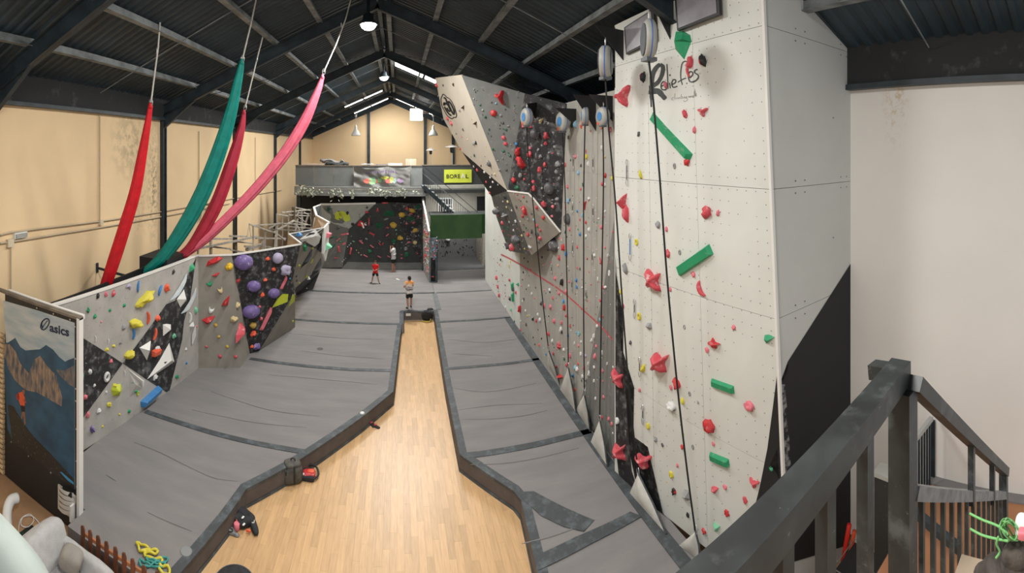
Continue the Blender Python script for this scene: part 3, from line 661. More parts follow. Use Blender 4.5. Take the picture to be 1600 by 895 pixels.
# ---- the next block: grey with black wedges, big white volume, black underside
t = thing('boulder_wall', (-4.2, 20.5, 0), 'grey overhanging boulder block with a big white volume and black wedge volumes', 'climbing wall')
Ft0 = Dtr+Vector((.0, .1, 0)); Ft1 = P(506, 356, 20.2); Fr = P(509.5, 402, 20.7); Fk = P(500, 424, 21.6)
Fb0 = P(461.5, 452, 19.6); plF = plane3(Ft0, Ft1, Fb0); Fb1 = PP(482, 438, plF); Fr = PP(509.5, 402, plF); Fk = PP(500, 424, plF); Ftl = P(451.5, 366, 19.0); Fl = PP(457.5, 436, plF); print('F', Ft0, Ft1, Fb0, Fb1, Fr, Fk, Ftl)
S = slabs(t, [([Ft0, Ft1, Ftl], M['black_ply'], None), ([Ft0, Fl, Fb0, Fb1, Fk, Fr, Ft1], M['ply_brown'], None), ([Fb0, PZ(463, 461, ZM), PZ(489, 452, ZM), PZ(505, 428, ZM)+Vector((-.3, -1.5, .3)), Fk, Fb1], M['black_clean'], 'black underside panel')])
MB().beam(Ft0, Ftl, .08, .06).beam(Ftl, Ft1, .07, .06).obj('top_edge', M['edge'], t)
MB().slab([Ft0, Ftl, Ftl+Vector((-.3, .5, -1.0)), Ft0+Vector((-.6, .2, -1.0))], Vector((-.5, .5, 0)), .04).obj('rear_panel', M['wood_in'], t)
C = (440, 300, 4.975)
paint(S, t, c2([(78, 335), (160, 322), (265, 302), (320, 290), (330, 400), (332, 430), (300, 470), (270, 440), (148, 402), (110, 360)], C), M['black_ply'], label='black painted area')
paint(S, t, c2([(105, 748), (170, 690), (250, 625), (300, 590), (285, 620), (200, 700), (120, 762)], C), M['black_clean'])
nF = plF[1] if plF[1].dot(Ft1-EYE) < 0 else -plF[1]
vb = [PP(x, y, plF)-nF*.02 for x, y in c2([(142, 370), (200, 328), (264, 294), (300, 320), (321, 354), (302, 412), (264, 444), (200, 410)], C)]; va = [PP(*c2([(262, 340)], C)[0], plF), PP(*c2([(235, 352)], C)[0], plF)]
va = [EYE+(p-EYE)*.972 for p in va]
o = mesh('volume', vb+va, [(0, 1, 9), (1, 2, 8, 9), (2, 3, 8), (3, 4, 8), (4, 5, 8), (5, 6, 8), (6, 7, 9, 8), (7, 0, 9), tuple(range(8))], M['edge'], t); o['label'] = 'large white faceted volume'
sl = [EYE+(PP(x, y, plF)-EYE)*.965 for x, y in c2([(192, 345), (222, 318), (258, 316), (256, 326), (228, 332)], C)]; MB().slab(sl, nF, .03).obj('slot', M['black_clean'], t)
holds(S, t, C, """blue 135 340 58 42;green 172 430 52 22 bar -35;lime 240 430 36 22 cres -80;black 195 508 100 34 shard 35;black 268 578 90 40 shard 35;lime 232 535 26 40 cres -20;lime 134 570 32 18;lime 100 600 22 22;dgrey 112 650 26 24;
dgrey 115 685 24 22;lime 190 655 26 24;cream 318 465 36 26;lime 135 705 20 12;white 292 637 16 24;white 115 494 12 16;blue 172 372 10 8;white 205 668 20 26 shard;white 195 748 10 8""")
# white-edged facets further back, their raw plywood backs showing
t = thing('boulder_wall', (-3.5, 22.5, 0), 'narrow white boulder fin with raw plywood back and a pink block hold', 'climbing wall')
g = [P(506.5, 357, 20.3), P(514, 348, 21.2), P(513.5, 388, 21.4), P(509, 408, 21.3), P(505, 396, 20.6)]
S = slabs(t, [([g[0], g[1], g[2], g[3], g[4]], M['edge'], None)], .08)
hold(S, t, 'pink', 511.5, 367, 5, 8, 'bar', 0); hold(S, t, 'mint', 511, 385, 8, 12, 'shard', 0)
b0, b1, b2 = P(514, 348, 21.2), P(494.5, 337, 24.5), P(490.5, 324, 26.5)
MB().slab([b0, b1, P(489, 362, 24), P(505, 358, 21)], Vector((.8, .3, 0)), .05).obj('rear_panel', M['wood_in'], t)
MB().slab([b1, b2, P(488, 350, 26), P(489, 360, 24.3)], Vector((.8, .3, 0)), .05).obj('rear_panel', M['timber_dark'], t)
MB().beam(b0, b1, .12, .09).beam(b1, b2, .12, .09).beam(b2, P(501, 320, 26.9), .1, .09).obj('top_edge', M['edge'], t)
MB().slab([b1+Vector((.1, 0, 0)), P(501.5, 320, 26.9), P(501.5, 352, 26.6), P(499, 345, 24.6)], Vector((-.5, .8, 0)), .05).obj('panel', M['dark_ply'], t)
MB().slab([b1, b2, P(501, 320, 26.9), P(500, 340, 25)], Vector((0, 0, 1)), .03).obj('panel', M['dark_ply'], t)
for x in (492, 496, 500): MB().beam(P(x, 340, 24), P(x-2+R.uniform(-2, 2), 356, 23.6), .05, .05).obj('stud', M['timber'], t)
# ---- steel frames behind the boulder walls
def frame(label, C, bars, rr, z0=None):
    pts = []
    f = lambda x, y: P(C[0]+x/C[2], C[1]+y/C[2], rr(C[0]+x/C[2]))
    t = thing('support_frame', f(*bars[0][:2]).xy.to_3d(), label, 'frame')
    for x0, y0, x1, y1, w, *k in bars:
        a, b = f(x0, y0), f(x1, y1); wm = w/C[2]*a.xy.length/F
        if k and k[0] == 'd': mm = M['timber_dark']
        else: mm = M['timber']
        if abs(x0-x1) < 12 and abs(y1-y0) > 45: b = Vector((a.x, a.y, b.z-1.2))
        MB().beam(a, b, wm, wm).obj('frame_bar', mm, t)
    return t
rr = lambda x: 15.9+(x-300)*.045
C = (300, 320, 8.0)
frame('pale timber and steel frame standing behind the purple-hold boulder wall', C, [(75, 545, 805, 395, 26), (100, 490, 240, 430, 22), (235, 400, 240, 460, 30), (250, 425, 500, 425, 22), (75, 460, 80, 640, 22), (240, 480, 245, 620, 24),
    (260, 525, 480, 550, 22), (480, 560, 680, 600, 18), (470, 390, 680, 395, 22), (545, 470, 550, 640, 20, 'd'), (560, 460, 760, 485, 18), (900, 420, 870, 560, 34), (880, 510, 1050, 545, 20), (680, 560, 860, 500, 34), (660, 520, 820, 520, 26), (800, 415, 1170, 420, 18), (770, 400, 930, 420, 22)], rr)
rr2 = lambda x: 18+(x-390)*.05
frame('brown box-section frame above the overhanging grey boulder block', C, [(715, 240, 1070, 360, 16), (770, 255, 1100, 235, 14), (765, 255, 765, 490, 16), (915, 320, 915, 480, 14), (715, 240, 690, 400, 5), (715, 240, 735, 400, 5), (1020, 340, 1275, 195, 20), (1070, 370, 1160, 440, 18),
    (1070, 225, 1480, 250, 12), (1060, 240, 1040, 560, 28), (950, 300, 1340, 330, 12, 'd'), (1100, 310, 1330, 320, 10), (1275, 200, 1450, 245, 12), (1140, 265, 1520, 295, 10), (1125, 330, 1120, 500, 12, 'd'), (960, 295, 1060, 235, 16)], rr2)
rr3 = lambda x: 23+(x-430)*.06
frame('tangle of pale studs and bars behind the farthest left boulder walls', C, [(1060, 110, 1060, 230, 14), (1060, 115, 1210, 140, 12), (1130, 130, 1130, 210, 12), (1205, 90, 1210, 290, 16), (1120, 95, 1470, 60, 14), (1280, 30, 1480, 70, 12), (1370, 60, 1370, 135, 20), (1210, 125, 1520, 140, 12),
    (1380, 150, 1370, 300, 16), (1320, 170, 1290, 320, 18), (1450, 130, 1400, 300, 18), (1480, 140, 1500, 240, 12), (1300, 130, 1440, 230, 10), (1260, 95, 1480, 110, 10), (1270, 25, 1265, 330, 40, 'd'), (1490, 50, 1500, 290, 14), (1400, 90, 1500, 150, 10), (1300, 250, 1340, 320, 26), (1350, 60, 1300, 150, 12)], rr3)
# ================================================================ back boulder wall below the mezzanine
t = thing('boulder_wall', (-1.4, 27.3, 0), 'dark boulder wall under the mezzanine with yellow holds and green volumes', 'climbing wall')
a = P(500.5, 319, 27.8); b = P(587, 317.5, 27.45); c = P(607, 316, 27.6); d = P(660, 318, 27.75); i_ = P(545, 358, 27.4); k_ = P(527, 377, 27.6); e = P(503, 418.5, 27.7); f = P(535, 417.5, 27.6)
g = P(543, 409, 27.6); h = P(657.5, 410, 27.65); f0 = P(553, 352, 27.4); q = P(551, 385, 27.55); h2 = P(661, 421, 27.6); e2 = P(533, 420.5, 27.6)
S = slabs(t, [([a, b, f0, i_, k_, e], M['ply_grey'], None), ([i_, f, e, k_], M['ply_grey'], None), ([b, c, h, g, q, i_, f0], M['dark_ply'], 'dark grey panel'), ([i_, q, f], M['dark_ply'], None), ([q, g, f], M['dark_ply'], None),
              ([c, d, P(659, 408, 27.7), h], M['black_ply'], 'black chalk-marked panel'), ([g, h, h2, e2], M['ply_grey'], None)])
paint(S, t, [(501.5, 320), (586, 318.5), (552, 351), (545, 357), (520, 349), (502, 340)], mat('pale_grey_ply', (.34, .35, .32), .8, var=.06), label='pale grey painted area')
MB().beam(a, b, .08, .1).obj('top_edge', M['edge'], t)
C = (500, 310, 7.456)
for rg in (ragged(215, 200, 45, 50, seed=3, a=.2), ragged(312, 225, 42, 48, seed=5, a=.2), ragged(262, 180, 40, 32, seed=7, a=.2)): paint(S, t, c2(rg, C), HM['lime'], 'painted_emblem', .012, 0)
volume(S, t, HM['red'], c2([(428, 315), (447, 280), (470, 250), (545, 300), (505, 345)], C), c2([(475, 300)], C)[0], .3, label='red and white pyramid volume')
strokes(S, t, [(c2([(475, 262), (505, 335)], C), 2.2), (c2([(510, 285), (535, 300)], C), 2)], M['edge'], 'volume_stripe', .22)
volume(S, t, HM['dgreen'], c2([(732, 207), (750, 165), (775, 140), (858, 140), (870, 207)], C), c2([(780, 180), (830, 180)], C), .22, label='dark green faceted volume')
volume(S, t, HM['dgreen'], c2([(640, 310), (660, 282), (722, 285), (728, 330), (700, 355), (668, 340)], C), c2([(688, 315)], C)[0], .25, label='dark green faceted volume')
volume(S, t, HM['dgreen'], c2([(990, 240), (1010, 212), (1100, 222), (1100, 245), (1040, 258)], C), c2([(1045, 236)], C)[0], .2, label='dark green faceted volume')
holds(S, t, C, """dgreen 97 127 62 56 star;black 548 105 40 40 star;black 320 170 30 42;dgrey 217 150 18 16;dgrey 230 237 26 12;black 382 300 38 32;dgrey 210 345 56 26 shard 25;dgreen 132 445 54 30;dgreen 198 458 34 16;pink 290 418 84 20 bar 12;pink 215 480 56 16 bar 40;
pinkred 545 158 44 26;dgreen 148 558 62 52 shard;pink 280 527 40 20 bar 40;pinkred 222 585 22 80 bar 10;pinkred 355 610 18 86 bar -12;pinkred 755 50 72 16 bar;pinkred 670 150 92 24 cres 90;pinkred 568 270 14 90 bar;mustard 855 310 82 66;mustard 935 460 68 52;mustard 955 190 72 56;
mustard 1075 140 72 42;mustard 1108 370 66 46;cream 1108 515 50 46;dgreen 1135 100 62 56 shard;pinkred 1015 118 32 34;pinkred 1062 178 36 22;pink 1148 210 22 22;pink 1010 290 26 22;pinkred 1090 285 26 22;pink 788 340 52 26 star;pink 785 425 44 14 bar 40;pinkred 605 410 70 18 bar -25;
pink 480 505 60 18 bar -40;pink 605 557 54 14 bar -38;pinkred 695 530 40 12 bar -55;pinkred 732 525 40 12 bar 60;dgreen 580 613 58 44 blob;dgreen 860 505 62 74 blob;dgreen 1010 655 52 62 blob;grey 1000 585 38 44;pink 530 667 54 12 bar -28;pink 690 678 46 12 bar -28;pink 800 675 40 12 bar -28;
pink 1035 510 44 28 shard;red 1135 643 24 14;cream 425 602 14 14;cream 450 632 14 14;cream 480 657 16 12;white 322 562 12 12;white 340 542 12 12;white 358 525 12 12;white 262 735 10 10;white 280 715 10 10;white 298 697 10 10;pinkred 185 690 40 12 bar;dgreen 235 500 44 20;grey 540 470 40 20;
grey 770 240 60 20;pinkred 950 655 20 14;pink 950 695 22 16;dgrey 130 290 24 10;dgrey 115 380 20 12;mint 365 440 14 10;mint 390 500 30 12""")
for _ in range(60):
    x, y = R.uniform(625, 656), R.uniform(322, 385); hold(S, t, R.choice(['dgrey', 'grey', 'black', 'lblue', 'dgrey']), x, y, R.uniform(1.5, 4), R.uniform(1.5, 3.5), 'chip', label=False)
for _ in range(40):
    x, y = R.uniform(560, 640), R.uniform(335, 400); hold(S, t, R.choice(['dgrey', 'black', 'dgrey', 'mint']), x, y, R.uniform(1.5, 3.5), R.uniform(1.5, 3), 'chip', label=False)
# ---- fin wall right of it, thick with small holds
t = thing('boulder_wall', (1.6, 26, 0), 'thin upright fin wall crowded with small pink and white holds', 'climbing wall')
a0, a1 = P(659.5, 416, 27.2), P(671.5, 440, 24.8); a0.z = a1.z = ZM; a1.x = 1.72; a0.x = 1.50; a0.y = 27.6
t0 = Vector((1.50, 27.15, 4.72)); t1 = P(671.5, 362, 24.8); t1.x = 1.72; tm = P(664, 328, 26.0)
f0, f1 = Vector((1.72, 24.7, ZM)), Vector((2.17, 24.7, ZM)); zt = 7.7-(372-235)/F*24.7
S = slabs(t, [([a0, a1, Vector((1.72, 24.7, zt)), t1, tm, t0], M['ply_greige'], None), ([f0, f1, Vector((2.17, 24.7, zt)), Vector((1.72, 24.7, zt))], mat('slate_blue_ply', (.13, .17, .20), .8, var=.3, vscale=3), None)])
paint(S, t, [(673, 440), (683.5, 440), (683.5, 403), (673, 403)], M['black_clean'], label='black lower part')
MB().beam(t1, tm, .1, .1).beam(tm, t0, .1, .1).obj('top_edge', M['edge'], t)
MB().slab([Vector((2.17, 24.7, ZM)), Vector((2.3, 27.2, ZM)), Vector((2.3, 27.2, 2.8)), Vector((2.17, 24.7, zt))], Vector((1, 0, 0)), .04).obj('panel', M['ply_grey'], t)
for _ in range(120):
    y = R.uniform(335, 425); x = R.triangular(661, 671, 669.5); hold(S, t, R.choice(['pink', 'pinkred', 'pink', 'white', 'lblue', 'red', 'mustard', 'white', 'grey']), x, y, R.uniform(1.5, 3.2), R.uniform(2, 4.5), 'chip', label=False)
for _ in range(40): hold(S, t, R.choice(['lblue', 'white', 'lblue', 'pink', 'grey']), R.uniform(673, 683), R.uniform(375, 405), R.uniform(1.5, 3), R.uniform(1.5, 3), 'chip', label=False)
hold(S, t, 'pinkred', 676, 432, 4, 2.5, 'chip')
# ================================================================ right: lead climbing wall of plywood sheets
XW = 4.9; ZT = 9.12
wall = thing('climbing_wall', (XW+.2, 15, 0), 'tall greige lead climbing wall of plywood sheets dotted with coloured holds', 'climbing wall')
ZS = [ZM, 2.6, 5.05, 7.1, ZT]
ycols = [9.05+1.22*i for i in range(14)]
for i in range(13):
    y0, y1 = ycols[i], ycols[i+1]-.012
    for z0, z1 in zip(ZS, ZS[1:]):
        m = M['ply_greige'] if y0 < 17.5 else M['tower']
        MB().box((XW, y0, z0+.0015), (XW+.03, y1, z1-.0015)).obj('panel', m, wall)
MB().box((XW+.04, 9.05, ZM), (XW+.1, 24.9, ZT-.02)).box((XW+.04, 9.05, ZT-.12), (XR, 24.9, ZT-.06)).obj('backing', M['dark_ply'], wall)
SR = Surf([[(XW, 7, 0), (XW, 25, 0), (XW, 25, ZT), (XW, 7, ZT)]])
m_dk = mat('taupe_grey_ply', (.20, .20, .185), .8, col2=(.17, .17, .16), vscale=2, spots=((.40, .40, .38), 6, .6, .1, .45))
paint(SR, wall, [(959.5, 345), (961.0, 560), (962, 735), (930, 690), (903, 640), (918, 590), (930, 520), (945, 440)], m_dk, cuts=3, label='darker grey painted area')
paint(SR, wall, [(956.8, 720), (956.8, 738), (905, 640), (912, 622), (930, 670)], m_dk, cuts=2)
# red tape line sloping down along the wall
pts = smooth2([(783, 397), (808, 410), (845, 433), (880, 456), (915, 487), (940, 510), (958, 531)], 4)
strokes(SR, wall, [([pts[i], pts[i+1]], 1.8) for i in range(0, len(pts)-1)], HM['pinkred'], 'tape_line', .012, 'red tape line')
C4 = (760, 380, 5.592); C5 = (860, 300, 4.975); C6 = (850, 460, 4.068); C3 = (780, 140, 4.475)
holds(SR, wall, C4, """pinkred 640 128 24 40;black 665 345 40 50;white 655 325 30 20;dgrey 240 402 26 34;green 280 358 24 36 shard;green 236 380 9 80 bar;green 240 470 10 80 bar;yellow 212 160 14 20;cream 205 200 10 40;pinkred 207 320 22 30;black 210 485 24 34;
red 298 575 26 70;dgreen 247 685 16 24;mint 220 580 18 30;dgrey 330 488 26 26;white 318 505 20 20;dgrey 352 708 26 30;white 452 622 26 28;black 412 662 16 34;white 470 668 32 36;pinkred 440 675 20 34;pink 560 555 30 46 ring;pink 512 545 22 44 cres;pink 598 680 34 36;
white 655 755 40 50;black 662 775 24 26;pink 640 875 44 36;orange 462 888 26 20;pinkred 550 795 24 26;white 578 855 22 28;white 555 405 30 26;black 558 425 22 16;pink 600 305 30 26;pinkred 568 175 18 20;dgrey 540 60 20 18;black 488 122 22 24;pinkred 456 100 16 28;
dgrey 483 525 22 40;pink 640 435 30 28;pink 585 478 22 26;dgrey 432 388 20 14;pink 425 480 20 20;white 372 372 18 26;black 350 400 14 16;pink 308 372 12 18;pinkred 262 430 12 30;white 398 440 20 26;white 345 590 20 26;yellow 358 635 14 20;white 300 678 16 14;pinkred 300 760 18 26;
black 322 785 12 14;black 410 822 16 16;black 484 832 16 20;black 546 638 16 12;black 326 252 22 18;dgrey 318 318 18 14;pinkred 390 226 12 24;black 332 130 18 16;black 365 160 14 16;pink 505 185 14 14;pink 540 200 14 14;pink 632 195 14 16;pinkred 505 410 18 18;dgrey 520 435 14 12;black 453 755 14 12;black 425 882 16 16;
pinkred 170 462 8 14;black 165 365 12 14;black 142 280 16 10;pinkred 118 190 10 14;pinkred 95 300 22 40;pinkred 105 380 16 34;pinkred 118 455 18 40;black 128 145 10 24;white 172 560 14 30""")
holds(SR, wall, C5, """lblue 135 68 26 26;lblue 210 145 16 24;dgrey 140 210 36 88 ball;pinkred 232 214 16 22;red 275 105 34 70 cres 160;red 278 236 22 28;white 300 50 26 26;lblue 252 178 12 36;pink 152 290 20 30;dgreen 122 312 18 30;blue 234 328 22 30;green 216 290 16 16;
pink 398 272 24 36;white 305 292 24 40;white 280 342 22 26;white 376 207 20 16;pinkred 210 428 22 24;red 107 430 30 56;blue 128 480 24 48;dgrey 38 415 60 98 ball;pinkred 72 510 26 40;pinkred 288 517 22 16;pinkred 392 535 20 60 cres 30;white 345 490 26 30;white 452 495 26 36;
white 462 630 28 50 ring;pink 428 430 18 22;pinkred 210 588 16 20;dgrey 232 597 22 24;blue 205 684 24 32;blue 207 738 26 28;pinkred 302 622 14 12;white 368 678 28 40 cres;pinkred 318 720 14 10;black 95 700 34 52;white 90 685 24 24;pink 148 695 18 22;pink 40 668 26 34;
white 430 738 40 24;pinkred 412 742 24 30;white 275 825 20 28;dgreen 285 815 12 16;lblue 106 850 22 34;pink 125 770 30 26;pink 70 785 34 28;pinkred 388 845 14 20;cream 62 570 16 26;pinkred 8 550 14 18;pink 78 362 12 20;pinkred 490 310 16 22;pink 118 118 14 24;
dgrey 155 60 10 24;white 428 150 20 26;pinkred 420 192 14 10;white 248 742 20 16;lblue 150 465 14 10;black 130 348 12 14;white 65 435 18 20;pink 22 822 14 30""")
holds(SR, wall, C6, """pinkred 100 325 50 44 star;pink 68 168 26 30;black 115 240 18 16;white 108 220 26 28;pink 114 180 16 30;pinkred 168 200 20 18;blue 156 258 18 26;lblue 222 248 30 30 ring;lblue 205 240 14 16;white 238 300 18 18;pink 220 325 18 20;white 237 378 18 26;
lilac 265 388 22 22;pink 168 390 22 30;white 128 350 18 22;dgreen 132 410 14 22;pinkred 148 448 18 26;lblue 200 465 28 32;white 212 475 30 32;blue 185 515 20 26;orange 218 440 18 18;pink 258 465 12 36;red 110 525 32 34 shard;red 82 458 14 20;orange 198 603 20 22;pinkred 62 375 14 24;
blue 15 380 12 18;pinkred 32 325 18 20;pink 44 78 20 30;pink 5 70 16 30;blue 128 42 18 26;pinkred 30 250 30 22;white 55 295 18 26;white 340 200 24 26;white 320 265 22 34;white 305 292 20 28;pinkred 375 140 26 24 star;pink 333 328 22 22;pink 328 392 22 40;
white 372 370 14 34;white 322 460 18 24;white 290 502 20 34;white 282 440 14 24;pink 375 484 22 22;white 404 440 14 24;pinkred 376 550 16 12;pink 382 650 20 24;white 330 660 18 24;white 322 548 12 26;pinkred 372 780 20 22;pink 414 790 26 26;pink 434 820 24 26;white 442 460 14 18;
white 246 520 24 24;white 262 600 24 26;dgreen 240 545 14 14;white 440 880 12 16;pinkred 142 135 14 20;red 134 85 16 40;pinkred 358 38 14 20;green 230 250 12 12;white 195 310 10 20;grey 268 540 18 26;white 265 822 18 22;lblue 358 160 10 22""")
holds(SR, wall, C3, """lblue 538 242 24 48;orange 578 255 30 36 star;dgrey 487 335 18 26;pinkred 780 280 28 34;orange 716 268 20 20;yellow 614 470 20 36;red 606 432 18 26 cres;pink 535 468 24 28;pinkred 465 525 18 30;dgrey 502 493 14 20;dgrey 575 530 16 26;white 628 520 18 46;
lblue 558 580 22 34;dgreen 590 665 18 28;red 745 600 26 34;pinkred 722 660 26 30;white 740 665 30 26;pink 480 678 24 28;pinkred 572 697 22 22;white 632 762 24 18;lblue 485 778 32 36;dgreen 483 780 12 16;blue 548 848 18 22;white 722 408 16 36;cream 742 470 14 22;yellow 797 618 18 40;
pinkred 797 552 18 16;pink 465 818 14 20;pinkred 640 290 10 18;black 512 250 20 34""")
pal = ['pink', 'pinkred', 'white', 'white', 'grey', 'black', 'dgrey', 'lblue', 'white', 'pink', 'cream', 'green']
def chip_stuff(surf, parent, n, region, ok):
    """the smallest holds, past the three hundred that are parts of their own, joined by colour"""
    acc = {}
    while n > 0:
        x, y = R.uniform(*region[:2]), R.uniform(*region[2:]); p, _ = surf.hit(x, y)
        if p is None or not ok(x, y, p): continue
        c_ = R.choice(['pink', 'white', 'dgrey']); o = hold(surf, parent, c_, x, y, R.uniform(1.2, 2.4), R.uniform(1.3, 2.8), 'chip', label=False); m_ = o.matrix_basis; me = o.data
        acc.setdefault(c_, MB()).add([m_ @ v.co for v in me.vertices], [tuple(f.vertices) for f in me.polygons]); bpy.data.objects.remove(o); n -= 1
    for c_, mb in acc.items(): o = mb.obj('climbing_hold', HM[c_], parent); o['kind'] = 'stuff'
chip_stuff(SR, wall, 110, (778, 955, 300, 660), lambda x, y, p: 9.2 < p.y < 18 and p.z > .7 and not (x < 876 and y < 400))
chip_stuff(SR, wall, 40, (769, 797, 368, 500), lambda x, y, p: p.z > .6)
n = 0
while n < 50:
    x, y = R.uniform(778, 955), R.uniform(300, 660); p, _ = SR.hit(x, y)
    if p is None or p.y > 18 or p.y < 9.2 or p.z < .7 or (x < 880 and y < 400 and x < 876): continue
    hold(SR, wall, R.choice(pal), x, y, R.uniform(1.3, 3.2), R.uniform(1.4, 3.6), 'chip', label=False); n += 1
n = 0
while n < 15:
    x, y = R.uniform(769, 797), R.uniform(368, 500); p, _ = SR.hit(x, y)
    if p is None or p.z < .6: continue
    hold(SR, wall, R.choice(['pink', 'pinkred', 'dgrey', 'grey', 'black', 'cream']), x, y, R.uniform(1, 2.2), R.uniform(1.2, 2.6), 'chip', label=False); n += 1
# ================================================================ overhanging prow
ov = thing('overhang', (3.4, 15.5, 4), 'faceted overhanging prow with a plus-thirty emblem jutting from the lead wall', 'climbing wall')
v1 = P(680, 122, 17.7); v2 = P(721, 117, 15.2); v3 = P(820, 146, 14.1); v4 = PX(885, 162, XW-.02); v5 = PX(876, 362, XW-.02); pl3 = plane3(v3, v4, v5); v6 = PP(835, 311, pl3); v7 = PP(826, 302, pl3); v8 = PP(793, 298, pl3)
pl1 = plane3(v1, v2, v8); v9 = PP(722, 237, pl1); v14 = PP(693, 186, pl1); v10 = P(768, 307, 17.2); v11 = P(830, 399, 14.9); pl5 = plane3(v10, v8, v11); v12 = PP(795, 391.5, pl5); v13 = PP(776, 340, pl5); print('prow', [round(v.length, 1) for v in (v1, v2, v8, v9, v14, v10, v11, v12, v13)])
SO = slabs(ov, [([v1, v2, v8, v9, v14], M['ply_beige'], 'beige panel'), ([v2, v3, v8], M['ply_grey'], 'grey panel'), ([v3, v4, v5, v6, v7, v8], M['black_ply'], 'black chalk-marked panel'),
               ([v9, v8, v10], M['black_clean'], 'black underside panel'), ([v10, v8, v11, v12, v13], mat('worn_dark_ply', (.085, .085, .08), .8, spots=((.32, .32, .30), 5, .52, .15, .5)), 'dark worn panel'), ([v8, v7, v6, v5, v11], M['ply_brown'], 'brown-grey panel')])
MB().beam(v8, v7, .05, .05).beam(v7, v6, .05, .05).beam(v6, v5, .05, .05).obj('trim', M['edge'], ov)
w1 = Vector((XW, 19.5, v1.z-1.0)); w2 = Vector((XW, 19.6, 5.5)); w3 = Vector((XW, 19.2, 3.6))
mb = MB().add([v1, v2, v3, v4, w1], [(0, 1, 2, 3, 4)]).add([v1, v14, v9, w2, w1], [(0, 1, 2, 3, 4)]).add([v9, v10, w2], [(0, 1, 2)]).add([v10, v13, v12, w3, w2], [(0, 1, 2, 3, 4)]).add([v12, v11, v5, w3], [(0, 1, 2, 3)])
mb.obj('closing_panel', M['dark_ply'], ov)
C = (680, 140, 16.28)   # +30 emblem
cl = smooth2([(150, 250), (165, 190), (185, 150), (205, 115), (240, 130), (275, 165), (310, 200), (350, 215), (395, 260), (430, 310), (460, 370), (495, 440), (515, 520), (540, 600), (548, 670), (520, 705), (480, 700), (440, 735), (400, 725), (350, 690), (300, 640), (260, 570), (225, 500), (185, 430), (160, 350), (150, 250)], 3)
lines = [(c2(cl, C), 1.3)]
for pts, w in ([(205, 360), (268, 365)], 4.2), ([(240, 320), (248, 400)], 3.0), ([(222, 215), (250, 205), (285, 260), (300, 330), (285, 350), (330, 390), (350, 430), (385, 500), (378, 545), (345, 530), (300, 460)], 2.4), ([(345, 290), (335, 330), (370, 430), (420, 540), (470, 620), (492, 600), (480, 530), (450, 450), (400, 350), (345, 290)], 2.6), ([(240, 430), (300, 540), (360, 620), (415, 655)], 2.4):
    lines.append((c2(smooth2(pts, 3), C), w))
strokes(SO, ov, lines, M['black_clean'], 'emblem', .012, 'black plus-thirty emblem')
C1 = (670, 110, 4.2625); C2 = (760, 280, 6.885)
holds(SO, ov, C1, """pinkred 55 97 22 30;dgrey 97 98 18 18;brown 166 93 22 26 star;dgreen 38 135 12 24;dgreen 56 146 10 10;brown 232 246 20 26 shard;grey 207 264 18 26;brown 314 352 22 26 shard;dgrey 229 392 16 20;dgreen 184 421 10 12;pinkred 221 442 12 12;pinkred 128 320 18 26;
pinkred 152 350 18 30;black 316 482 18 26;grey 303 484 18 28;dgrey 305 565 18 20;dgrey 407 620 30 42;white 398 612 14 20;brown 350 634 12 16;cream 258 460 12 12;yellow 288 325 8 8;yellow 381 510 8 8;cream 440 690 20 18;pinkred 211 521 14 18;pinkred 238 570 10 24;white 255 600 16 16;pinkred 325 662 16 26;
white 300 640 16 16;white 372 676 20 20;pinkred 384 742 14 20;white 410 712 18 16;white 428 742 20 16;white 414 775 22 12;pinkred 408 814 22 20;white 462 760 16 10;dgrey 282 575 8 8;
red 482 178 60 108 star 20;red 432 284 44 44 ball;dgreen 343 230 16 16;dgreen 378 310 16 20;grey 360 265 18 16;lblue 448 220 16 14;dgrey 492 350 20 20;dgreen 515 395 18 16;dgrey 498 420 16 16;pinkred 498 448 30 30 ball;pinkred 512 488 28 26 ball;dgreen 497 538 22 20;dgreen 428 525 16 16;dgreen 540 567 20 18;
dgrey 517 662 18 18;grey 300 190 14 14;grey 480 300 18 18;dgrey 565 330 10 10;grey 570 255 10 10;grey 530 370 20 12;grey 585 580 10 10;grey 460 600 14 10""")
holds(SO, ov, C3, """cream 293 220 36 42 shard;pinkred 330 320 42 48;pinkred 326 376 28 28;dgrey 250 310 62 70 ball;pinkred 215 452 40 42;pinkred 168 258 26 22;pinkred 218 258 34 22;red 132 440 34 74 shard;red 154 505 54 90 blob 35;red 132 435 30 60;blue 120 380 24 24;red 102 632 34 40;
dgreen 128 685 44 30;grey 148 600 28 34;pinkred 175 626 16 18;pinkred 284 560 34 42;pinkred 320 524 26 34;grey 412 520 44 42;grey 400 575 30 30;dgrey 352 690 70 88 ball;pinkred 240 692 34 42;pinkred 238 645 28 26;pinkred 312 800 44 42;pink 375 818 26 26;pink 370 885 22 18;pink 217 408 22 26;
grey 405 765 34 26;grey 290 465 26 24;grey 275 420 22 18;grey 390 400 26 20;grey 345 235 22 22;grey 270 200 20 20;grey 260 460 14 40;grey 350 440 20 16;grey 300 690 20 18;grey 420 620 16 24;dgrey 300 620 20 18;grey 380 300 22 14;grey 300 390 20 16;dgrey 200 290 12 30""")
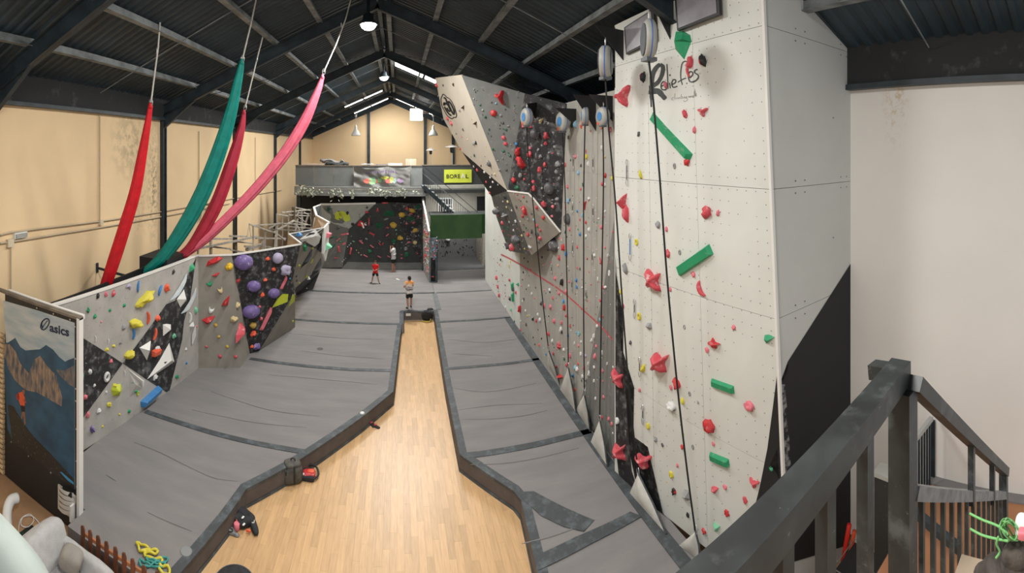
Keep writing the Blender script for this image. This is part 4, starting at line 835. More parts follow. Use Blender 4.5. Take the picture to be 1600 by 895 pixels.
holds(SO, ov, C2, """red 415 335 46 110 blob 12;red 392 395 36 30;pinkred 398 190 26 28;dgrey 368 232 18 16;dgrey 433 238 22 22;dgrey 322 296 26 34;pinkred 540 303 38 40;dgrey 487 367 30 20;red 612 412 42 46;pinkred 545 497 36 40;black 402 563 24 20;dgrey 400 485 22 14;dgreen 430 525 20 34;lblue 510 437 28 28;grey 445 430 28 18;
pinkred 580 545 34 30;dgrey 545 590 50 40;pinkred 575 632 50 46;pinkred 450 592 34 48;dgrey 560 672 34 24;dgrey 490 560 20 50;white 470 727 30 22 bar -25;grey 480 625 14 20;
black 205 188 36 50;cream 233 240 32 34;cream 218 300 24 26;dgrey 120 340 60 70 ball;dgrey 210 392 90 50 shard;grey 185 375 50 24;pinkred 176 468 42 46;white 318 452 32 36;dgreen 190 515 24 30;dgreen 237 522 26 34;white 296 548 26 30;dgrey 330 640 76 80 ball;pinkred 285 730 52 90 blob;
dgrey 235 715 60 80 blob;yellow 412 747 24 22;lilac 365 752 18 20;cream 384 604 28 30;dgreen 215 640 26 30;pinkred 282 615 20 26;white 180 240 20 16;cream 95 310 30 24;pinkred 125 385 30 26;white 275 335 20 26;grey 250 460 16 30;grey 290 490 20 14;pinkred 175 558 24 26;white 345 700 20 14;dgreen 300 690 20 22""")
for _ in range(46):
    x, y = R.uniform(730, 812), R.uniform(130, 280); p, nn = SO.hit(x, y)
    if p is not None: hold(SO, ov, R.choice(['dgrey', 'grey', 'dgreen', 'grey', 'dgrey']), x, y, R.uniform(1.5, 4), R.uniform(1.5, 4), 'chip', label=False)
for _ in range(50):
    x, y = R.uniform(800, 880), R.uniform(165, 340); p, nn = SO.hit(x, y)
    if p is not None: hold(SO, ov, R.choice(['dgrey', 'grey', 'black', 'grey', 'pinkred', 'grey']), x, y, R.uniform(1.5, 5), R.uniform(1.5, 4), 'chip', label=False)
for _ in range(30):
    x, y = R.uniform(772, 828), R.uniform(310, 395); p, nn = SO.hit(x, y)
    if p is not None: hold(SO, ov, R.choice(['grey', 'white', 'dgrey', 'black', 'pinkred']), x, y, R.uniform(1.2, 3), R.uniform(1.2, 3), 'chip', label=False)
# ================================================================ white tower
tw = thing('climbing_tower', (6.1, 6.8, 0), 'tall white climbing tower with rows of bolt holes and painted lettering', 'climbing wall')
YT = 4.65
def tl(z): return Vector((4.74, 9.03, z))
def tr(z): return Vector((5.53-.062*(z-ZM), YT, z))
def tp_(u, z): return tl(z).lerp(tr(z), u)
ZR = [ZM, 2.6, 5.06, 7.1, 9.6, 10.55]; US = [0, .30, .62, 1.0]
# u positions of the vertical joints, seen near x = 1000 and x = 1085
polys = []
nT = Vector((tr(5)-tl(5)).y*1.0 and (-(YT-9.03)*-1, 0, 0))
for i in range(3):
    for j in range(5):
        u0, u1, z0, z1 = US[i]+.0008, US[i+1]-.0008, ZR[j]+.004, ZR[j+1]-.004
        q = [tp_(u0, z0), tp_(u1, z0), tp_(u1, z1), tp_(u0, z1)]
        n = (q[1]-q[0]).cross(q[3]-q[0]).normalized(); n = n if n.x < 0 else -n
        MB().slab(q, n, .03).obj('panel', M['tower'], tw)
for j in range(8):
    for i in range(4):
        z0, z1 = ZM+(12-ZM)*j/8, ZM+(12-ZM)*(j+1)/8; polys.append([tp_(i/4, z0), tp_((i+1)/4, z0), tp_((i+1)/4, z1), tp_(i/4, z1)])
ST = Surf(polys)
side = []
for j in range(5):
    z0, z1 = ZR[j]+.004, ZR[j+1]-.004
    if j == 0: z0 = 0.0
    a0, a1 = tr(z0), tr(z1)
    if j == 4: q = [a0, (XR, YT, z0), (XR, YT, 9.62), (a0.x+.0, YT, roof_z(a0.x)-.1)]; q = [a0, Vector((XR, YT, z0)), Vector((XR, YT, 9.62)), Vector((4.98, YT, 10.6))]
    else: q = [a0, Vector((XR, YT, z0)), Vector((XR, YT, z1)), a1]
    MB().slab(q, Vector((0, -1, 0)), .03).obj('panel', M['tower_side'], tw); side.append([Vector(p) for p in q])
SS = Surf([[tr(-.6), (XR, YT, -.6), (XR, YT, 10), tr(10.5)]])
MB().slab([tl(ZT), tl(10.5), Vector((XR, 9.03, 9.6)), Vector((XR, 9.03, ZT))], Vector((0, 1, 0)), .03).obj('rear_panel', M['dark_ply'], tw)
MB().beam(tr(ZM)+Vector((-.012, -.012, 0)), tr(10.55)+Vector((-.012, -.012, 0)), .05, .05).obj('corner_trim', M['edge'], tw)
# black painted areas
paint(ST, tw, [(1215, 585), (1208, 640), (1200, 700), (1188, 760), (1178, 800), (1195, 830), (1225, 870), (1234, 870), (1227, 780), (1220, 690)], M['black_clean'], off=.02, cuts=3, label='black painted area')
paint(SS, tw, [(1328.5, 412), (1328.5, 850), (1238, 878), (1232, 800), (1226, 700), (1217, 586)], M['black_clean'], cuts=3, label='black painted area')
scuff = mat('white_scuff', (.25, .25, .25), .9, spots=((.02, .02, .02), 9, .42, .12, 1))
strokes(SS, tw, [([(1222, 600), (1226, 660), (1231, 740), (1237, 830)], [7, 10, 9, 8])], scuff, 'chalk_scuff', .012)
paint(ST, tw, smooth2([(962.5, 395), (966, 470), (972, 545), (981, 640), (988, 735), (1003, 765), (1035, 800), (1068, 833), (1078, 860)], 2)+[(1079, 868), (1050, 845), (1010, 798), (968, 745), (963.5, 700), (962.5, 600)], M['black_ply'], off=.02, cuts=3, label='black painted strip')
# bolt holes in rows
pt = []
for j in range(50):
    z = ZM+.25+j*.2
    for i in range(22):
        u = .03+i*.045; p = tp_(u, z)
        if z > 10.45 or R.random() < .12: continue
        pt.append((p+Vector((-.0, 0, 0)), None))
e = (tr(5)-tl(5)); nt_ = Vector((e.y, -e.x, 0)).normalized(); nt_ = nt_ if nt_.x < 0 else -nt_
m_dot = mat('bolt_hole_grey', (.16, .16, .15), .7)
dots(tw_surf := ST, tw, [(p+nt_*.004, nt_) for p, _ in pt], .010, m_dot)
dots(ST, tw, [(Vector((x, YT-.004, z)), Vector((0, -1, 0))) for z in (9.5, 9.7, 7.2, 7.0, 4.95, 5.16) for x in (5.7, 5.95, 7.05, 7.25)]+[(Vector((x, YT-.004, z)), Vector((0, -1, 0))) for z in (8.3, 6.1) for x in (6.8,)], .014, M['black_clean'])
# lettering
C = (1000, 80, 8.945)
gl = M['lettering'] = mat('dark_grey_paint', (.055, .06, .06), .7)
let = [([(165, 780), (160, 640), (170, 480), (172, 370), (190, 300), (240, 220), (290, 185)], [2.6, 4.6, 6.5, 7.5, 7, 6.4, 5.5]), ([(290, 185), (322, 210), (325, 270), (300, 360), (250, 440), (190, 480)], [5.5, 6.4, 6.4, 6, 6.5, 7]), ([(195, 560), (260, 560), (320, 620), (365, 672)], [9, 9, 7.5, 5.5]),
       ([(165, 480), (170, 560), (175, 600)], [8, 10, 8]), ([(300, 490), (350, 470), (365, 440), (330, 425), (300, 470), (310, 530), (350, 540), (385, 520)], 1.9), ([(382, 180), (388, 300), (395, 430), (400, 525)], 1.6), ([(420, 440), (430, 520)], 1.8), ([(418, 325), (430, 345)], 2.2),
       ([(450, 470), (500, 440), (505, 405), (470, 400), (450, 450), (470, 505), (530, 490)], 2.0), ([(665, 145), (620, 145), (590, 190), (575, 300), (580, 400), (600, 470)], 1.7), ([(535, 435), (590, 400), (650, 375)], 1.7), ([(655, 445), (664, 455)], 2.2),
       ([(700, 375), (740, 330), (735, 290), (700, 290), (680, 350), (700, 420), (745, 430), (775, 410)], 1.8), ([(810, 255), (775, 265), (770, 300), (815, 330), (820, 370), (780, 415), (740, 425)], 1.8)]
strokes(ST, tw, [(c2(smooth2(p, 3), C), w if not isinstance(w, list) else [w[min(i//3, len(w)-1)] for i in range((len(p)-1)*3+1)]) for p, w in let], gl, 'lettering', .012, 'dark hand-painted lettering Relief.es')
sm = [[(480, 650), (455, 655), (450, 680), (480, 680)], [(495, 590), (492, 675)], [(510, 650), (508, 672)], [(525, 672), (530, 645), (545, 668), (555, 640), (568, 665)], [(585, 600), (578, 660), (600, 655), (598, 635), (580, 640)], [(615, 640), (614, 662)], [(628, 662), (632, 632), (648, 655)], [(665, 630), (652, 650), (668, 655), (665, 690), (625, 705), (618, 685)],
      [(685, 625), (692, 650), (705, 625), (714, 648), (722, 620)], [(745, 618), (732, 640), (750, 642), (748, 618)], [(762, 560), (764, 635)], [(775, 530), (778, 632)], [(795, 590), (785, 605), (797, 618), (782, 628)]]
strokes(ST, tw, [(c2(smooth2(p, 2), C), .55) for p in sm], gl, 'small_lettering', .012)
C5t = (920, 0, 2.983); C6t = (940, 280, 2.983); C7 = (900, 560, 2.67)
holds(ST, tw, C5t, """pinkred 172 450 62 96 star 20;black 259 360 26 46;red 253 359 20 40 ball;black 537 280 34 58;red 530 280 26 48 ball;pinkred 478 290 26 62 blob -10;pinkred 467 325 26 70 cres 190;pink 362 396 24 34;pinkred 452 530 28 42;pinkred 537 520 44 46 star;pink 495 605 22 32;
dgrey 235 626 16 26;yellow 244 812 14 42;red 461 752 36 42;grey 401 773 18 28 ring;white 18 0 4 4""")
hold(ST, tw, 'green', 1047.5, 211, 74, 13, 'bar', -36, depth=9)
volume(ST, tw, HM['green'], [(1055.5, 48), (1067, 47), (1079, 54), (1081.5, 66), (1070, 96), (1055, 78)], [(1064, 66), (1076, 62)], .16, 'climbing_hold', 'green diamond-shaped faceted hold')
holds(ST, tw, C6t, """pinkred 108 110 34 90 shard 10;pinkred 120 160 32 80 blob 10;grey 265 212 32 36;pink 305 232 20 26;pinkred 312 346 28 38;yellow 165 292 24 34 ring;pinkred 494 152 46 54;pink 545 157 22 30;grey 115 416 20 48;pinkred 250 470 66 112 star 45;pink 430 443 24 30;pinkred 470 508 42 70 cres 210;
pink 322 513 18 20;grey 388 688 18 24 ring;grey 366 340 18 26 ring;yellow 178 638 28 38 ring;grey 223 683 28 40 shard;dgrey 137 761 18 22;pinkred 104 592 16 22;pink 618 690 26 24;red 528 762 52 40 star;pink 493 795 24 28;green 780 745 46 62 shard -20;pinkred 282 852 90 88 star 45;yellow 92 525 14 24;yellow 196 880 24 26""")
hold(ST, tw, 'green', 1085.5, 407, 64, 17, 'bar', 33, depth=10)
holds(ST, tw, C7, """red 424 101 34 50;pink 398 120 16 22;white 402 198 38 34;black 404 206 30 16;yellow 446 177 18 28;pink 727 196 42 40 blob;pinkred 182 82 42 78 star 45;red 558 280 46 52;pink 574 355 18 18;pinkred 190 385 56 66 star 45;pinkred 292 420 62 62 star 20;yellow 303 282 20 26;
grey 333 337 18 26 shard;dgrey 362 361 14 16;red 446 367 22 20;pink 425 444 16 18;yellow 400 483 26 28;yellow 380 513 10 8;black 410 553 22 30;red 412 551 16 24 ball;grey 463 566 40 56 shard;black 468 652 18 20;pinkred 748 515 40 44 star;pink 623 535 22 22;pinkred 582 548 34 42 shard;
pinkred 708 590 22 30;red 631 643 26 28;red 535 718 22 24;mint 590 700 34 40 star;green 817 457 24 24;grey 475 146 14 22 ring;grey 489 368 14 22 ring;white 176 258 22 32;pinkred 186 501 14 16;yellow 283 40 18 38;pink 267 130 14 16;lime 448 313 10 10;black 320 490 14 18 ring;grey 510 182 10 14""")
hold(ST, tw, 'green', 1130, 602, 36, 12, 'bar', 5, depth=8); hold(ST, tw, 'green', 1125, 717, 30, 12, 'bar', 8, depth=8)
# floodlights and gusset brackets at the tower's head
def flood(name, quad, label, lens):
    ps = [ST.hit(x, y)[0] for x, y in quad]; q = [p+nt_*.28 for p in ps]
    q = [EYE+(p-EYE)*((qq-EYE).length/(p-EYE).length) for p, qq in zip(ps, q)]
    t = thing(name, sum(q, Vector())/4, label, 'light')
    MB().slab(q, nt_, .07).obj('housing', M['black'], t); c = sum(q, Vector())/4
    MB().slab([c+(p-c)*.9+nt_*.012 for p in q], nt_, .012).obj('lens', lens, t)
    MB().beam(c-nt_*.05, c-nt_*.28, .05, .12).obj('bracket', M['black'], t)
lens = mat('grey_floodlight_lens', (.23, .22, .24), .25, var=.1)
flood('floodlight', [(975, 43), (1020, 14), (1024, 62), (978, 85)], 'smaller grey flat floodlight at the top left of the tower', lens)
flood('floodlight', [(1053, -20), (1122, -20), (1124, 22), (1058, 48)], 'larger grey flat floodlight with black frame at the top edge', lens)
def gusset(a, b, c, surf, par):
    A, B, C_ = surf.hit(*a)[0], surf.hit(*b)[0], surf.hit(*c)[0]; out = (surf.hit(*a)[1])
    pts = [A, C_, A+out*.55]
    nn = (pts[1]-pts[0]).cross(pts[2]-pts[0]).normalized()
    MB().slab(pts, nn, .02).obj('gusset_bracket', M['black'], par)
for (x, y0, y1, sf, par) in ((1047, -20, 62, ST, tw), (974, 48, 95, ST, tw)):
    A = sf.hit(x, y0)[0]; B = sf.hit(x, y1)[0]; MB().slab([A, B, A+nt_*.75+Vector((0, 0, .02))], Vector((nt_.y, -nt_.x, 0)), .02).obj('gusset_bracket', M['black'], par)
for (x, y0, y1) in ((900, 170, 197), (931, 150, 205), (957, 150, 190)):
    A = PX(x, y0, XW); B = PX(x, y1, XW); MB().slab([A, B, A+Vector((-.65, -.05, 0))], Vector((0, 1, 0)), .02).obj('gusset_bracket', M['black'], wall)
A = SO.hit(838, 160)[0]; MB().slab([A, SO.hit(836, 185)[0], P(822, 162, 13.0)], Vector((0, 1, 0)), .02).obj('gusset_bracket', M['black'], ov)
# ================================================================ auto-belays, their ropes and the canvas gates below
def belay(cx, cy, w, h, r, gate, rope, rg, face, lab, big=False):
    c = P(cx, cy, r); s = r/F; wm = w*s; hm = h*s
    t = thing('auto_belay', c, 'grey auto-belay device '+lab, 'auto-belay', 'auto-belays')
    ax = Vector(face).normalized(); th = min(.26, wm*.6)
    rad = hm*.42
    MB().lathe([(rad*.86, -th/2), (rad, -th*.3), (rad, th*.3), (rad*.86, th/2)], c, ax, 24).obj('housing', M['device'], t, True)
    MB().lathe([(rad*1.012, -th*.05), (rad*1.012, th*.05)], c, ax, 24).obj('seam_band', M['blue'], t, True)
    if big: MB().lathe([(rad*.8, th*.5), (rad*.75, th*.62)], c, ax, 20).obj('cover', M['device_dark'], t); MB().lathe([(rad*.8, -th*.62), (rad*.8, -th*.5)], c, ax, 20).obj('cover', M['device_dark'], t)
    else:
        MB().lathe([(rad*.46, -th*.56), (rad*.46, -th*.5), (rad*.46, th*.5), (rad*.46, th*.56)], c, ax, 20).obj('round_label', HM['blue'], t)
        q = c+Vector((0, 0, -rad*.72)); MB().lathe([(rad*.16, -th*.57), (rad*.16, th*.57)], q+ax.cross(Vector((0, 0, 1)))*rad*.3, ax, 8).obj('warning_label', HM['orange'], t)
    q = c+Vector((0, 0, -hm*.46)); MB().box(q-Vector((rad*.3, rad*.3, 0)), q+Vector((rad*.3, rad*.3, hm*.08))).obj('rope_outlet', M['device_dark'], t)
    q = c+Vector((0, 0, hm*.42)); MB().ring(q+Vector((0, 0, hm*.09)), ax, hm*.09, .012, 14, 6, .6, 1.3).obj('carabiner', M['steel'], t)
    pts = [c+Vector((0, 0, -hm*.46))]+[P(x, y, r+(rg-r)*(i+1)/len(rope)) for i, (x, y) in enumerate(rope)]
    rp = MB().tube(smooth2(pts, 4), .017, 6).obj('belay_rope', M['rope']); tag(rp, 'black webbing rope running down from the auto-belay '+lab, 'rope', 'belay ropes'); rp['label'] = 'black webbing rope below the auto-belay '+lab
    if gate: 
        b = [PZ(x, y, ZM+.02) for x, y in gate[1:]]; a = P(*gate[0], rg)
        mid = (b[0]+b[-1])/2; 
        vs = [a, b[0], b[-1], mid+Vector((-.06, -.03, -.0))]; k = 6
        V = []; Fc = []
        for i in range(k+1):
            for j in range(k+1):
                u = i/k; v = j/k; base = b[0].lerp(b[-1], v); p = a.lerp(base, u); p += Vector((-.10, 0, 0))*math.sin(math.pi*v)*math.sin(math.pi*u)*.8; V.append(p)
        for i in range(k):
            for j in range(k): Fc.append((i*(k+1)+j, i*(k+1)+j+1, (i+1)*(k+1)+j+1, (i+1)*(k+1)+j))
        t2 = thing('belay_gate', mid, 'off-white canvas gate below the auto-belay '+lab.replace('the three on ', 'three on '), 'canvas gate', 'belay gates')
        mesh('canvas_sheet', V, Fc, M['canvas'], t2, True, normals=False)
        e = [a]+[b[-1]]; MB().tube([a, a.lerp(b[-1], .5)+Vector((.02, 0, 0)), b[-1]], .02, 6).obj('dark_edging', M['vinyl'], t2)
        MB().ring(a+Vector((0, 0, .04)), (1, 0, 0), .06, .012, 12, 6, .7, 1.3).obj('carabiner', M['steel'], t2)
fc = (-.25, -1, 0)
belay(823, 183, 18, 34, 12.9, [(857, 546), (855, 570), (875, 602)], [(825, 240), (834, 330), (841, 400), (848, 470), (857, 545)], 13.9, (-1, -.15, 0), 'hung on the black face of the overhang')
belay(879, 190, 18, 38, 12.8, [(888, 573), (875, 608), (900, 644)], [(883, 300), (885, 400), (887, 500), (888, 572)], 12.6, (-1, -.10, 0), 'at the corner where the overhang meets the lead wall')
belay(914, 181, 17, 34, 11.4, [(913, 615), (900, 640), (922, 674)], [(912, 300), (912, 400), (912, 500), (913, 614)], 11.6, (1, -.35, 0), 'middle one of the three on the lead wall')
belay(942, 182, 20, 36, 10.5, [(937, 655), (923, 690), (949, 728)], [(943, 280), (941, 400), (939, 530), (937, 654)], 10.8, (-1, -.05, 0), 'on the lead wall closest to the white tower')
belay(946, 97, 28, 60, 8.9, [(997, 739), (984, 770), (1041, 834)], [(951, 200), (962, 320), (973, 480), (984, 620), (997, 737)], 9.35, (1, -.6, 0), 'at the left edge of the white tower', True)
belay(1014, 62, 27, 74, 7.3, [(1087, 830), (1061, 852), (1094, 876)], [(1021, 160), (1031, 280), (1042, 430), (1058, 600), (1073, 730), (1086, 828)], 8.0, (1, -.4, 0), 'in front of the tower beside the floodlights', True)
# quickdraws on the tower and the lead wall
def draw(surf, x, y, h, lab, colr='black'):
    p, n = surf.hit(x, y)
    if p is None: return
    r = (p-EYE).xy.length; hm = h*r/F; p = p+n*.035
    t = thing('quickdraw', p-Vector((0, 0, hm)), lab, 'quickdraw', 'quickdraws')
    rr_ = min(.055, hm*.16)
    MB().ring(p, n, rr_, .008, 12, 5, .6, 1.2).obj('carabiner', M['steel'], t); MB().ring(p-Vector((0, 0, hm-.04)), n, rr_, .008, 12, 5, .6, 1.2).obj('carabiner', M['steel'], t)
    MB().beam(p-Vector((0, 0, rr_)), p-Vector((0, 0, hm-.04-rr_)), .03, .008).obj('sling', HM[colr], t)
for x, y, h, w_, c_ in ((981, 254, 34, 'highest on the left of the white tower', 'dgrey'), (986, 369, 36, 'with blue sling beside the yellow ring hold', 'blue'), (993, 471, 24, 'above the middle yellow ring hold on the tower', 'dgrey'), (1001, 562, 24, 'near the yellow hold left of the large lower star', 'dgrey'),
                    (1006, 636, 24, 'low on the tower beside the white hold', 'dgrey')): draw(ST, x, y, h, 'steel quickdraw hanging '+w_, c_)
for x, y, h, k in ((897, 245, 20, 'upper second'), (928, 245, 22, 'upper third'), (896, 318, 16, 'middle second'), (928, 322, 20, 'middle third'), (896, 380, 18, 'lower second'), (927, 394, 18, 'lower third'), (895, 438, 16, 'low second'), (917, 454, 14, 'low third'), (863, 414, 14, 'leftmost')):
    draw(SR, x, y, h, 'small dark quickdraw on the lead wall, %s column' % k, 'black')
# ================================================================ mezzanine and what is under it
YM = 27.2
mz = thing('mezzanine', (-.5, YM+4, 4.6), 'grey mezzanine balcony with panelled parapet across the back of the hall', 'balcony')
xm0 = PY(461.5, 290, YM).x; xs = PY(660, 290, YM).x; xm1 = 5.6
zr = PY(560, 259.5, YM).z; zp = PY(560, 290, YM).z; zb = PY(560, 305, YM).z
box('floor_slab', (xm0, YM, zb+.12), (XR, YB-.4, zp-.25), M['dark_ply'], mz)
pg = [mat('parapet_grey_%s' % k, c_, .6, var=.06) for k, c_ in zip('abc', ((.135, .145, .145), (.155, .165, .16), (.20, .215, .21)))]
xs_ = [xm0]+[PY(x, 270, YM).x for x in (490, 521, 552)]
for a, b, k in zip(xs_, xs_[1:], (0, 1, 1)): box('parapet_panel', (a+.01, YM, zp), (b-.01, YM+.06, zr), pg[k], mz)
xa, xb = PY(552, 270, YM).x, PY(642, 270, YM).x
box('parapet_panel', (xa+.01, YM, zp), (xb-.01, YM+.06, zr), pg[1], mz); box('parapet_panel', (xb+.01, YM, zp), (xs, YM+.06, zr), pg[2], mz)
box('parapet_panel', (xs+.02, YM+1.2, zp-.1), (XR, YM+1.26, zr), mat('dark_parapet', (.035, .038, .04), .6), mz)
box('parapet_panel', (xs-.03, YM+.06, zp), (xs, YM+1.2, zr), pg[0], mz)
box('handrail', (xm0, YM-.03, zr), (xs, YM+.1, zr+.05), M['timber_dark'], mz); box('handrail', (xs, YM+1.17, zr), (XR, YM+1.3, zr+.05), M['timber_dark'], mz)
MB().box((xm0, YM-.28, zb+.16), (xs+.1, YM, zb+.52)).obj('fascia', mat('fascia_grey', (.19, .195, .185), .6, var=.1), mz)
MB().box((xm0, YM-.34, zb-.02), (xs+.3, YM, zb+.16)).obj('fascia', mat('fascia_light', (.24, .245, .235), .5, var=.3, vscale=.7), mz)
box('fascia', (xs+.1, YM+.9, zb+.1), (XR, YM+1.2, zp-.05), mat('fascia_pale', (.36, .35, .31), .6, var=.1), mz)
box('support_column', (xm0+.05, YM+.1, ZM), (xm0+.3, YM+.35, zb+.1), M['black_steel'], mz)
box('support_column', (xs-.02, YM-.02, ZM), (xs+.14, YM+.14, zb+.1), M['black_steel'], mz)
box('rear_panel', (xm0, YM+1.4, ZM), (1.5, YM+1.5, zb+.15), M['black_clean'], mz)
# banner
bn = thing('banner', (PY(597, 262, YM-.1).x, YM-.1, zp), 'crumpled grey cloth banner with purple lettering and coloured splashes on the parapet', 'banner')
x0, x1 = PY(553, 270, YM-.12).x, PY(641, 270, YM-.12).x; z0, z1 = PY(600, 293, YM-.12).z, zr-.02
k = 60; j_ = 26; V = []; Fc = []
def bz(u, v):
    d1 = abs((v-.95)+(u-.6)*(-.25)); s = .05*math.sin(14*(u-.6)*(1.4-v)+4*v)+.05*noise.noise(Vector((u*9, v*5+u*4, 1)))
    return s
for j in range(j_+1):
    for i in range(k+1):
        u, v = i/k, j/j_; sag = .10*(math.sin(math.pi*u/.6) if u < .6 else math.sin(math.pi*(u-.6)/.4))*v*v
        V.append((x0+(x1-x0)*u, YM-.13-bz(u, v), z0+(z1-z0)*v-sag))
for j in range(j_):
    for i in range(k): Fc.append((j*(k+1)+i, j*(k+1)+i+1, (j+1)*(k+1)+i+1, (j+1)*(k+1)+i))
mesh('cloth', V, Fc, mat('banner_cloth', (.20, .20, .19), .9, var=.1), bn, True, normals=False)
SB = Surf([[V[i] for i in f] for f in Fc])
C = (545, 255, 14.55)
for (cx, cy, rx, ry, cc) in ((410, 405, 80, 60, (.62, .16, .13)), (540, 400, 90, 90, (.24, .42, .22)), (560, 340, 50, 40, (.30, .48, .42)), (625, 410, 40, 45, (.65, .13, .11)), (700, 390, 50, 50, (.22, .45, .22)), (820, 330, 90, 36, (.62, .62, .12)), (890, 410, 55, 50, (.68, .14, .12)),
                       (975, 360, 50, 50, (.55, .6, .12)), (1040, 400, 40, 55, (.40, .55, .52)), (1170, 400, 80, 60, (.38, .28, .42)), (960, 420, 40, 28, (.7, .55, .25))):
    paint(SB, bn, c2(ragged(cx, cy, rx, ry, 14, seed=cx, a=.2), C), mat('splash_%d' % cx, cc, .9, var=.15), 'printed_splash', .012, 1)
pur = mat('banner_purple', (.14, .05, .22), .9)
ll = [[(420, 205), (385, 200), (380, 235), (425, 240)], [(450, 195), (448, 240), (490, 232)], [(520, 190), (522, 235)], [(555, 225), (560, 185), (585, 215), (610, 180), (620, 225)], [(650, 180), (655, 225), (690, 205), (655, 200)], [(720, 172), (726, 218)], [(750, 212), (755, 168), (790, 205), (795, 160)],
      [(860, 160), (825, 175), (838, 215), (868, 195)], [(900, 165), (915, 220), (935, 175), (955, 220), (970, 165)], [(990, 215), (1005, 165), (1035, 215)], [(1060, 165), (1070, 215), (1100, 210)]]
strokes(SB, bn, [(c2(p, C), .9) for p in ll], pur, 'printed_lettering', .014)
# Boreal sign
sg = thing('sign', (PY(715, 275, YM+1.1).x, YM+1.1, PY(715, 285, YM+1.1).z), 'lime green sign reading BOREAL on the dark parapet right of the banner', 'sign')
a = PY(694, 265, YM+1.1); b = PY(737, 285, YM+1.1)
box('board', (a.x, YM+1.1, b.z), (b.x, YM+1.18, a.z), mat('lime_sign', (.50, .56, .05), .6, var=.05), sg)
SG = Surf([[(a.x, YM+1.1, b.z), (b.x, YM+1.1, b.z), (b.x, YM+1.1, a.z), (a.x, YM+1.1, a.z)]])
def lettering(body, x0, z0, y, width, height, m, parent, name='lettering', n=(0, -1, 0), label=None, shear=0, bold=0):
    vs, fs = text_mesh(body, 1, shear, offset=bold); xa = min(v.x for v in vs); xb = max(v.x for v in vs); za = min(v.y for v in vs); zb_ = max(v.y for v in vs)
    o = mesh(name, [(x0+(v.x-xa)/(xb-xa)*width, y, z0+(v.y-za)/(zb_-za)*height) for v in vs], fs, m, parent, normals=False)
    if label: o['label'] = label
    return o
w_ = b.x-a.x; h_ = a.z-b.z
lettering('BORE', a.x+w_*.08, b.z+h_*.34, YM+1.085, w_*.50, h_*.30, M['black_clean'], sg, label='dark letters BORE', bold=.012); lettering('A', a.x+w_*.61, b.z+h_*.34, YM+1.085, w_*.14, h_*.36, HM['white'], sg, label='white letter A', bold=.012); lettering('L', a.x+w_*.78, b.z+h_*.34, YM+1.085, w_*.11, h_*.30, M['black_clean'], sg, label='dark letter L', bold=.012)
# garlands
leaf = mat('dusty_leaves', (.42, .45, .36), .8, rnd=.5)
gspots = [(475, 298, 14, 7), (487, 300, 10, 8), (500, 299, 6, 5), (519, 301, 5, 10), (532, 302, 6, 8), (551, 302, 5, 9), (580, 300, 8, 6), (592, 300, 8, 8), (604, 302, 8, 8), (622, 301, 8, 7), (633, 300, 6, 7), (649, 300, 5, 5)]
t = thing('leaf_garland', (PY(560, 300, YM-.4).x, YM-.4, zb), 'pale artificial leaf garland trailing along the mezzanine fascia', 'garland')
mb = MB()
for gx, gy, gw, gh in gspots:
    for _ in range(int(gw*gh*.9)):
        p = P(gx+R.gauss(0, gw*.42), gy+R.gauss(0, gh*.42), 26.7+R.uniform(-.1, .1)); a = Vector((R.uniform(-1, 1), R.uniform(-.5, .5), R.uniform(-1, 1))).normalized()*.085; b = Vector((R.uniform(-1, 1), R.uniform(-1, 0), R.uniform(-1, 1))).normalized()*.05
        mb.add([p-a, p+b, p+a, p-b], [(0, 1, 2, 3)])
o = mb.obj('leaf', leaf, t); o['kind'] = 'stuff'
MB().tube([P(x, 296+R.uniform(-1, 1), 26.72) for x in range(464, 660, 8)], .02, 5).obj('vine', M['timber_dark'], t)
# things lying on the mezzanine behind the rail
def at(x, y, Y): return PY(x, y, Y)
t = thing('folded_tarpaulin', at(522, 262, 28), 'crumpled dark and grey tarpaulins heaped behind the parapet', 'tarpaulin')
for x0, y0, x1, y1, w_, mm in ((500, 249, 536, 254, 5, 'mat_grey'), (508, 256, 545, 257, 7, 'dark_ply'), (533, 250, 543, 258, 3, 'mat_grey'), (503, 253, 520, 259, 4, 'dark_ply')):
    p, q = at(x0, y0, 28), at(x1, y1, 28.1); k = 6; pts = [p.lerp(q, i/k)+Vector((0, 0, .08*math.sin(i*1.7+x0))) for i in range(k+1)]
    MB().tube(pts, [w_*.018*(1+.3*math.sin(i*2)) for i in range(k+1)], 7).obj('fold', M[mm], t, True)
t = at(489, 262, 28); tag(box('timber_board', (t.x-.6, 27.9, t.z), (t.x+.9, 28.2, t.z+.28), M['wood_in']), 'tan timber boards lying behind the left end of the parapet', 'board')
t = at(642, 259, 28.2); g = thing('cardboard_box', (t.x, 28.2, t.z-.1), 'brown cardboard box on the mezzanine above the banner', 'box')
box('box_body', (t.x-.33, 28.0, t.z-.2), (t.x+.33, 28.5, t.z+.42), mat('cardboard', (.55, .38, .27), .8, var=.1), g); box('tape_strip', (t.x-.03, 27.99, t.z-.2), (t.x+.03, 28.5, t.z+.425), M['offwhite'], g)
t = at(618, 259, 28.2); tag(box('foam_board', (t.x-.45, 28.1, t.z-.2), (t.x+.42, 28.2, t.z+.16), M['white']), 'low white foam board left of the cardboard box', 'board')
t = at(600, 259, 28.3); tag(box('grey_board', (t.x-.5, 28.25, t.z-.2), (t.x+.45, 28.33, t.z+.1), M['mat_grey']), 'low grey board behind the parapet above the banner', 'board')
p0 = at(565, 261, 28.2); p1 = at(583, 261, 28.2); z_ = at(574, 256.5, 28.2).z; tag(MB().tube([p0, (p0.x, 28.2, z_), (p1.x, 28.2, z_), p1], .025, 6).obj('metal_hoop', M['steel']), 'thin metal hoop rail above the parapet near the middle column', 'rail')
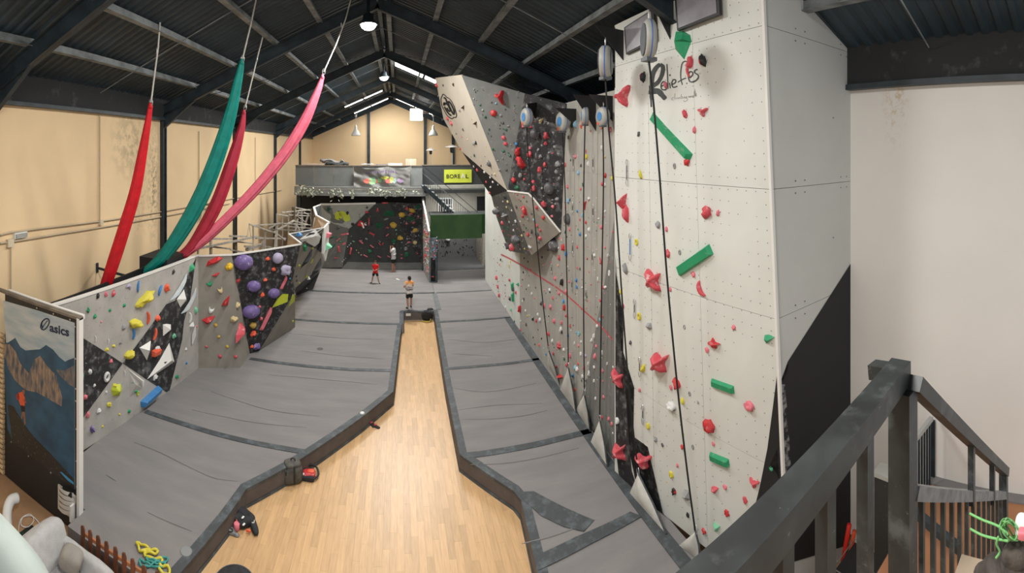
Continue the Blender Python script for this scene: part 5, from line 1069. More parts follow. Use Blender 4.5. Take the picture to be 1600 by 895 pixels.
def heater(x, ytop, ybot, Y, s, lab):
    a, b = at(x, ytop, Y), at(x, ybot, Y); t = thing('patio_heater', b, lab, 'patio heater', 'patio heaters')
    MB().tube([b, a-Vector((0, 0, .1))], .035*s, 8).obj('pole', M['steel'], t); MB().lathe([(.55*s, 0), (.4*s, .06), (.06, .16), (.02, .17)], a-Vector((0, 0, .05)), seg=20).obj('reflector', mat('heater_cap', (.5, .47, .42), .4, metal=.5), t, True)
    MB().lathe([(.06, -.35*s), (.14*s, -.3*s), (.16*s, 0), (.1, .05)], a-Vector((0, 0, .08)), seg=12).obj('burner', M['black_steel'], t)
heater(673, 234, 262, 29.5, .62, 'thinner patio heater with a small round cap behind the parapet'); heater(706.5, 229, 262, 29.2, .95, 'larger patio heater with a wide flat cap behind the parapet')
def pendant(x, yt, yb, lab):
    a, b = at(x, yt, 40), at(x, yb, 40); t = thing('pendant_lamp', b, lab, 'lamp', 'white pendant lamps')
    MB().tube([a, b+Vector((0, 0, .9))], .02, 6).obj('cord', M['white'], t); MB().lathe([(.42, 0), (.40, .12), (.24, .42), (.12, .55), (.10, .85), (.03, .95)], b, seg=20).obj('shade', M['white'], t, True)
    MB().lathe([(.02, 0), (.1, .02), (.12, .2)], b+Vector((0, 0, .1)), seg=10).obj('bulb', M['offwhite'], t); MB().lathe([(.1, 0), (.1, .25)], a, seg=8).obj('ceiling_rose', M['white'], t)
pendant(556, 183, 212, 'white bell pendant lamp left of the middle gable column'); pendant(677, 182, 212, 'white bell pendant lamp right of the right gable column')
t = thing('added_alcove_lamp', (3.6, 28.9, 4.98), 'unseen batten lamp added under the mezzanine to brighten the alcove', 'lamp'); box('housing', (2.8, 28.84, 4.98), (4.4, 28.96, 5.05), M['white'], t); box('diffuser', (2.85, 28.86, 4.95), (4.35, 28.94, 4.98), M['tube_glow'], t)  # added batten, hidden by the fascia, as a body for the alcove fill
# ---- stairs from the mezzanine to the green-boarded deck
st = thing('staircase', (2.2, 26.4, 4), 'steel staircase descending from the mezzanine to the green deck', 'staircase')
YS = 26.2
s0, s1 = at(661, 291, YS), at(712, 338, YS)
for dy in (0, .9): MB().beam(s0+Vector((0, dy, 0)), s1+Vector((0, dy, 0)), .05, .22).obj('stringer', M['black_steel'], st)
for i in range(9):
    c = s0.lerp(s1, (i+.5)/9); MB().box((c.x-.12, YS, c.z+.06), (c.x+.14, YS+.9, c.z+.12)).obj('tread', M['purlin'], st)
for (xa, ya, xb, yb, w_) in ((660, 258, 753, 337, .035), (660, 270, 742, 338, .045)):
    MB().beam(at(xa, ya, YS-.05), at(xb, yb, YS-.05), w_, w_).obj('handrail', M['black_steel'] if w_ < .04 else M['purlin'], st)
for i in range(22):
    x = 662+i*3.6; y1 = 270+(x-660)*.83; a = at(x, y1, YS-.05); b = at(x, min(y1+32, 337), YS-.05)
    if b.z < a.z: MB().beam(a, b, .02, .02).obj('baluster', M['black_steel'] if x < 690 else M['purlin'], st)
gd = thing('green_deck', (3.5, 25, 2.9), 'green board-fronted deck at the foot of the far staircase', 'deck')
a, b = at(672.5, 336, 25.2), at(771.5, 371, 25.2); c = at(753, 365, 25.2)
MB().prism([(a.x, a.z), (b.x-.0, a.z)], 0, 1) if 0 else None
MB().box((a.x, 25.2, b.z), (c.x, 25.26, a.z)).obj('front_board', M['grn_panel'], gd); MB().box((c.x, 25.2, c.z), (b.x, 25.27, a.z)).obj('front_board', mat('darker_green_board', (.016, .075, .014), .85), gd)
box('deck_floor', (a.x, 25.27, a.z-.12), (b.x, 26.8, a.z-.02), M['dark_ply'], gd); box('support_post', (a.x-.02, 25.3, ZM), (a.x+.10, 25.42, b.z+.5), M['black_steel'], gd)
# room behind the stairs
rm = struct(box('wall_rear', (1.9, 30.9, 0), (XR, 31.1, zb+.3), mat('rear_room_paint', (.42, .40, .35), .85, var=.04)))
d_ = struct(thing('door_1', at(756, 337, 30.8), None, None)); a, b = at(745, 307, 30.85), at(767, 338, 30.85)
box('doorway', (a.x, 30.86, b.z), (b.x, 30.9, a.z), M['black'], d_); MB().box((a.x-.1, 30.8, b.z), (a.x, 30.9, a.z)).box((b.x, 30.8, b.z), (b.x+.1, 30.9, a.z)).obj('door_frame', M['device'], d_)
wn = struct(thing('window_1', at(695, 330, 30.8), None, None)); a, b = at(684, 309, 30.85), at(708, 331, 30.85)
MB().box((a.x, 30.8, b.z-.08), (b.x, 30.9, b.z)).box((a.x, 30.8, a.z-.08), (b.x, 30.9, a.z)).box((a.x, 30.8, b.z), (a.x+.08, 30.9, a.z)).box((b.x-.08, 30.8, b.z), (b.x, 30.9, a.z)).obj('window_frame', M['white'], wn)
mb = MB()
for i in range(1, 6): x = a.x+(b.x-a.x)*i/6; mb.box((x-.02, 30.78, b.z), (x+.02, 30.82, a.z))
mb.box((a.x, 30.78, (a.z+b.z)/2-.02), (b.x, 30.82, (a.z+b.z)/2+.02)).obj('window_bars', M['white'], wn); box('pane', (a.x+.05, 30.86, b.z), (b.x-.05, 30.89, a.z), M['black'], wn)
# alcove climbing walls
al = thing('boulder_wall', (3.8, 30.6, 0), 'grey alcove climbing wall with dark holds under the green deck', 'climbing wall')
SA = slabs(al, [([Vector((2.2, 30.6, ZM)), Vector((5.35, 30.6, ZM)), Vector((5.35, 30.4, 3.0)), Vector((2.2, 30.4, 3.0))], mat('alcove_grey', (.26, .26, .26), .8, var=.05), None), ([Vector((5.36, 30.6, ZM)), Vector((5.3, 24.9, ZM)), Vector((5.3, 24.9, 2.95)), Vector((5.36, 30.6, 2.95))], M['ply_brown'], None)])
paint(SA, al, [(757, 418), (771, 438), (771, 430), (767, 375), (765.5, 371)], M['black_clean'])
for _ in range(60): hold(SA, al, R.choice(['black', 'dgrey', 'black', 'brown']), R.uniform(680, 744), R.uniform(374, 402), R.uniform(1, 2.6), R.uniform(1, 2.4), 'chip', label=False)
for _ in range(70): hold(SA, al, R.choice(['pinkred', 'mint', 'white', 'grey', 'dgreen', 'pink']), R.uniform(748, 770), R.uniform(374, 432), R.uniform(.8, 1.8), R.uniform(.8, 2.2), 'chip', label=False)
hold(SA, al, 'white', 700, 374.5, 8, 4, 'blob')
# ================================================================ roof lamps
for i, (x, y, z) in enumerate(HIGHBAYS):
    t = thing('highbay_lamp', (x, y, z), ['glowing round high-bay lamp on the ridge above the camera', 'glowing round high-bay lamp, second along the ridge', 'glowing round high-bay lamp, nearest one in view on the ridge', 'glowing round high-bay lamp, farther one in view on the ridge'][i], 'lamp', 'high-bay lamps')
    MB().lathe([(.05, .9), (.05, .35), (.16, .30), (.18, .12), (.30, .02), (.31, -.02)][::-1], (x, y, z), seg=20).obj('housing', M['black_steel'], t, True); MB().lathe([(.02, -.20), (.14, -.17), (.22, -.10), (.25, -.03), (.25, -.02)], (x, y, z), seg=20).obj('lens', M['glow'], t)
for i, (x, y, L_, s) in enumerate(TUBES):
    for h_ in (-1, 1):
        xa, xb = x+h_*L_*.02, x+h_*L_*.49; dz_ = .16 if y < 30 else .5; a, b = Vector((xa, y, roof_z(xa)-dz_)), Vector((xb, y, roof_z(xb)-dz_)); w_ = 1.7 if y < 30 else .13
        t = thing('tube_light', (a+b)/2, ['wide lit panel light ', 'long lit tube light ', 'long lit tube light ', 'long lit tube light '][i]+['on the right roof slope above the overhang', 'on the left roof slope, row nearer the camera', 'on the left roof slope, farther row', 'on the right roof slope near the gable'][i]+(', lower one' if (h_*s > 0) else ', upper one'), 'lamp', 'tube lights')
        MB().beam(a+Vector((0, 0, .05)), b+Vector((0, 0, .05)), w_*1.15, .05).obj('housing', M['white'], t); MB().beam(a, b, w_, .05).obj('diffuser', M['tube_glow'], t)
        MB().beam((a+b)/2+Vector((0, 0, .05)), (a+b)/2+Vector((0, 0, .4 if y > 30 else .1)), .03, .03).obj('hanger', M['black_steel'], t)
t = thing('hanging_floodlight', at(650, 185, 40), 'lit square floodlight hanging under the roof near the gable', 'lamp'); a, b = at(641, 170, 39.9), at(660, 188, 39.9)
MB().slab([Vector((a.x, 39.9, a.z)), Vector((b.x, 39.9, a.z)), Vector((b.x, 39.8, b.z)), Vector((a.x, 39.8, b.z))], Vector((0, -1, 0)), .12).obj('lens', mat('flood_glow', (1, .97, .93), .5, emit=3), t)
MB().box((a.x, 40.03, a.z-.4), (b.x+.6, 40.4, a.z+.1)).obj('housing', M['timber_dark'], t); MB().beam(((a.x+b.x)/2, 40.1, a.z), ((a.x+b.x)/2, 40.1, a.z+.9), .05, .05).obj('bracket', M['black_steel'], t)
# ================================================================ aerial silks
def silk(label, col, rope, path, r0, r1, sheen=.0):
    """rope: pixels from the roof anchor down; path: (x, y, width) pixels along the cloth; r runs from anchor to tie point"""
    allp = [(x, y, 0) for x, y in rope]+[tuple(p) for p in path]; n = len(allp)
    ln = [0]
    for a, b in zip(allp, allp[1:]): ln.append(ln[-1]+math.hypot(b[0]-a[0], b[1]-a[1]))
    ri = lambda i: r0+(r1-r0)*(ln[i]/ln[-1])**1.0
    rp = [P(x, y, ri(i)) for i, (x, y, _) in enumerate(allp[:len(rope)])]
    t = thing('aerial_silk', rp[-1], label, 'aerial silk', 'aerial silks')
    MB().tube(rp, .022, 6).obj('suspension_strap', M['canvas'], t)
    c = rp[-1]; MB().ring(c, (0, 1, 0), .075, .016, 14, 6, .6, 1.2).obj('carabiner', M['steel'], t); MB().ring(rp[0]+(rp[-1]-rp[0])*.35, (1, .5, 0), .06, .014, 14, 6, .6, 1.2).obj('swivel', M['steel'], t)
    sp = smooth2([(*P(x, y, ri(len(rope)+i)), w*ri(len(rope)+i)/F/2) for i, (x, y, w) in enumerate(path)], 6)
    V = []; seg = 22; Fc = []
    for i, (x, y, z, w) in enumerate(sp):
        p = Vector((x, y, z)); q = Vector(sp[min(i+1, len(sp)-1)][:3]) - Vector(sp[max(i-1, 0)][:3]); q.normalize()
        a = q.cross(Vector((p.x, p.y, 0))).normalized(); b = q.cross(a)
        for k in range(seg):
            th = 2*math.pi*k/seg; rr_ = 1+.20*math.sin(7*th+i*.05)+.12*math.sin(3*th+1+i*.04)
            V.append(p+a*math.cos(th)*w*rr_+b*math.sin(th)*w*.45*rr_)
    for i in range(len(sp)-1):
        for k in range(seg): Fc.append((i*seg+k, i*seg+(k+1) % seg, (i+1)*seg+(k+1) % seg, (i+1)*seg+k))
    Fc += [tuple(range(seg)), tuple(range((len(sp)-1)*seg, len(sp)*seg))]
    mesh('silk_cloth', V, Fc, mat(col[0]+'_silk', col[1], .55, var=.12, vscale=5), t, True)
    p = Vector(sp[0][:3]); MB().blob(p, .055, .055, .09, .2, 3).obj('knot', mat(col[0]+'_knot', col[1], .6), t, True)
silk('bright red aerial silk, leftmost of the four hanging silks', ('red', (.62, .006, .016)), [(250, 35), (247, 75), (240, 128), (236, 160)], [(235, 165, 6), (231, 190, 9), (222, 240, 13), (210, 300, 16), (192, 360, 17), (176, 410, 17), (163, 450, 15)], 11.3, 12.5)
silk('teal green aerial silk sweeping down to the boulder wall top', ('teal', (.0, .24, .20)), [(400, 0), (392, 38), (383, 75), (379, 92)], [(378, 96, 6), (373, 120, 11), (359, 180, 17), (338, 245, 21), (311, 310, 22), (278, 368, 20), (247, 408, 15), (214, 433, 9)], 12.1, 13.9)
silk('dark crimson aerial silk between the teal and pink ones', ('crimson', (.42, .018, .045)), [(412, 52), (402, 90), (390, 140), (383, 168)], [(381, 175, 5), (377, 200, 10), (364, 245, 16), (341, 310, 18), (318, 355, 17), (292, 392, 13), (256, 414, 10)], 14.6, 14.7)
silk('pink aerial silk, rightmost of the four hanging silks', ('pink', (.75, .14, .21)), [(548, 0), (540, 30), (525, 70), (506, 112)], [(504, 120, 5), (495, 145, 10), (475, 190, 15), (445, 238, 16), (405, 288, 15), (360, 335, 14), (320, 372, 14), (288, 396, 12), (262, 414, 8)], 14.9, 14.7)
# ================================================================ lounge corner at the lower left
YP = 6.8
pb = thing('poster_board', (-7.3, YP, 0), 'tall black partition board with a large mountain running poster', 'partition')
xr_ = PY(124, 600, YP).x; zt_ = PY(124, 500, YP).z
MB().box((-8.18, YP, 0), (xr_-.05, YP+.09, zt_)).obj('board', M['black'], pb)
MB().box((xr_-.05, YP-.03, 0), (xr_+.02, YP+.10, zt_+.03)).obj('white_post', M['edge'], pb); MB().box((XL, YP-.02, zt_), (xr_+.02, YP+.10, zt_+.05)).obj('top_rail', M['timber_dark'], pb)
MB().box((XL+.6, YP+.10, zt_-.02), (xr_, YP+.17, zt_+.07)).obj('rear_rail', M['edge'], pb)
SPB = Surf([[(-9.5, YP, -1), (-4, YP, -1), (-4, YP, 5), (-9.5, YP, 5)]])
def pc(pts): return [(x/3.7267, 460+y/3.7267) for x, y in pts]     # crop (0,460)
def pm(name, c, **k): return mat('poster_'+name, c, .45, **k)
po = paint(SPB, pb, [(5, 469), (60, 485), (117, 504), (117.5, 764), (70, 727), (21, 690)], pm('sky', (.30, .38, .42), col2=(.50, .52, .50), vscale=1.2, stretch=(1, 1, 4)), 'poster', .006, label='printed poster of a runner below blue mountains')
WL[po.name] = Vector(po.location)
PB_W = po
def pp(pts, m, name, off, lab=None, cuts=2): return paint(SPB, PB_W, pc(pts), m, name, off, cuts, lab)
pp([(18, 285), (50, 278), (90, 252), (120, 305), (150, 325), (235, 318), (270, 293), (310, 320), (345, 362), (380, 390), (400, 380), (434, 368), (436, 640), (436, 1132), (262, 1000), (80, 860), (45, 780)], pm('blue_ridge', (.022, .075, .13), var=.25, vscale=3), 'mountain_print', .008)
pp([(18, 285), (60, 290), (92, 330), (120, 400), (170, 460), (200, 380), (235, 355), (262, 395), (290, 430), (330, 470), (365, 600), (360, 650), (290, 610), (220, 570), (150, 555), (90, 500), (50, 430), (25, 340)], pm('rock', (.36, .25, .16), col2=(.05, .07, .10), vscale=4, stretch=(3, 1, .8)), 'rock_print', .010)
pp([(330, 438), (380, 440), (434, 410), (436, 540), (400, 520), (350, 470)], pm('rock2', (.22, .17, .13), col2=(.04, .07, .11), vscale=5, stretch=(3, 1, .8)), 'rock_print', .0105)
pp([(48, 640), (110, 720), (200, 830), (300, 930), (434, 1080), (436, 1130), (300, 1010), (80, 860), (70, 800)], pm('scree', (.020, .019, .017), spots=((.12, .11, .09), 16, .56, .06, .7)), 'scree_print', .010)
pp([(46, 640), (80, 650), (130, 735), (210, 850), (300, 935), (434, 1075), (437, 1134), (260, 1000), (75, 858)], pm('scree2', (.022, .020, .018), spots=((.14, .12, .10), 18, .58, .06, .7)), 'scree_print', .0105)
# runner
skin_p = pm('skin', (.25, .12, .07)); org = pm('orange', (.70, .10, .04))
for pts, m, nm in (([(110, 570), (132, 565), (148, 600), (146, 650), (122, 645), (106, 600)], org, 'runner_shirt'), ([(95, 580), (112, 575), (116, 610), (100, 612)], pm('pack', (.35, .03, .02)), 'runner_pack'), ([(133, 552), (147, 555), (146, 580), (132, 575)], skin_p, 'runner_head'),
                    ([(120, 640), (147, 648), (148, 682), (128, 680)], pm('shorts', (.01, .01, .012)), 'runner_shorts'), ([(132, 680), (148, 682), (153, 752), (144, 758), (138, 700)], skin_p, 'runner_leg'), ([(132, 678), (142, 690), (130, 725), (124, 720)], skin_p, 'runner_leg'), ([(142, 600), (158, 628), (152, 632), (140, 615)], skin_p, 'runner_arm')):
    pp(pts, m, nm, .0125, cuts=0)
navy = pm('navy', (.008, .018, .055))
a = PY(76, 511, YP); 
def decal_text(body, px, m, parent, name, off, bold=0, surf=SPB):
    """px: (left x, base y) and (right x, base y), height at each end, in photograph pixels"""
    (x0, y0, h0), (x1, y1, h1) = px; vs, fs = text_mesh(body, 1, 0, offset=bold); xa = min(v.x for v in vs); xb = max(v.x for v in vs); ya = min(v.y for v in vs); yb = max(v.y for v in vs)
    pts = []
    for v in vs:
        u = (v.x-xa)/(xb-xa); w = (v.y-ya)/(yb-ya); pts.append((x0+(x1-x0)*u, y0+(y1-y0)*u-(h0+(h1-h0)*u)*w))
    V = project(surf, pts, None, off); return mesh(name, V, fs, m, parent, normals=False)
decal_text('asics', ((78, 517.5, 13), (108.5, 526, 13.5)), navy, PB_W, 'lettering', .013, .03)['label'] = 'navy lettering asics'
lp = [[(252, 196), (245, 175), (250, 155), (270, 140), (286, 145), (288, 165), (275, 190), (256, 205), (241, 195), (241, 172), (252, 152)], [(250, 192), (262, 172), (280, 150)]]
strokes(SPB, PB_W, [(pc(smooth2(p, 3)), 1.9 if i == 0 else 1.3) for i, p in enumerate(lp)], navy, 'emblem', .013, 'navy spiral emblem')
pp([(350, 1030), (362, 1032), (400, 1065), (432, 1092), (432, 1105), (398, 1082)], pm('cyan', (.05, .30, .55)), 'printed_label', .0125, cuts=0)
mb = MB()
for px_, py_ in [(58, 481), (84, 490), (110, 499), (117.8, 510), (118.5, 560), (119, 607), (119, 626), (119.5, 670), (120, 720), (120.5, 760), (5, 553), (9, 645), (18, 690), (45, 712), (80, 738)]:
    p = PY(px_, py_, YP-.01); mb.lathe([(.018, 0), (.018, .015)], p, (0, -1, 0), 6)
mb.obj('screw_head', M['steel'], pb)['kind'] = 'stuff'
# white slotted leaflet rack
rk = thing('leaflet_rack', PY(105, 800, YP), 'white wall-mounted leaflet rack with curved tiers on the black partition', 'rack')
for i in range(5):
    a, b = PY(93, 762+i*8.2, YP-.02), PY(117, 776+i*7.2, YP-.02); pts = [a+(b-a)*k/6+Vector((0, -.06*math.sin(math.pi*k/6)-.02, 0)) for k in range(7)]
    mb = MB()
    for p, q in zip(pts, pts[1:]): mb.add([p, q, q+Vector((0, -.02, .10)), p+Vector((0, -.02, .10)), p+Vector((0, .02, 0)), q+Vector((0, .02, 0))], [(0, 1, 2, 3), (0, 4, 5, 1)])
    mb.obj('tier', M['edge'], rk)
a, b = PY(92, 757, YP-.02), PY(118, 806, YP-.02); box('back_plate', (a.x-.02, YP-.03, b.z-.1), (b.x, YP-.004, a.z), M['offwhite'], rk)
MB().box((b.x-.04, YP-.16, b.z-.05), (b.x, YP-.01, a.z-.14)).obj('side_plate', M['edge'], rk); MB().beam(PY(98, 764, YP-.08), PY(112, 774, YP-.08), .02, .10).obj('leaflet', M['black'], rk)
# reed screen on the far left
sc_ = thing('reed_screen', (-8.5, 6.5, 0), 'tan reed screen at the far left edge behind the lounge', 'screen')
for i in range(34):
    z = .12*i+.05
    if z < 3.3: MB().tube([(-8.78, YP-.02, z), (-8.5, YP-.03, z+.015), (-8.20, YP-.02, z)], .055, 6).obj('reed', mat('reed', (.55, .40, .23), .8, var=.2, vscale=6) if i == 0 else bpy.data.materials['reed'], sc_)
# picket fence
pf = thing('picket_fence', (-4.6, 6.3, 0), 'low reddish-brown wooden picket fence along the mat edge', 'fence')
fw = mat('stained_fence', (.16, .055, .025), .6, var=.3, vscale=6)
fx = [130.5, 142, 154.5, 167.5, 181.5, 195, 208.5, 226, 247, 266]
tops = [820, 827, 835.5, 844.5, 853, 862, 871.5, 882, 891, 898]
for x, y in zip(fx, tops):
    c = PY(x, y, 6.28); w_ = .042
    MB().add([(c.x+a, yy, z) for yy in (6.25, 6.275) for a, z in ((-w_, 0), (w_, 0), (w_, c.z-.06), (w_*.3, c.z), (-w_, c.z-.02))], [(0, 1, 2, 3, 4), (9, 8, 7, 6, 5)]+[(i, i+5, (i+1) % 5+5, (i+1) % 5) for i in range(5)]).obj('picket', fw, pf)
for z in (.30, .66): MB().beam((PY(128, 800, 6.3).x, 6.295, z), (-2.9, 6.295, z), .035, .06).obj('rail', mat('fence_rail_%d' % int(z*10), (.38, .15, .06), .6, var=.2), pf)
# sofa
sf = thing('sofa', (-5.3, 5.6, 0), 'light grey upholstered sofa with rounded arm beside the picket fence', 'sofa')
fab = mat('light_grey_upholstery', (.47, .46, .45), .95, var=.06, vscale=9, bump=.3, bscale=50)
def cushion(name, c, rx, ry, rz, m, parent, rot=None, sq=.42, seed=0):
    V = []; seg = 20; rings = 12
    sp = lambda v: math.copysign(abs(v)**sq, v)
    from mathutils import Euler
    for i in range(rings+1):
        ph = math.pi*i/rings-math.pi/2
        for k in range(seg):
            t = 2*math.pi*k/seg; d = Vector((sp(math.cos(ph))*sp(math.cos(t))*rx, sp(math.cos(ph))*sp(math.sin(t))*ry, sp(math.sin(ph))*rz)); d *= 1+.04*noise.noise(d*6+Vector((seed, 0, 0)))
            if rot: d.rotate(Euler(rot))
            V.append(Vector(c)+d)
    return mesh(name, V, [(i*seg+k, i*seg+(k+1) % seg, (i+1)*seg+(k+1) % seg, (i+1)*seg+k) for i in range(rings) for k in range(seg)], m, parent, True)
cushion('arm', (-5.05, 5.98, .36), .74, .10, .34, fab, sf, sq=.5); cushion('seat', (-5.2, 5.35, .26), .78, .58, .17, fab, sf, sq=.3); box('base', (-5.85, 4.9, .03), (-4.45, 5.9, .18), fab, sf)
cushion('back_cushion', (-5.62, 5.55, .66), .16, .52, .36, fab, sf, rot=(0, -.30, .0), sq=.55, seed=3); cushion('seat_side', (-5.92, 5.5, .42), .12, .62, .36, fab, sf, sq=.5)
pil = tag(cushion('throw_pillow', (-5.14, 5.74, .68), .20, .16, .21, mat('taupe_pillow', (.30, .275, .24), .9, var=.1, bump=.3, bscale=12), None, rot=(.3, .3, .4), sq=.62, seed=8), 'taupe crumpled throw pillow on the light grey sofa', 'pillow')
tag(cushion('throw_pillow', (-5.72, 5.0, .62), .18, .12, .18, fab, None, rot=(.2, .2, -.5), sq=.6, seed=5), 'small pale grey pillow at the near end of the sofa', 'pillow')
p = PZ(50, 845, .0); rg = tag(MB().box((p.x-.30, p.y-.42, 0), (p.x+.42, p.y+.25, .012)).obj('door_mat', M['black_clean']), 'small black mat on the wooden floor beside the sofa', 'mat')
cb = [PZ(x, y, .012) for x, y in ((28, 838), (32, 812), (46, 803), (53, 812), (44, 823), (33, 820), (36, 808), (50, 806), (62, 818), (69, 832), (68, 850))]
tag(MB().tube(smooth2(cb, 5), .008, 5).obj('cable', M['edge']), 'thin white cable looped on the floor below the partition', 'cable')
pts = smooth2([P(27, 778, 9.6), P(17, 782, 9.5), P(11, 800, 9.3), P(12, 830, 9.0)], 4); tag(MB().tube(pts, .10, 12).obj('duct_pipe', M['white'], None, True), 'white bent duct pipe standing at the foot of the reed screen', 'pipe')
t = thing('grass_stalk', PZ(70, 850, 0), 'dry pale grass stalk rising beside the sofa', 'plant'); MB().tube([PZ(70, 852, 0), P(74, 835, 8.4), P(79, 818, 8.2)], [.006, .008, .016], 6).obj('stem', M['canvas'], t)
t = thing('potted_plant', PZ(46, 856, 0), 'small dark green spiky plant on the black mat', 'plant'); mb = MB(); c = PZ(42, 848, .05)
for _ in range(40):
    a = R.uniform(0, 6.28); d = Vector((math.cos(a)*.13, math.sin(a)*.13, R.uniform(.06, .2))); s_ = Vector((-math.sin(a), math.cos(a), 0))*.008; mb.add([c+s_, c-s_, c+d], [(0, 1, 2)])
mb.obj('leaf', HM['dgreen'], t)['kind'] = 'stuff'; MB().lathe([(.06, 0), (.08, .07), (.07, .07), (.05, .02)], (c.x, c.y, .012), seg=12).obj('pot', M['black'], t)
# rope coil on the near mat
def rope_px(pts, z, r, m, name, lab, cat='rope', wob=.03):
    q = [PZ(x, y, z+.02) for x, y in pts]; s = smooth2(q, 5); s = [Vector(p)+Vector((0, 0, abs(math.sin(i*.6))*wob)) for i, p in enumerate(s)]
    return tag(MB().tube(s, r, 7).obj(name, m, None, True), lab, cat)
rope_px([(213, 849), (220, 851), (232, 857), (232, 862), (219, 862), (216, 853), (213, 849)], ZM, .022, HM['yellow'], 'sling_loop', 'small loop at the end of the yellow rope')
bpy.data.objects['sling_loop']['category'] = 'rope'
rope_px([(219, 862), (235, 860), (246, 861), (244, 866), (230, 864), (226, 868), (238, 874), (252, 874), (253, 879), (250, 885), (262, 886), (265, 893), (262, 900), (250, 892), (248, 886)], ZM, .024, HM['yellow'], 'climbing_rope', 'yellow climbing rope lying coiled on the near left mat')
rope_px([(222, 877), (218, 876), (220, 884), (232, 886), (245, 878), (258, 872), (262, 876), (250, 882), (236, 879), (228, 873), (240, 876), (258, 882), (246, 888), (232, 882), (222, 877)], ZM, .018, mat('teal_cord', (.05, .30, .27), .7), 'climbing_rope', 'thin teal rope tangled under the yellow one on the near left mat')
# ================================================================ things on the wooden floor
cloth_b = mat('black_fabric', (.020, .021, .023), .85, var=.3, vscale=12, bump=.5, bscale=18)
def bag(px, py, z, w, h, d, m, name, lab, cat, yaw=0, seed=0):
    c = PZ(px, py, z); t = thing(name, c, lab, cat)
    o = cushion('bag_body', (c.x, c.y, z+h/2), w/2, d/2, h/2, m, t, rot=(0, .0, yaw), sq=.55, seed=seed)
    return t, c
t, c = bag(457, 752, 0, .46, .42, .34, mat('olive_grey_pack', (.085, .080, .070), .8, var=.3, vscale=9, bump=.6, bscale=14), 'backpack', 'dark grey backpack leaning against the left mat edge', 'backpack', .5, 2)
for s in (-1, 1): MB().tube([(c.x+s*.08, c.y-.13, .44), (c.x+s*.10, c.y-.20, .3), (c.x+s*.09, c.y-.15, .08)], .02, 6).obj('strap', M['black'], t)
cushion('top_flap', (c.x, c.y+.02, .40), .19, .15, .06, bpy.data.materials['olive_grey_pack'], t, rot=(0, 0, .5), sq=.5); MB().ring((c.x, c.y+.05, .47), (0, 1, .3), .05, .012).obj('grab_loop', M['black'], t)
t, c = bag(483, 745, 0, .30, .14, .24, HM['red'], 'shoulder_bag', 'red bag with a black strap on the floor beside the backpack', 'bag', .3, 6)
MB().tube(smooth2([(c.x-.16, c.y-.05, .08), (c.x-.1, c.y+.2, .12), (c.x+.12, c.y+.2, .13), (c.x+.22, c.y+.02, .08), (c.x+.12, c.y-.14, .05)], 5), .025, 6).obj('strap', M['black'], t, True); cushion('flap', (c.x+.04, c.y, .14), .08, .05, .02, HM['orange'], t)
cushion('pocket', (c.x-.02, c.y-.13, .06), .16, .05, .05, cloth_b, t)
p = PZ(466, 742, 0); t = thing('water_bottle', (p.x, p.y, 0), 'blue-capped clear bottle between the backpack and the red bag', 'bottle'); MB().lathe([(.035, 0), (.037, .02), (.037, .16), (.02, .19)], (p.x, p.y, 0), seg=12).obj('bottle_body', M['device'], t, True); MB().lathe([(.024, .19), (.024, .25), (.018, .26)], (p.x, p.y, 0), seg=12).obj('cap', mat('cyan_cap', (.02, .3, .45), .5), t)
p = PZ(474, 748, 0); tag(MB().lathe([(.04, 0), (.045, .06), (.03, .12), (.025, .13)], (p.x, p.y, 0), seg=12).obj('chalk_jar', M['edge'], None, True), 'small white jar in front of the red bag', 'jar')
def shoe(c, yaw, m, parent, L_=.27, lace=None):
    from mathutils import Euler
    V = []; prof = [(-.5, .55, .75), (-.35, .8, .95), (-.1, .75, .85), (.1, .85, .6), (.3, 1, .42), (.45, .8, .3), (.5, .4, .15)]
    for x, w_, h_ in prof:
        for k in range(8): a = math.pi*k/7; V.append((x*L_, math.cos(a)*w_*.052, math.sin(a)*h_*.10))
    Q = []
    for v in V: q = Vector(v); q.rotate(Euler((0, 0, yaw))); Q.append(q+Vector(c))
    return mesh('upper', Q, [(i*8+k, (i+1)*8+k, (i+1)*8+k+1, i*8+k+1) for i in range(6) for k in range(7)]+[(i*8+7, (i+1)*8+7, (i+1)*8, i*8) for i in range(6)]+[tuple(range(8)), tuple(range(48, 56))], m, parent, True)
for i, (x, y, yw) in enumerate(((581, 664, -.9), (587, 667, -.5))):
    c = PZ(x, y, 0); t = thing('shoe', c, ['black shoe by the left mat edge, the one touching the mat', 'black shoe by the left mat edge, the one further onto the wood'][i], 'shoe', 'pair of black shoes'); shoe(c, yw, cloth_b, t); MB().box((c.x-.04, c.y-.02, .05), (c.x+.03, c.y+.02, .085)).obj('tongue', HM['pinkred'], t)
# heap of jacket and shoes
t = thing('jacket', PZ(380, 822, 0), 'black jacket with white logo patches heaped against the left mat edge', 'jacket')
for x, y, w_, d_, h_, yw in ((372, 815, .22, .14, .09, .3), (384, 820, .20, .12, .08, .8), (379, 810, .18, .11, .1, -.2), (397, 826, .07, .20, .05, .6), (366, 810, .10, .12, .14, 0), (390, 811, .13, .07, .06, -.4)):
    c = PZ(x, y, 0); cushion('fold', (c.x, c.y, h_), w_, d_, h_, cloth_b, t, rot=(0, .1, yw), sq=.7, seed=x)
for x, y in ((379.5, 808), (381, 819)): c = PZ(x, y, .2); cushion('patch', c, .02, .035, .006, M['edge'], t, rot=(0, 0, -.3))
c = PZ(388, 829, .06); cushion('orange_lining', c, .05, .02, .02, HM['orange'], t)
pts = [PZ(x, y, .1) for x, y in ((392, 808), (397, 812), (396, 817), (391, 814))]; MB().tube(smooth2(pts, 4), .012, 6).obj('cord', M['canvas'], t)
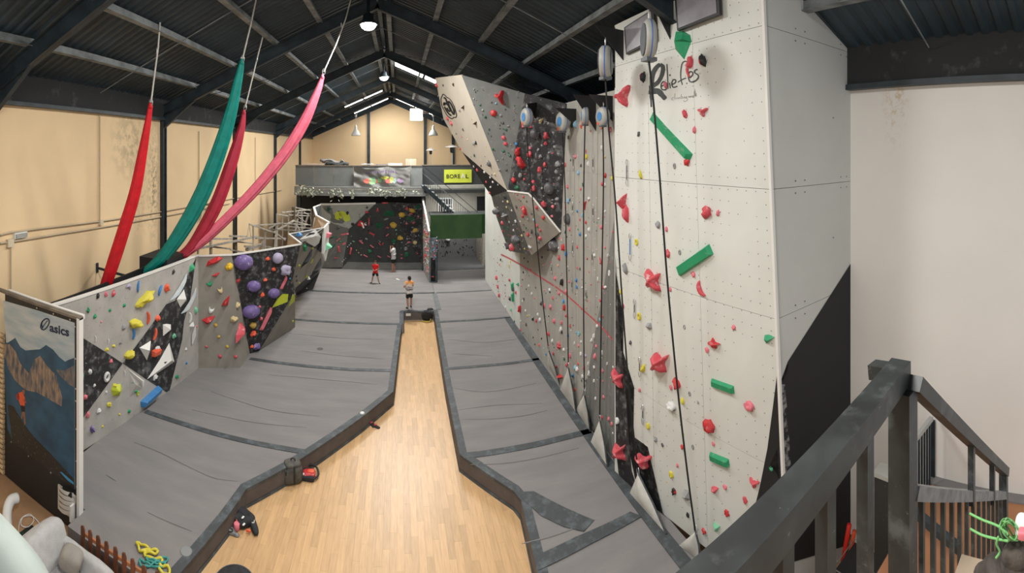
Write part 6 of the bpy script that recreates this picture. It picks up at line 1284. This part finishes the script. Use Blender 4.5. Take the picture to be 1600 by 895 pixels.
for i, (x, y, yw) in enumerate(((361, 829, .4), (364, 835, .1))):
    c = PZ(x, y, 0); t = thing('climbing_shoe', c, ['grey climbing shoe beside the black jacket, nearer the mat', 'grey climbing shoe beside the black jacket, further from the mat'][i], 'shoe', 'grey climbing shoes'); shoe(c, yw, mat('shoe_grey_%d' % i, (.20, .20, .20), .6, var=.4, vscale=20), t)
    MB().ring((c.x-.05, c.y, .07), (0, 0, 1), .04, .012, 12, 5).obj('collar', M['black'], t)
c = PZ(370, 828, 0); t = thing('chalk_bag', c, 'small pink and orange chalk bag beside the black jacket', 'bag'); MB().lathe([(.05, 0), (.06, .04), (.06, .14), (.05, .14)], c, seg=12).obj('pouch', HM['pink'], t, True); MB().tube([c+Vector((0, 0, .12)), c+Vector((-.05, .12, .16)), c+Vector((-.1, .2, .1))], .01, 5).obj('belt', HM['orange'], t)
# round black thing at the bottom edge
t = thing('round_ottoman', PZ(370, 925, .45), 'black round-topped stool cut by the bottom edge of the photo', 'stool'); c = PZ(366, 909, .45); c.z = 0
MB().lathe([(.30, 0), (.33, .04), (.35, .38), (.33, .44), (.27, .465), (.0, .47)], c, seg=32).obj('seat', cloth_b, t, True); MB().ring((c.x, c.y, .42), (0, 0, 1), .345, .012, 32, 6).obj('piping', M['device_dark'], t)
# bag and sign roll at the end of the corridor
c = PZ(669, 499, .0); t = thing('gym_bag', c, 'black bag slumped at the far right corner of the wooden corridor', 'bag')
cushion('bag_body', (c.x-.05, c.y-.1, .22), .26, .14, .22, cloth_b, t, rot=(.3, .5, .3), sq=.7, seed=3); cushion('bag_fold', (c.x+.1, c.y+.1, .34), .16, .12, .14, cloth_b, t, sq=.7, seed=4); MB().tube(smooth2([(c.x-.3, c.y-.25, .03), (c.x-.15, c.y-.32, .03), (c.x+.05, c.y-.3, .03), (c.x+.1, c.y-.2, .1)], 4), .02, 6).obj('strap', HM['yellow'], t)
c = P(638, 492, 20.25); t = tag(MB().box((c.x-.11, 20.262, c.z-.05), (c.x+.11, 20.29, c.z+.06)).obj('label_plate', M['edge']), 'small white label plate on the end face of the corridor mat', 'label')
c = PZ(621.5, 436.5, ZM); tag(MB().beam(c+Vector((-.08, .1, .01)), c+Vector((.08, -.1, .01)), .10, .02).obj('paper_scrap', M['edge']), 'small white scrap on the mat between the three people', 'paper')
for x, y, lab in ((500, 545, 'dark round stain-like disc on the third left mat'),):
    c = PZ(x, y, ZM); tag(MB().lathe([(.12, .004), (.1, .008)], c, seg=20).obj('rubber_disc', M['skirt']), 'flat dark disc lying on the third mat from the front', 'disc')
c = PZ(566, 646, ZM); tag(MB().lathe([(.07, 0), (.06, .03), (.02, .05)], c, seg=12).obj('chalk_ball', M['white']), 'small white chalk ball on the left mat rim above the shoes', 'chalk')
c = PZ(291, 862, ZM); t = tag(MB().lathe([(.0, .004), (.11, .008), (.10, .018), (.0, .024)], c, seg=24).obj('plastic_disc', mat('smoky_plastic', (.26, .27, .27), .25)), 'shiny grey disc on the lower left mat near its edge', 'disc')
# ================================================================ foreground railings, stair and landing at the right
scr = mat('scuffed_black_rail', (.020, .021, .021), .45, col2=(.036, .040, .039), vscale=12, spots=(((.13, .14, .138), 8, .53, .14, .55), ((.34, .36, .36), 26, .66, .08, .6)))
ZRL = 7.03; YR = .585
pl = thing('viewing_platform', (.6, -1, 5.9), 'platform floor the photo is taken from, at the railing', 'platform')
box('deck', (-1.6, -2.6, 5.80), (1.30, .66, 5.93), M['wood_in'], pl)
for x in (-1.5, 1.2): MB().box((x, .45, 0), (x+.1, .55, 5.8)).obj('support_leg', M['black_steel'], pl)
rl = thing('platform_railing', (.7, YR, 5.93), 'scuffed black steel railing crossing the lower right foreground', 'railing')
pA = Vector((-.15, .497, ZRL-.035)); pB = Vector((1.295, .622, ZRL-.035))
MB().beam(pA, pB, .066, .07).obj('top_rail', scr, rl)
MB().beam((1.262, .60, ZRL-.075), (1.262, .60, 5.93), .072, .062).obj('post', scr, rl)
MB().beam(P(1405, 584, 1.40), P(1363, 577, 1.45), .05, .045).obj('stub_rail', scr, rl)
for px_ in (1352, 1290, 1222, 1150, 1060):
    th = (px_-CX)/F; y_ = .508/(1-.0885*math.tan(th)); x = y_*math.tan(th); MB().beam((x, y_, ZRL-.07), (x, y_, 5.98), .034, .034).obj('baluster', scr, rl)
MB().beam((-.15, .497, 5.98), (1.26, .61, 5.98), .04, .04).obj('bottom_rail', scr, rl)
# stair rail falling away to the right
sr = thing('stair_railing', (2, .6, 5.0), 'black stair railing sloping down to the right past the thick post', 'railing')
a, b = P(1428, 598, 1.40), P(1571, 737, 2.86); MB().beam(a, b, .05, .045).obj('handrail', scr, sr)
c, d = P(1424, 768, 1.42), P(1568, 773, 2.86); MB().beam(c, d, .05, .04).obj('middle_rail', mat('chalky_grey_rail', (.20, .20, .195), .5, var=.3, vscale=20), sr)
for x in (1518, 1550.5, 1570):
    u = (x-1428)/143; # handrail height above x by intersecting the vertical plane through the pixel column
    def on(a, b, x):
        d_ = D(x, 0); n = Vector((d_.y, -d_.x, 0)); t_ = n.dot(a-EYE)/(n.dot(a-EYE)-n.dot(b-EYE)); return a.lerp(b, t_)
    p, q = on(a, b, x), on(c, d, min(x, 1567)); MB().beam(p, Vector((p.x, p.y, q.z)), .028, .028).obj('upright', scr, sr)
k = 0; xx = c.x+.09
while xx < d.x:
    u = (xx-c.x)/(d.x-c.x); p = c.lerp(d, u); MB().beam(p, p-Vector((0, 0, 1.05)), .017, .017).obj('baluster', scr, sr); xx += .11
MB().beam(c-Vector((0, 0, 1.05)), d-Vector((0, 0, 1.05)), .04, .05).obj('bottom_rail', scr, sr)
MB().beam(Vector((d.x, d.y, d.z-1.1)), Vector((d.x, d.y, b.z+.02)), .05, .05).obj('end_post', scr, sr)
# platform stair treads beneath it
st2 = thing('platform_staircase', (3.4, -.1, 0), 'brown stair flight between the platform and the landing', 'staircase')
for i in range(10):
    z = 5.7-.38*i; x = 1.6+.36*i; box('tread', (x, -.75, z-.04), (x+.36, .45, z), M['floor'], st2)
for y in (-.78, .45): MB().beam((1.4, y, 5.75), (5.1, y, 1.95), .04, .2).obj('stringer', M['black_steel'], st2)
# landing
oc = mat('orange_brown_board', (.42, .19, .085), .6, col2=(.36, .16, .075), vscale=2)
ld = thing('landing', (6.2, 1.5, 1.7), 'orange-brown landing floor by the white wall behind the railings', 'landing')
box('deck', (4.9, -1.5, 1.72), (XR, 2.96, 1.9), oc, ld); box('edge_board', (7.22, -1.5, 1.9), (XR, 2.96, 1.93), M['mat_grey'], ld); box('front_board', (4.9, 2.96, 0), (XR, 3.0, 1.86), M['black_clean'], ld)
lr = thing('landing_railing', (6.6, 2.9, 1.9), 'grey-topped railing at the corner of the landing by the white wall', 'railing')
e0 = PZ(1458, 745, 1.9); MB().beam(e0, Vector((e0.x, e0.y, P(0, 655, e0.xy.length).z)), .09, .09).obj('post', M['black_steel'], lr)
tt = P(1455, 654, 7.75); t2_ = P(1425, 692, 6.9); MB().beam(tt, t2_, .07, .07).obj('top_rail', mat('light_rail', (.42, .43, .42), .5), lr)
for i in range(7):
    p = tt.lerp(t2_, (i+.6)/7); MB().beam(p, Vector((p.x, p.y, 1.9)), .03, .03).obj('baluster', M['black_steel'], lr)
MB().beam(P(1425, 795, 6.6), P(1500, 858, 6.0), .1, .1).obj('kick_rail', M['black_steel'], lr)
# black speckled pillar and the clutter behind the post
t = thing('speckled_pillar', (5.4, 3.4, 0), 'black chalk-speckled pillar with a grey top behind the thick post', 'pillar'); q0, q1 = P(1366, 737, 6.9), P(1392, 750, 6.9)
sp = mat('speckled_black', (.022, .021, .018), .8, spots=((.4, .4, .38), 22, .66, .05, .7)); box('pillar_body', (q0.x, q0.y-.35, 0), (q1.x+.1, q0.y, q0.z-.06), sp, t); box('pillar_cap', (q0.x-.02, q0.y-.37, q0.z-.06), (q1.x+.12, q0.y+.02, q0.z+.0), M['device'], t)
def stick(x0, y0, x1, y1, r, rad, m, lab):
    a = P(x0, y0, r); b = P(x1, y1, r-.3); b = a+(b-a)*(a.z/(a.z-b.z)); b.x = a.x+.1; b.y = a.y+.25; tag(MB().tube([b, a], rad, 8).obj('foam_tube', m, None, True), lab, 'tube', 'foam tubes')
stick(1327, 820, 1312, 895, 7.9, .045, mat('bright_red_tube', (.75, .03, .02), .5), 'bright red tube leaning beside the white tower'); stick(1335, 830, 1322, 893, 7.8, .04, mat('orange_red_tube', (.70, .09, .03), .5), 'orange-red tube with a yellow tip leaning right of the red one')
stick(1331, 838, 1317, 895, 7.95, .035, HM['dgreen'], 'dark green tube leaning between the red and orange tubes')
t = thing('wire_basket', P(1338, 890, 7.2), 'dark wire basket on the floor right of the leaning tubes', 'basket')
c = P(1342, 880, 7.3)
for dz in (0, -.16, -.32):
    MB().beam(c+Vector((-.3, -.3, dz)), c+Vector((.35, -.3, dz)), .012, .012).beam(c+Vector((-.3, -.3, dz)), c+Vector((-.3, .3, dz)), .012, .012).beam(c+Vector((-.3, .3, dz)), c+Vector((.35, .3, dz)), .012, .012).beam(c+Vector((.35, -.3, dz)), c+Vector((.35, .3, dz)), .012, .012).obj('wire_hoop', M['steel'], t)
for i in range(9): MB().beam(c+Vector((-.3+.08*i, -.3, 0)), c+Vector((-.3+.08*i, -.3, -.34)), .008, .008).obj('wire_bar', M['steel'], t)
box('liner', (c.x-.28, c.y-.28, c.z-.36), (c.x+.33, c.y+.28, c.z-.03), M['black'], t)
# near pale handrail in the lower left corner
gr = mat('pale_worn_rail', (.26, .29, .265), .6, var=.12, vscale=14)
tag(MB().tube(smooth2([P(-100, 780, .62), P(-45, 835, .60), P(-5, 880, .58), P(28, 925, .56), P(60, 1000, .53)], 5), .042, 14).obj('grab_rail', gr, None, True), 'blurred pale grey rail filling the lower left corner', 'rail')
q_ = P(-30, 905, .58); MB().tube([q_-Vector((0, 0, .03)), (q_.x, q_.y, 5.93)], .03, 10).obj('post', gr, bpy.data.objects['grab_rail'])
# gear bundle at the lower right
gb = thing('gear_bundle', P(1575, 880, 1.3), 'dark jacket and climbing gear hung on the platform rail end at the lower right', 'gear')
dk = mat('brown_black_fabric', (.045, .035, .028), .8, var=.5, vscale=18, bump=.4, bscale=30)
for x, y, rx, ry, rz, m in ((1562, 893, .06, .05, .05, dk), (1592, 885, .06, .05, .06, dk), (1588, 862, .04, .04, .035, dk), (1545, 902, .05, .04, .03, dk), (1570, 900, .05, .05, .03, dk)):
    cushion('fabric_fold', P(x, y+8, 1.25), rx, ry, rz, m, gb, rot=(.3, .4, x*.1), sq=.75, seed=x)
box('wooden_crate', (1.08, .02, 5.93), (1.30, .42, 6.47), M['wood_in'], gb)
cushion('white_glove', P(1597, 822, 1.25), .018, .02, .03, M['white'], gb, rot=(0, .4, 0), sq=.7); cushion('pink_tag', P(1598, 834, 1.2), .012, .012, .012, HM['pink'], gb)
grc = mat('green_cord', (.16, .42, .14), .6)
def cord(pts, r, lab): tag(MB().tube(smooth2([P(x, y, r_) for x, y, r_ in pts], 6), r, 6).obj('cord', grc, None, True), lab, 'cord', 'green cords')
pts = [];
for i in range(46): a = i*.82; pts.append((1578+13*math.cos(a)+i*.25-4, 828+15*math.sin(a*1.03)+4*math.sin(i), 1.25+.03*math.sin(i*1.3)))
cord(pts, .0022, 'pale green cord coiled in loops above the dark jacket')
cord([(1515, 802, 1.3), (1535, 812, 1.28), (1560, 822, 1.25), (1575, 835, 1.22)], .0035, 'upper green cord end reaching left from the coil'); cord([(1516, 826, 1.3), (1535, 836, 1.28), (1558, 842, 1.25), (1575, 845, 1.22)], .0035, 'lower green cord end reaching left from the coil')
cord([(1560, 838, 1.2), (1557, 850, 1.2), (1562, 862, 1.2), (1556, 872, 1.2)], .003, 'short green cord hanging down over the dark jacket')
# ================================================================ people
def person(loc, Hh, yaw, joints, shirt, shorts, hair, label, shoes, band=None):
    """joints: body points in units of the height, x right, y forward (towards the facing side), z up"""
    t = thing('person', loc, label, 'person'); rotm = Matrix.Rotation(yaw, 3, 'Z')
    tr_ = lambda p: Vector(loc)+rotm @ (Vector(p)*Hh)
    def skin(name, chains, root, m, parent, lv=2):
        me = bpy.data.meshes.new(name); V = []; E = []; Rr = []; idx = {}
        for ch in chains:
            prev = None
            for key, p, r in ch:
                if key not in idx: idx[key] = len(V); V.append(p); Rr.append(r)
                if prev is not None: E.append((prev, idx[key]))
                prev = idx[key]
        me.from_pydata([Vector(v)*Hh for v in V], E, []); o = bpy.data.objects.new(name, me); COL.objects.link(o)
        sk = o.modifiers.new('skin', 'SKIN'); sk.use_smooth_shade = True; su = o.modifiers.new('sub', 'SUBSURF'); su.levels = lv; su.render_levels = lv
        for i, v in enumerate(me.skin_vertices[0].data):
            r = Rr[i]; r = (r, r) if not isinstance(r, tuple) else r; v.radius = (r[0]*Hh, r[1]*Hh); v.use_root = (i == idx[root])
        dg = bpy.context.evaluated_depsgraph_get(); dg.update(); m2 = bpy.data.meshes.new_from_object(o.evaluated_get(dg))
        vs = [Vector(loc)+rotm @ v.co for v in m2.vertices]; fs = [tuple(p.vertices) for p in m2.polygons]
        bpy.data.objects.remove(o); bpy.data.meshes.remove(me); bpy.data.meshes.remove(m2)
        return mesh(name, vs, fs, m, parent, True)
    J = dict(pelvis=(0, 0, .51), waist=(0, 0, .60), chest=(0, 0, .72), neckb=(0, 0, .82), neck=(0, .005, .855), head=(0, .012, .90), crown=(0, .005, .965)); J.update(joints)
    ch = [[('pelvis', J['pelvis'], (.085, .06)), ('waist', J['waist'], (.072, .055)), ('chest', J['chest'], (.095, .062)), ('neckb', J['neckb'], (.05, .04)), ('neck', J['neck'], .030), ('head', J['head'], (.050, .058)), ('crown', J['crown'], (.042, .05))]]
    for s in 'lr':
        sh, el, wr = Vector(J['sh'+s]), Vector(J['el'+s]), Vector(J['wr'+s]); d = (wr-el).normalized(); sd = d.cross(Vector((0, 0, 1))).normalized() if abs(d.z) < .95 else Vector((1, 0, 0))
        palm = wr+d*.035
        ch.append([('neckb', J['neckb'], (.05, .04)), ('sh'+s, sh, .034), ('el'+s, el, .023), ('wr'+s, wr, .015), ('palm'+s, palm, (.020, .012))])
        hp, kn, an, to = (Vector(J[k+s]) for k in ('hip', 'kn', 'an', 'to'))
        ch.append([('pelvis', J['pelvis'], (.085, .06)), ('hip'+s, hp, .052), ('kn'+s, kn, .036), ('calf'+s, kn.lerp(an, .35), .036), ('an'+s, an, .022)])
        for i in range(5):
            off = sd*(-.018+.012*i) if i < 4 else sd*.026; ln = (.032, .040, .042, .036, .022)[i]; st_ = palm+off*.8 if i < 4 else wr.lerp(palm, .4)+sd*.014
            bend = sd.cross(d)*(.012 if i < 4 else .004)
            fing = MB().tube([tr_(st_), tr_(st_+d*ln*.5+bend*.5), tr_(st_+d*ln+bend*1.6)], [.0062*Hh/1.0*.9, .0058*Hh*.9, .004*Hh*.9], 6)
            fing.obj('finger', SKIN, t, True)
    b = skin('body', ch, 'pelvis', SKIN, t)
    sc2 = [[('low', (0, 0, .492), (.106, .078)), ('pelvis', (0, 0, .55), (.104, .076)), ('waist', J['waist'], (.104, .076)), ('chest', J['chest'], (.118, .080)), ('neckb', (J['neckb'][0], J['neckb'][1], J['neckb'][2]-.01), (.055, .045))]]
    for s in 'lr':
        sh, el = Vector(J['sh'+s]), Vector(J['el'+s]); sc2.append([('neckb', J['neckb'], (.055, .045)), ('sh'+s, sh, .048), ('sl'+s, sh.lerp(el, .72), .046)])
    so = skin('shirt', sc2, 'pelvis', shirt, t)
    sc3 = [[('waist', (J['pelvis'][0], J['pelvis'][1], J['pelvis'][2]+.04), (.084, .062)), ('pelvis', J['pelvis'], (.092, .068))]]
    for s in 'lr':
        hp, kn = Vector(J['hip'+s]), Vector(J['kn'+s]); sc3.append([('pelvis', J['pelvis'], (.092, .068)), ('hip'+s, hp, .070), ('hem'+s, hp.lerp(kn, .85), .062)])
    skin('shorts', sc3, 'pelvis', shorts, t)
    for s in 'lr':
        an, to = Vector(J['an'+s]), Vector(J['to'+s]); skin('shoe', [[('h', (an.x, an.y-.015, .022), (.022, .024)), ('m', an.lerp(to, .5)*1.0+Vector((0, 0, -.012)), (.024, .020)), ('t', (to.x, to.y, .016), (.022, .014))]], 'm', shoes, t, 2)
    h = Vector(J['head']); hc = Vector(J['crown'])
    fw_ = (Vector(J.get('look', (0, 1, 0)))).normalized(); sdv = fw_.cross(Vector((0, 0, 1))).normalized()
    MB().blob(tr_(h+(hc-h)*.75-fw_*.010), .056*Hh, .064*Hh, .048*Hh, .18, 4, 14, 8, rotm.to_quaternion()).obj('hair', hair, t, True); MB().blob(tr_(h-fw_*.032+Vector((0, 0, .015))), .048*Hh, .035*Hh, .050*Hh, .15, 6, 12, 8, rotm.to_quaternion()).obj('hair', hair, t, True)
    MB().blob(tr_(h+fw_*.060), .009*Hh, .014*Hh, .013*Hh, 0).obj('nose', SKIN, t, True)
    for s in (-1, 1):
        MB().blob(tr_(h+fw_*.052+sdv*.019*s+Vector((0, 0, .014))), .006*Hh, .005*Hh, .004*Hh, 0, 0, 8, 6).obj('eye', M['black'], t, True); MB().blob(tr_(h+sdv*.052*s+Vector((0, 0, .002))), .007*Hh, .011*Hh, .016*Hh, 0, 0, 8, 6).obj('ear', SKIN, t, True)
    MB().blob(tr_(h+fw_*.053-Vector((0, 0, .024))), .014*Hh, .005*Hh, .004*Hh, 0, 0, 8, 6).obj('mouth', HM['pinkred'], t, True)
    return t
SKIN = mat('skin', (.42, .22, .145), .6); blk = mat('black_shorts', (.012, .012, .013), .85); hairm = mat('dark_hair', (.012, .009, .007), .7); hairb = mat('brown_hair', (.05, .025, .012), .7)
orsh = mat('orange_white_shirt', (.72, .30, .12), .85)
nt = orsh.node_tree; N = nt.nodes; K = nt.links                     # orange tie-dye shoulders running to white with dark stripes at the waist
geo = N.new('ShaderNodeNewGeometry'); sx = N.new('ShaderNodeSeparateXYZ'); K.new(geo.outputs['Position'], sx.inputs[0]); nz = N.new('ShaderNodeTexNoise'); nz.inputs['Scale'].default_value = 5
ad = N.new('ShaderNodeMath'); ad.operation = 'MULTIPLY_ADD'; ad.inputs[1].default_value = .35; K.new(geo.outputs['Position'], nz.inputs['Vector']); K.new(nz.outputs['Fac'], ad.inputs[0]); K.new(sx.outputs[2], ad.inputs[2])
mr = N.new('ShaderNodeMapRange'); mr.inputs[1].default_value = ZM+.85+.17; mr.inputs[2].default_value = ZM+1.36+.17; K.new(ad.outputs[0], mr.inputs[0]); rp = N.new('ShaderNodeValToRGB'); cr = rp.color_ramp; K.new(mr.outputs[0], rp.inputs[0])
cr.elements[0].position = 0; cr.elements[0].color = (.65, .63, .60, 1); cr.elements[1].position = 1; cr.elements[1].color = (.80, .30, .08, 1)
for p_, c_ in ((.10, (.12, .12, .14, 1)), (.16, (.12, .12, .14, 1)), (.18, (.65, .60, .55, 1)), (.28, (.25, .22, .24, 1)), (.31, (.68, .60, .54, 1)), (.55, (.72, .58, .48, 1)), (.68, (.85, .36, .10, 1))): e_ = cr.elements.new(p_); e_.color = c_
K.new(rp.outputs[0], N['Principled BSDF'].inputs['Base Color'])
# person in orange and white, back to the camera, hand at the face
person(PZ(639.5, 481.5, ZM), 1.50, math.radians(18), dict(shl=(-.105, 0, .80), shr=(.105, 0, .80), ell=(-.17, .02, .66), wrl=(-.09, .10, .64), elr=(.14, .05, .66), wrr=(.06, .10, .80) if 0 else (.08, .11, .62), hipl=(-.05, 0, .48), hipr=(.05, 0, .48), knl=(-.055, .01, .27), knr=(.07, .02, .27), anl=(-.05, -.02, .045), anr=(.085, .06, .045), tol=(-.09, .05, .02), tor=(.09, .15, .02), look=(-.3, 1, 0)),
       orsh, blk, hairm, 'person in an orange and white shirt and black shorts seen from behind', M['black'])
# boy in red, facing the camera's left, feet wide apart
person(PZ(586.5, 442.5, ZM), 1.26, math.radians(168), dict(shl=(-.10, 0, .79), shr=(.10, 0, .79), ell=(-.15, -.02, .66), wrl=(-.05, .11, .60), elr=(.15, -.02, .66), wrr=(.05, .11, .60), hipl=(-.05, 0, .48), hipr=(.05, 0, .48), knl=(-.12, .02, .28), knr=(.11, .02, .28), anl=(-.17, 0, .045), anr=(.16, 0, .045), tol=(-.24, .08, .02), tor=(.22, .08, .02), look=(.1, 1, -.1)),
       mat('red_shirt', (.70, .012, .012), .8), blk, hairb, 'boy in a red shirt and black shorts standing with feet apart', M['black'])
# man in white, side on, hand to his mouth
person(PZ(615, 425.0, ZM), 1.74, math.radians(80), dict(shl=(-.10, 0, .80), shr=(.10, 0, .80), ell=(-.10, .09, .68), wrl=(-.04, .10, .84), elr=(.11, -.01, .64), wrr=(.10, .03, .50), hipl=(-.045, 0, .48), hipr=(.045, 0, .48), knl=(-.05, .03, .27), knr=(.05, .02, .27), anl=(-.05, .03, .045), anr=(.05, -.04, .045), tol=(-.05, .12, .02), tor=(.05, .05, .02), look=(0, 1, -.05)),
       mat('white_shirt', (.60, .60, .60), .85), blk, hairm, 'man in a white shirt and black shorts standing side-on with a hand to his mouth', SKIN)
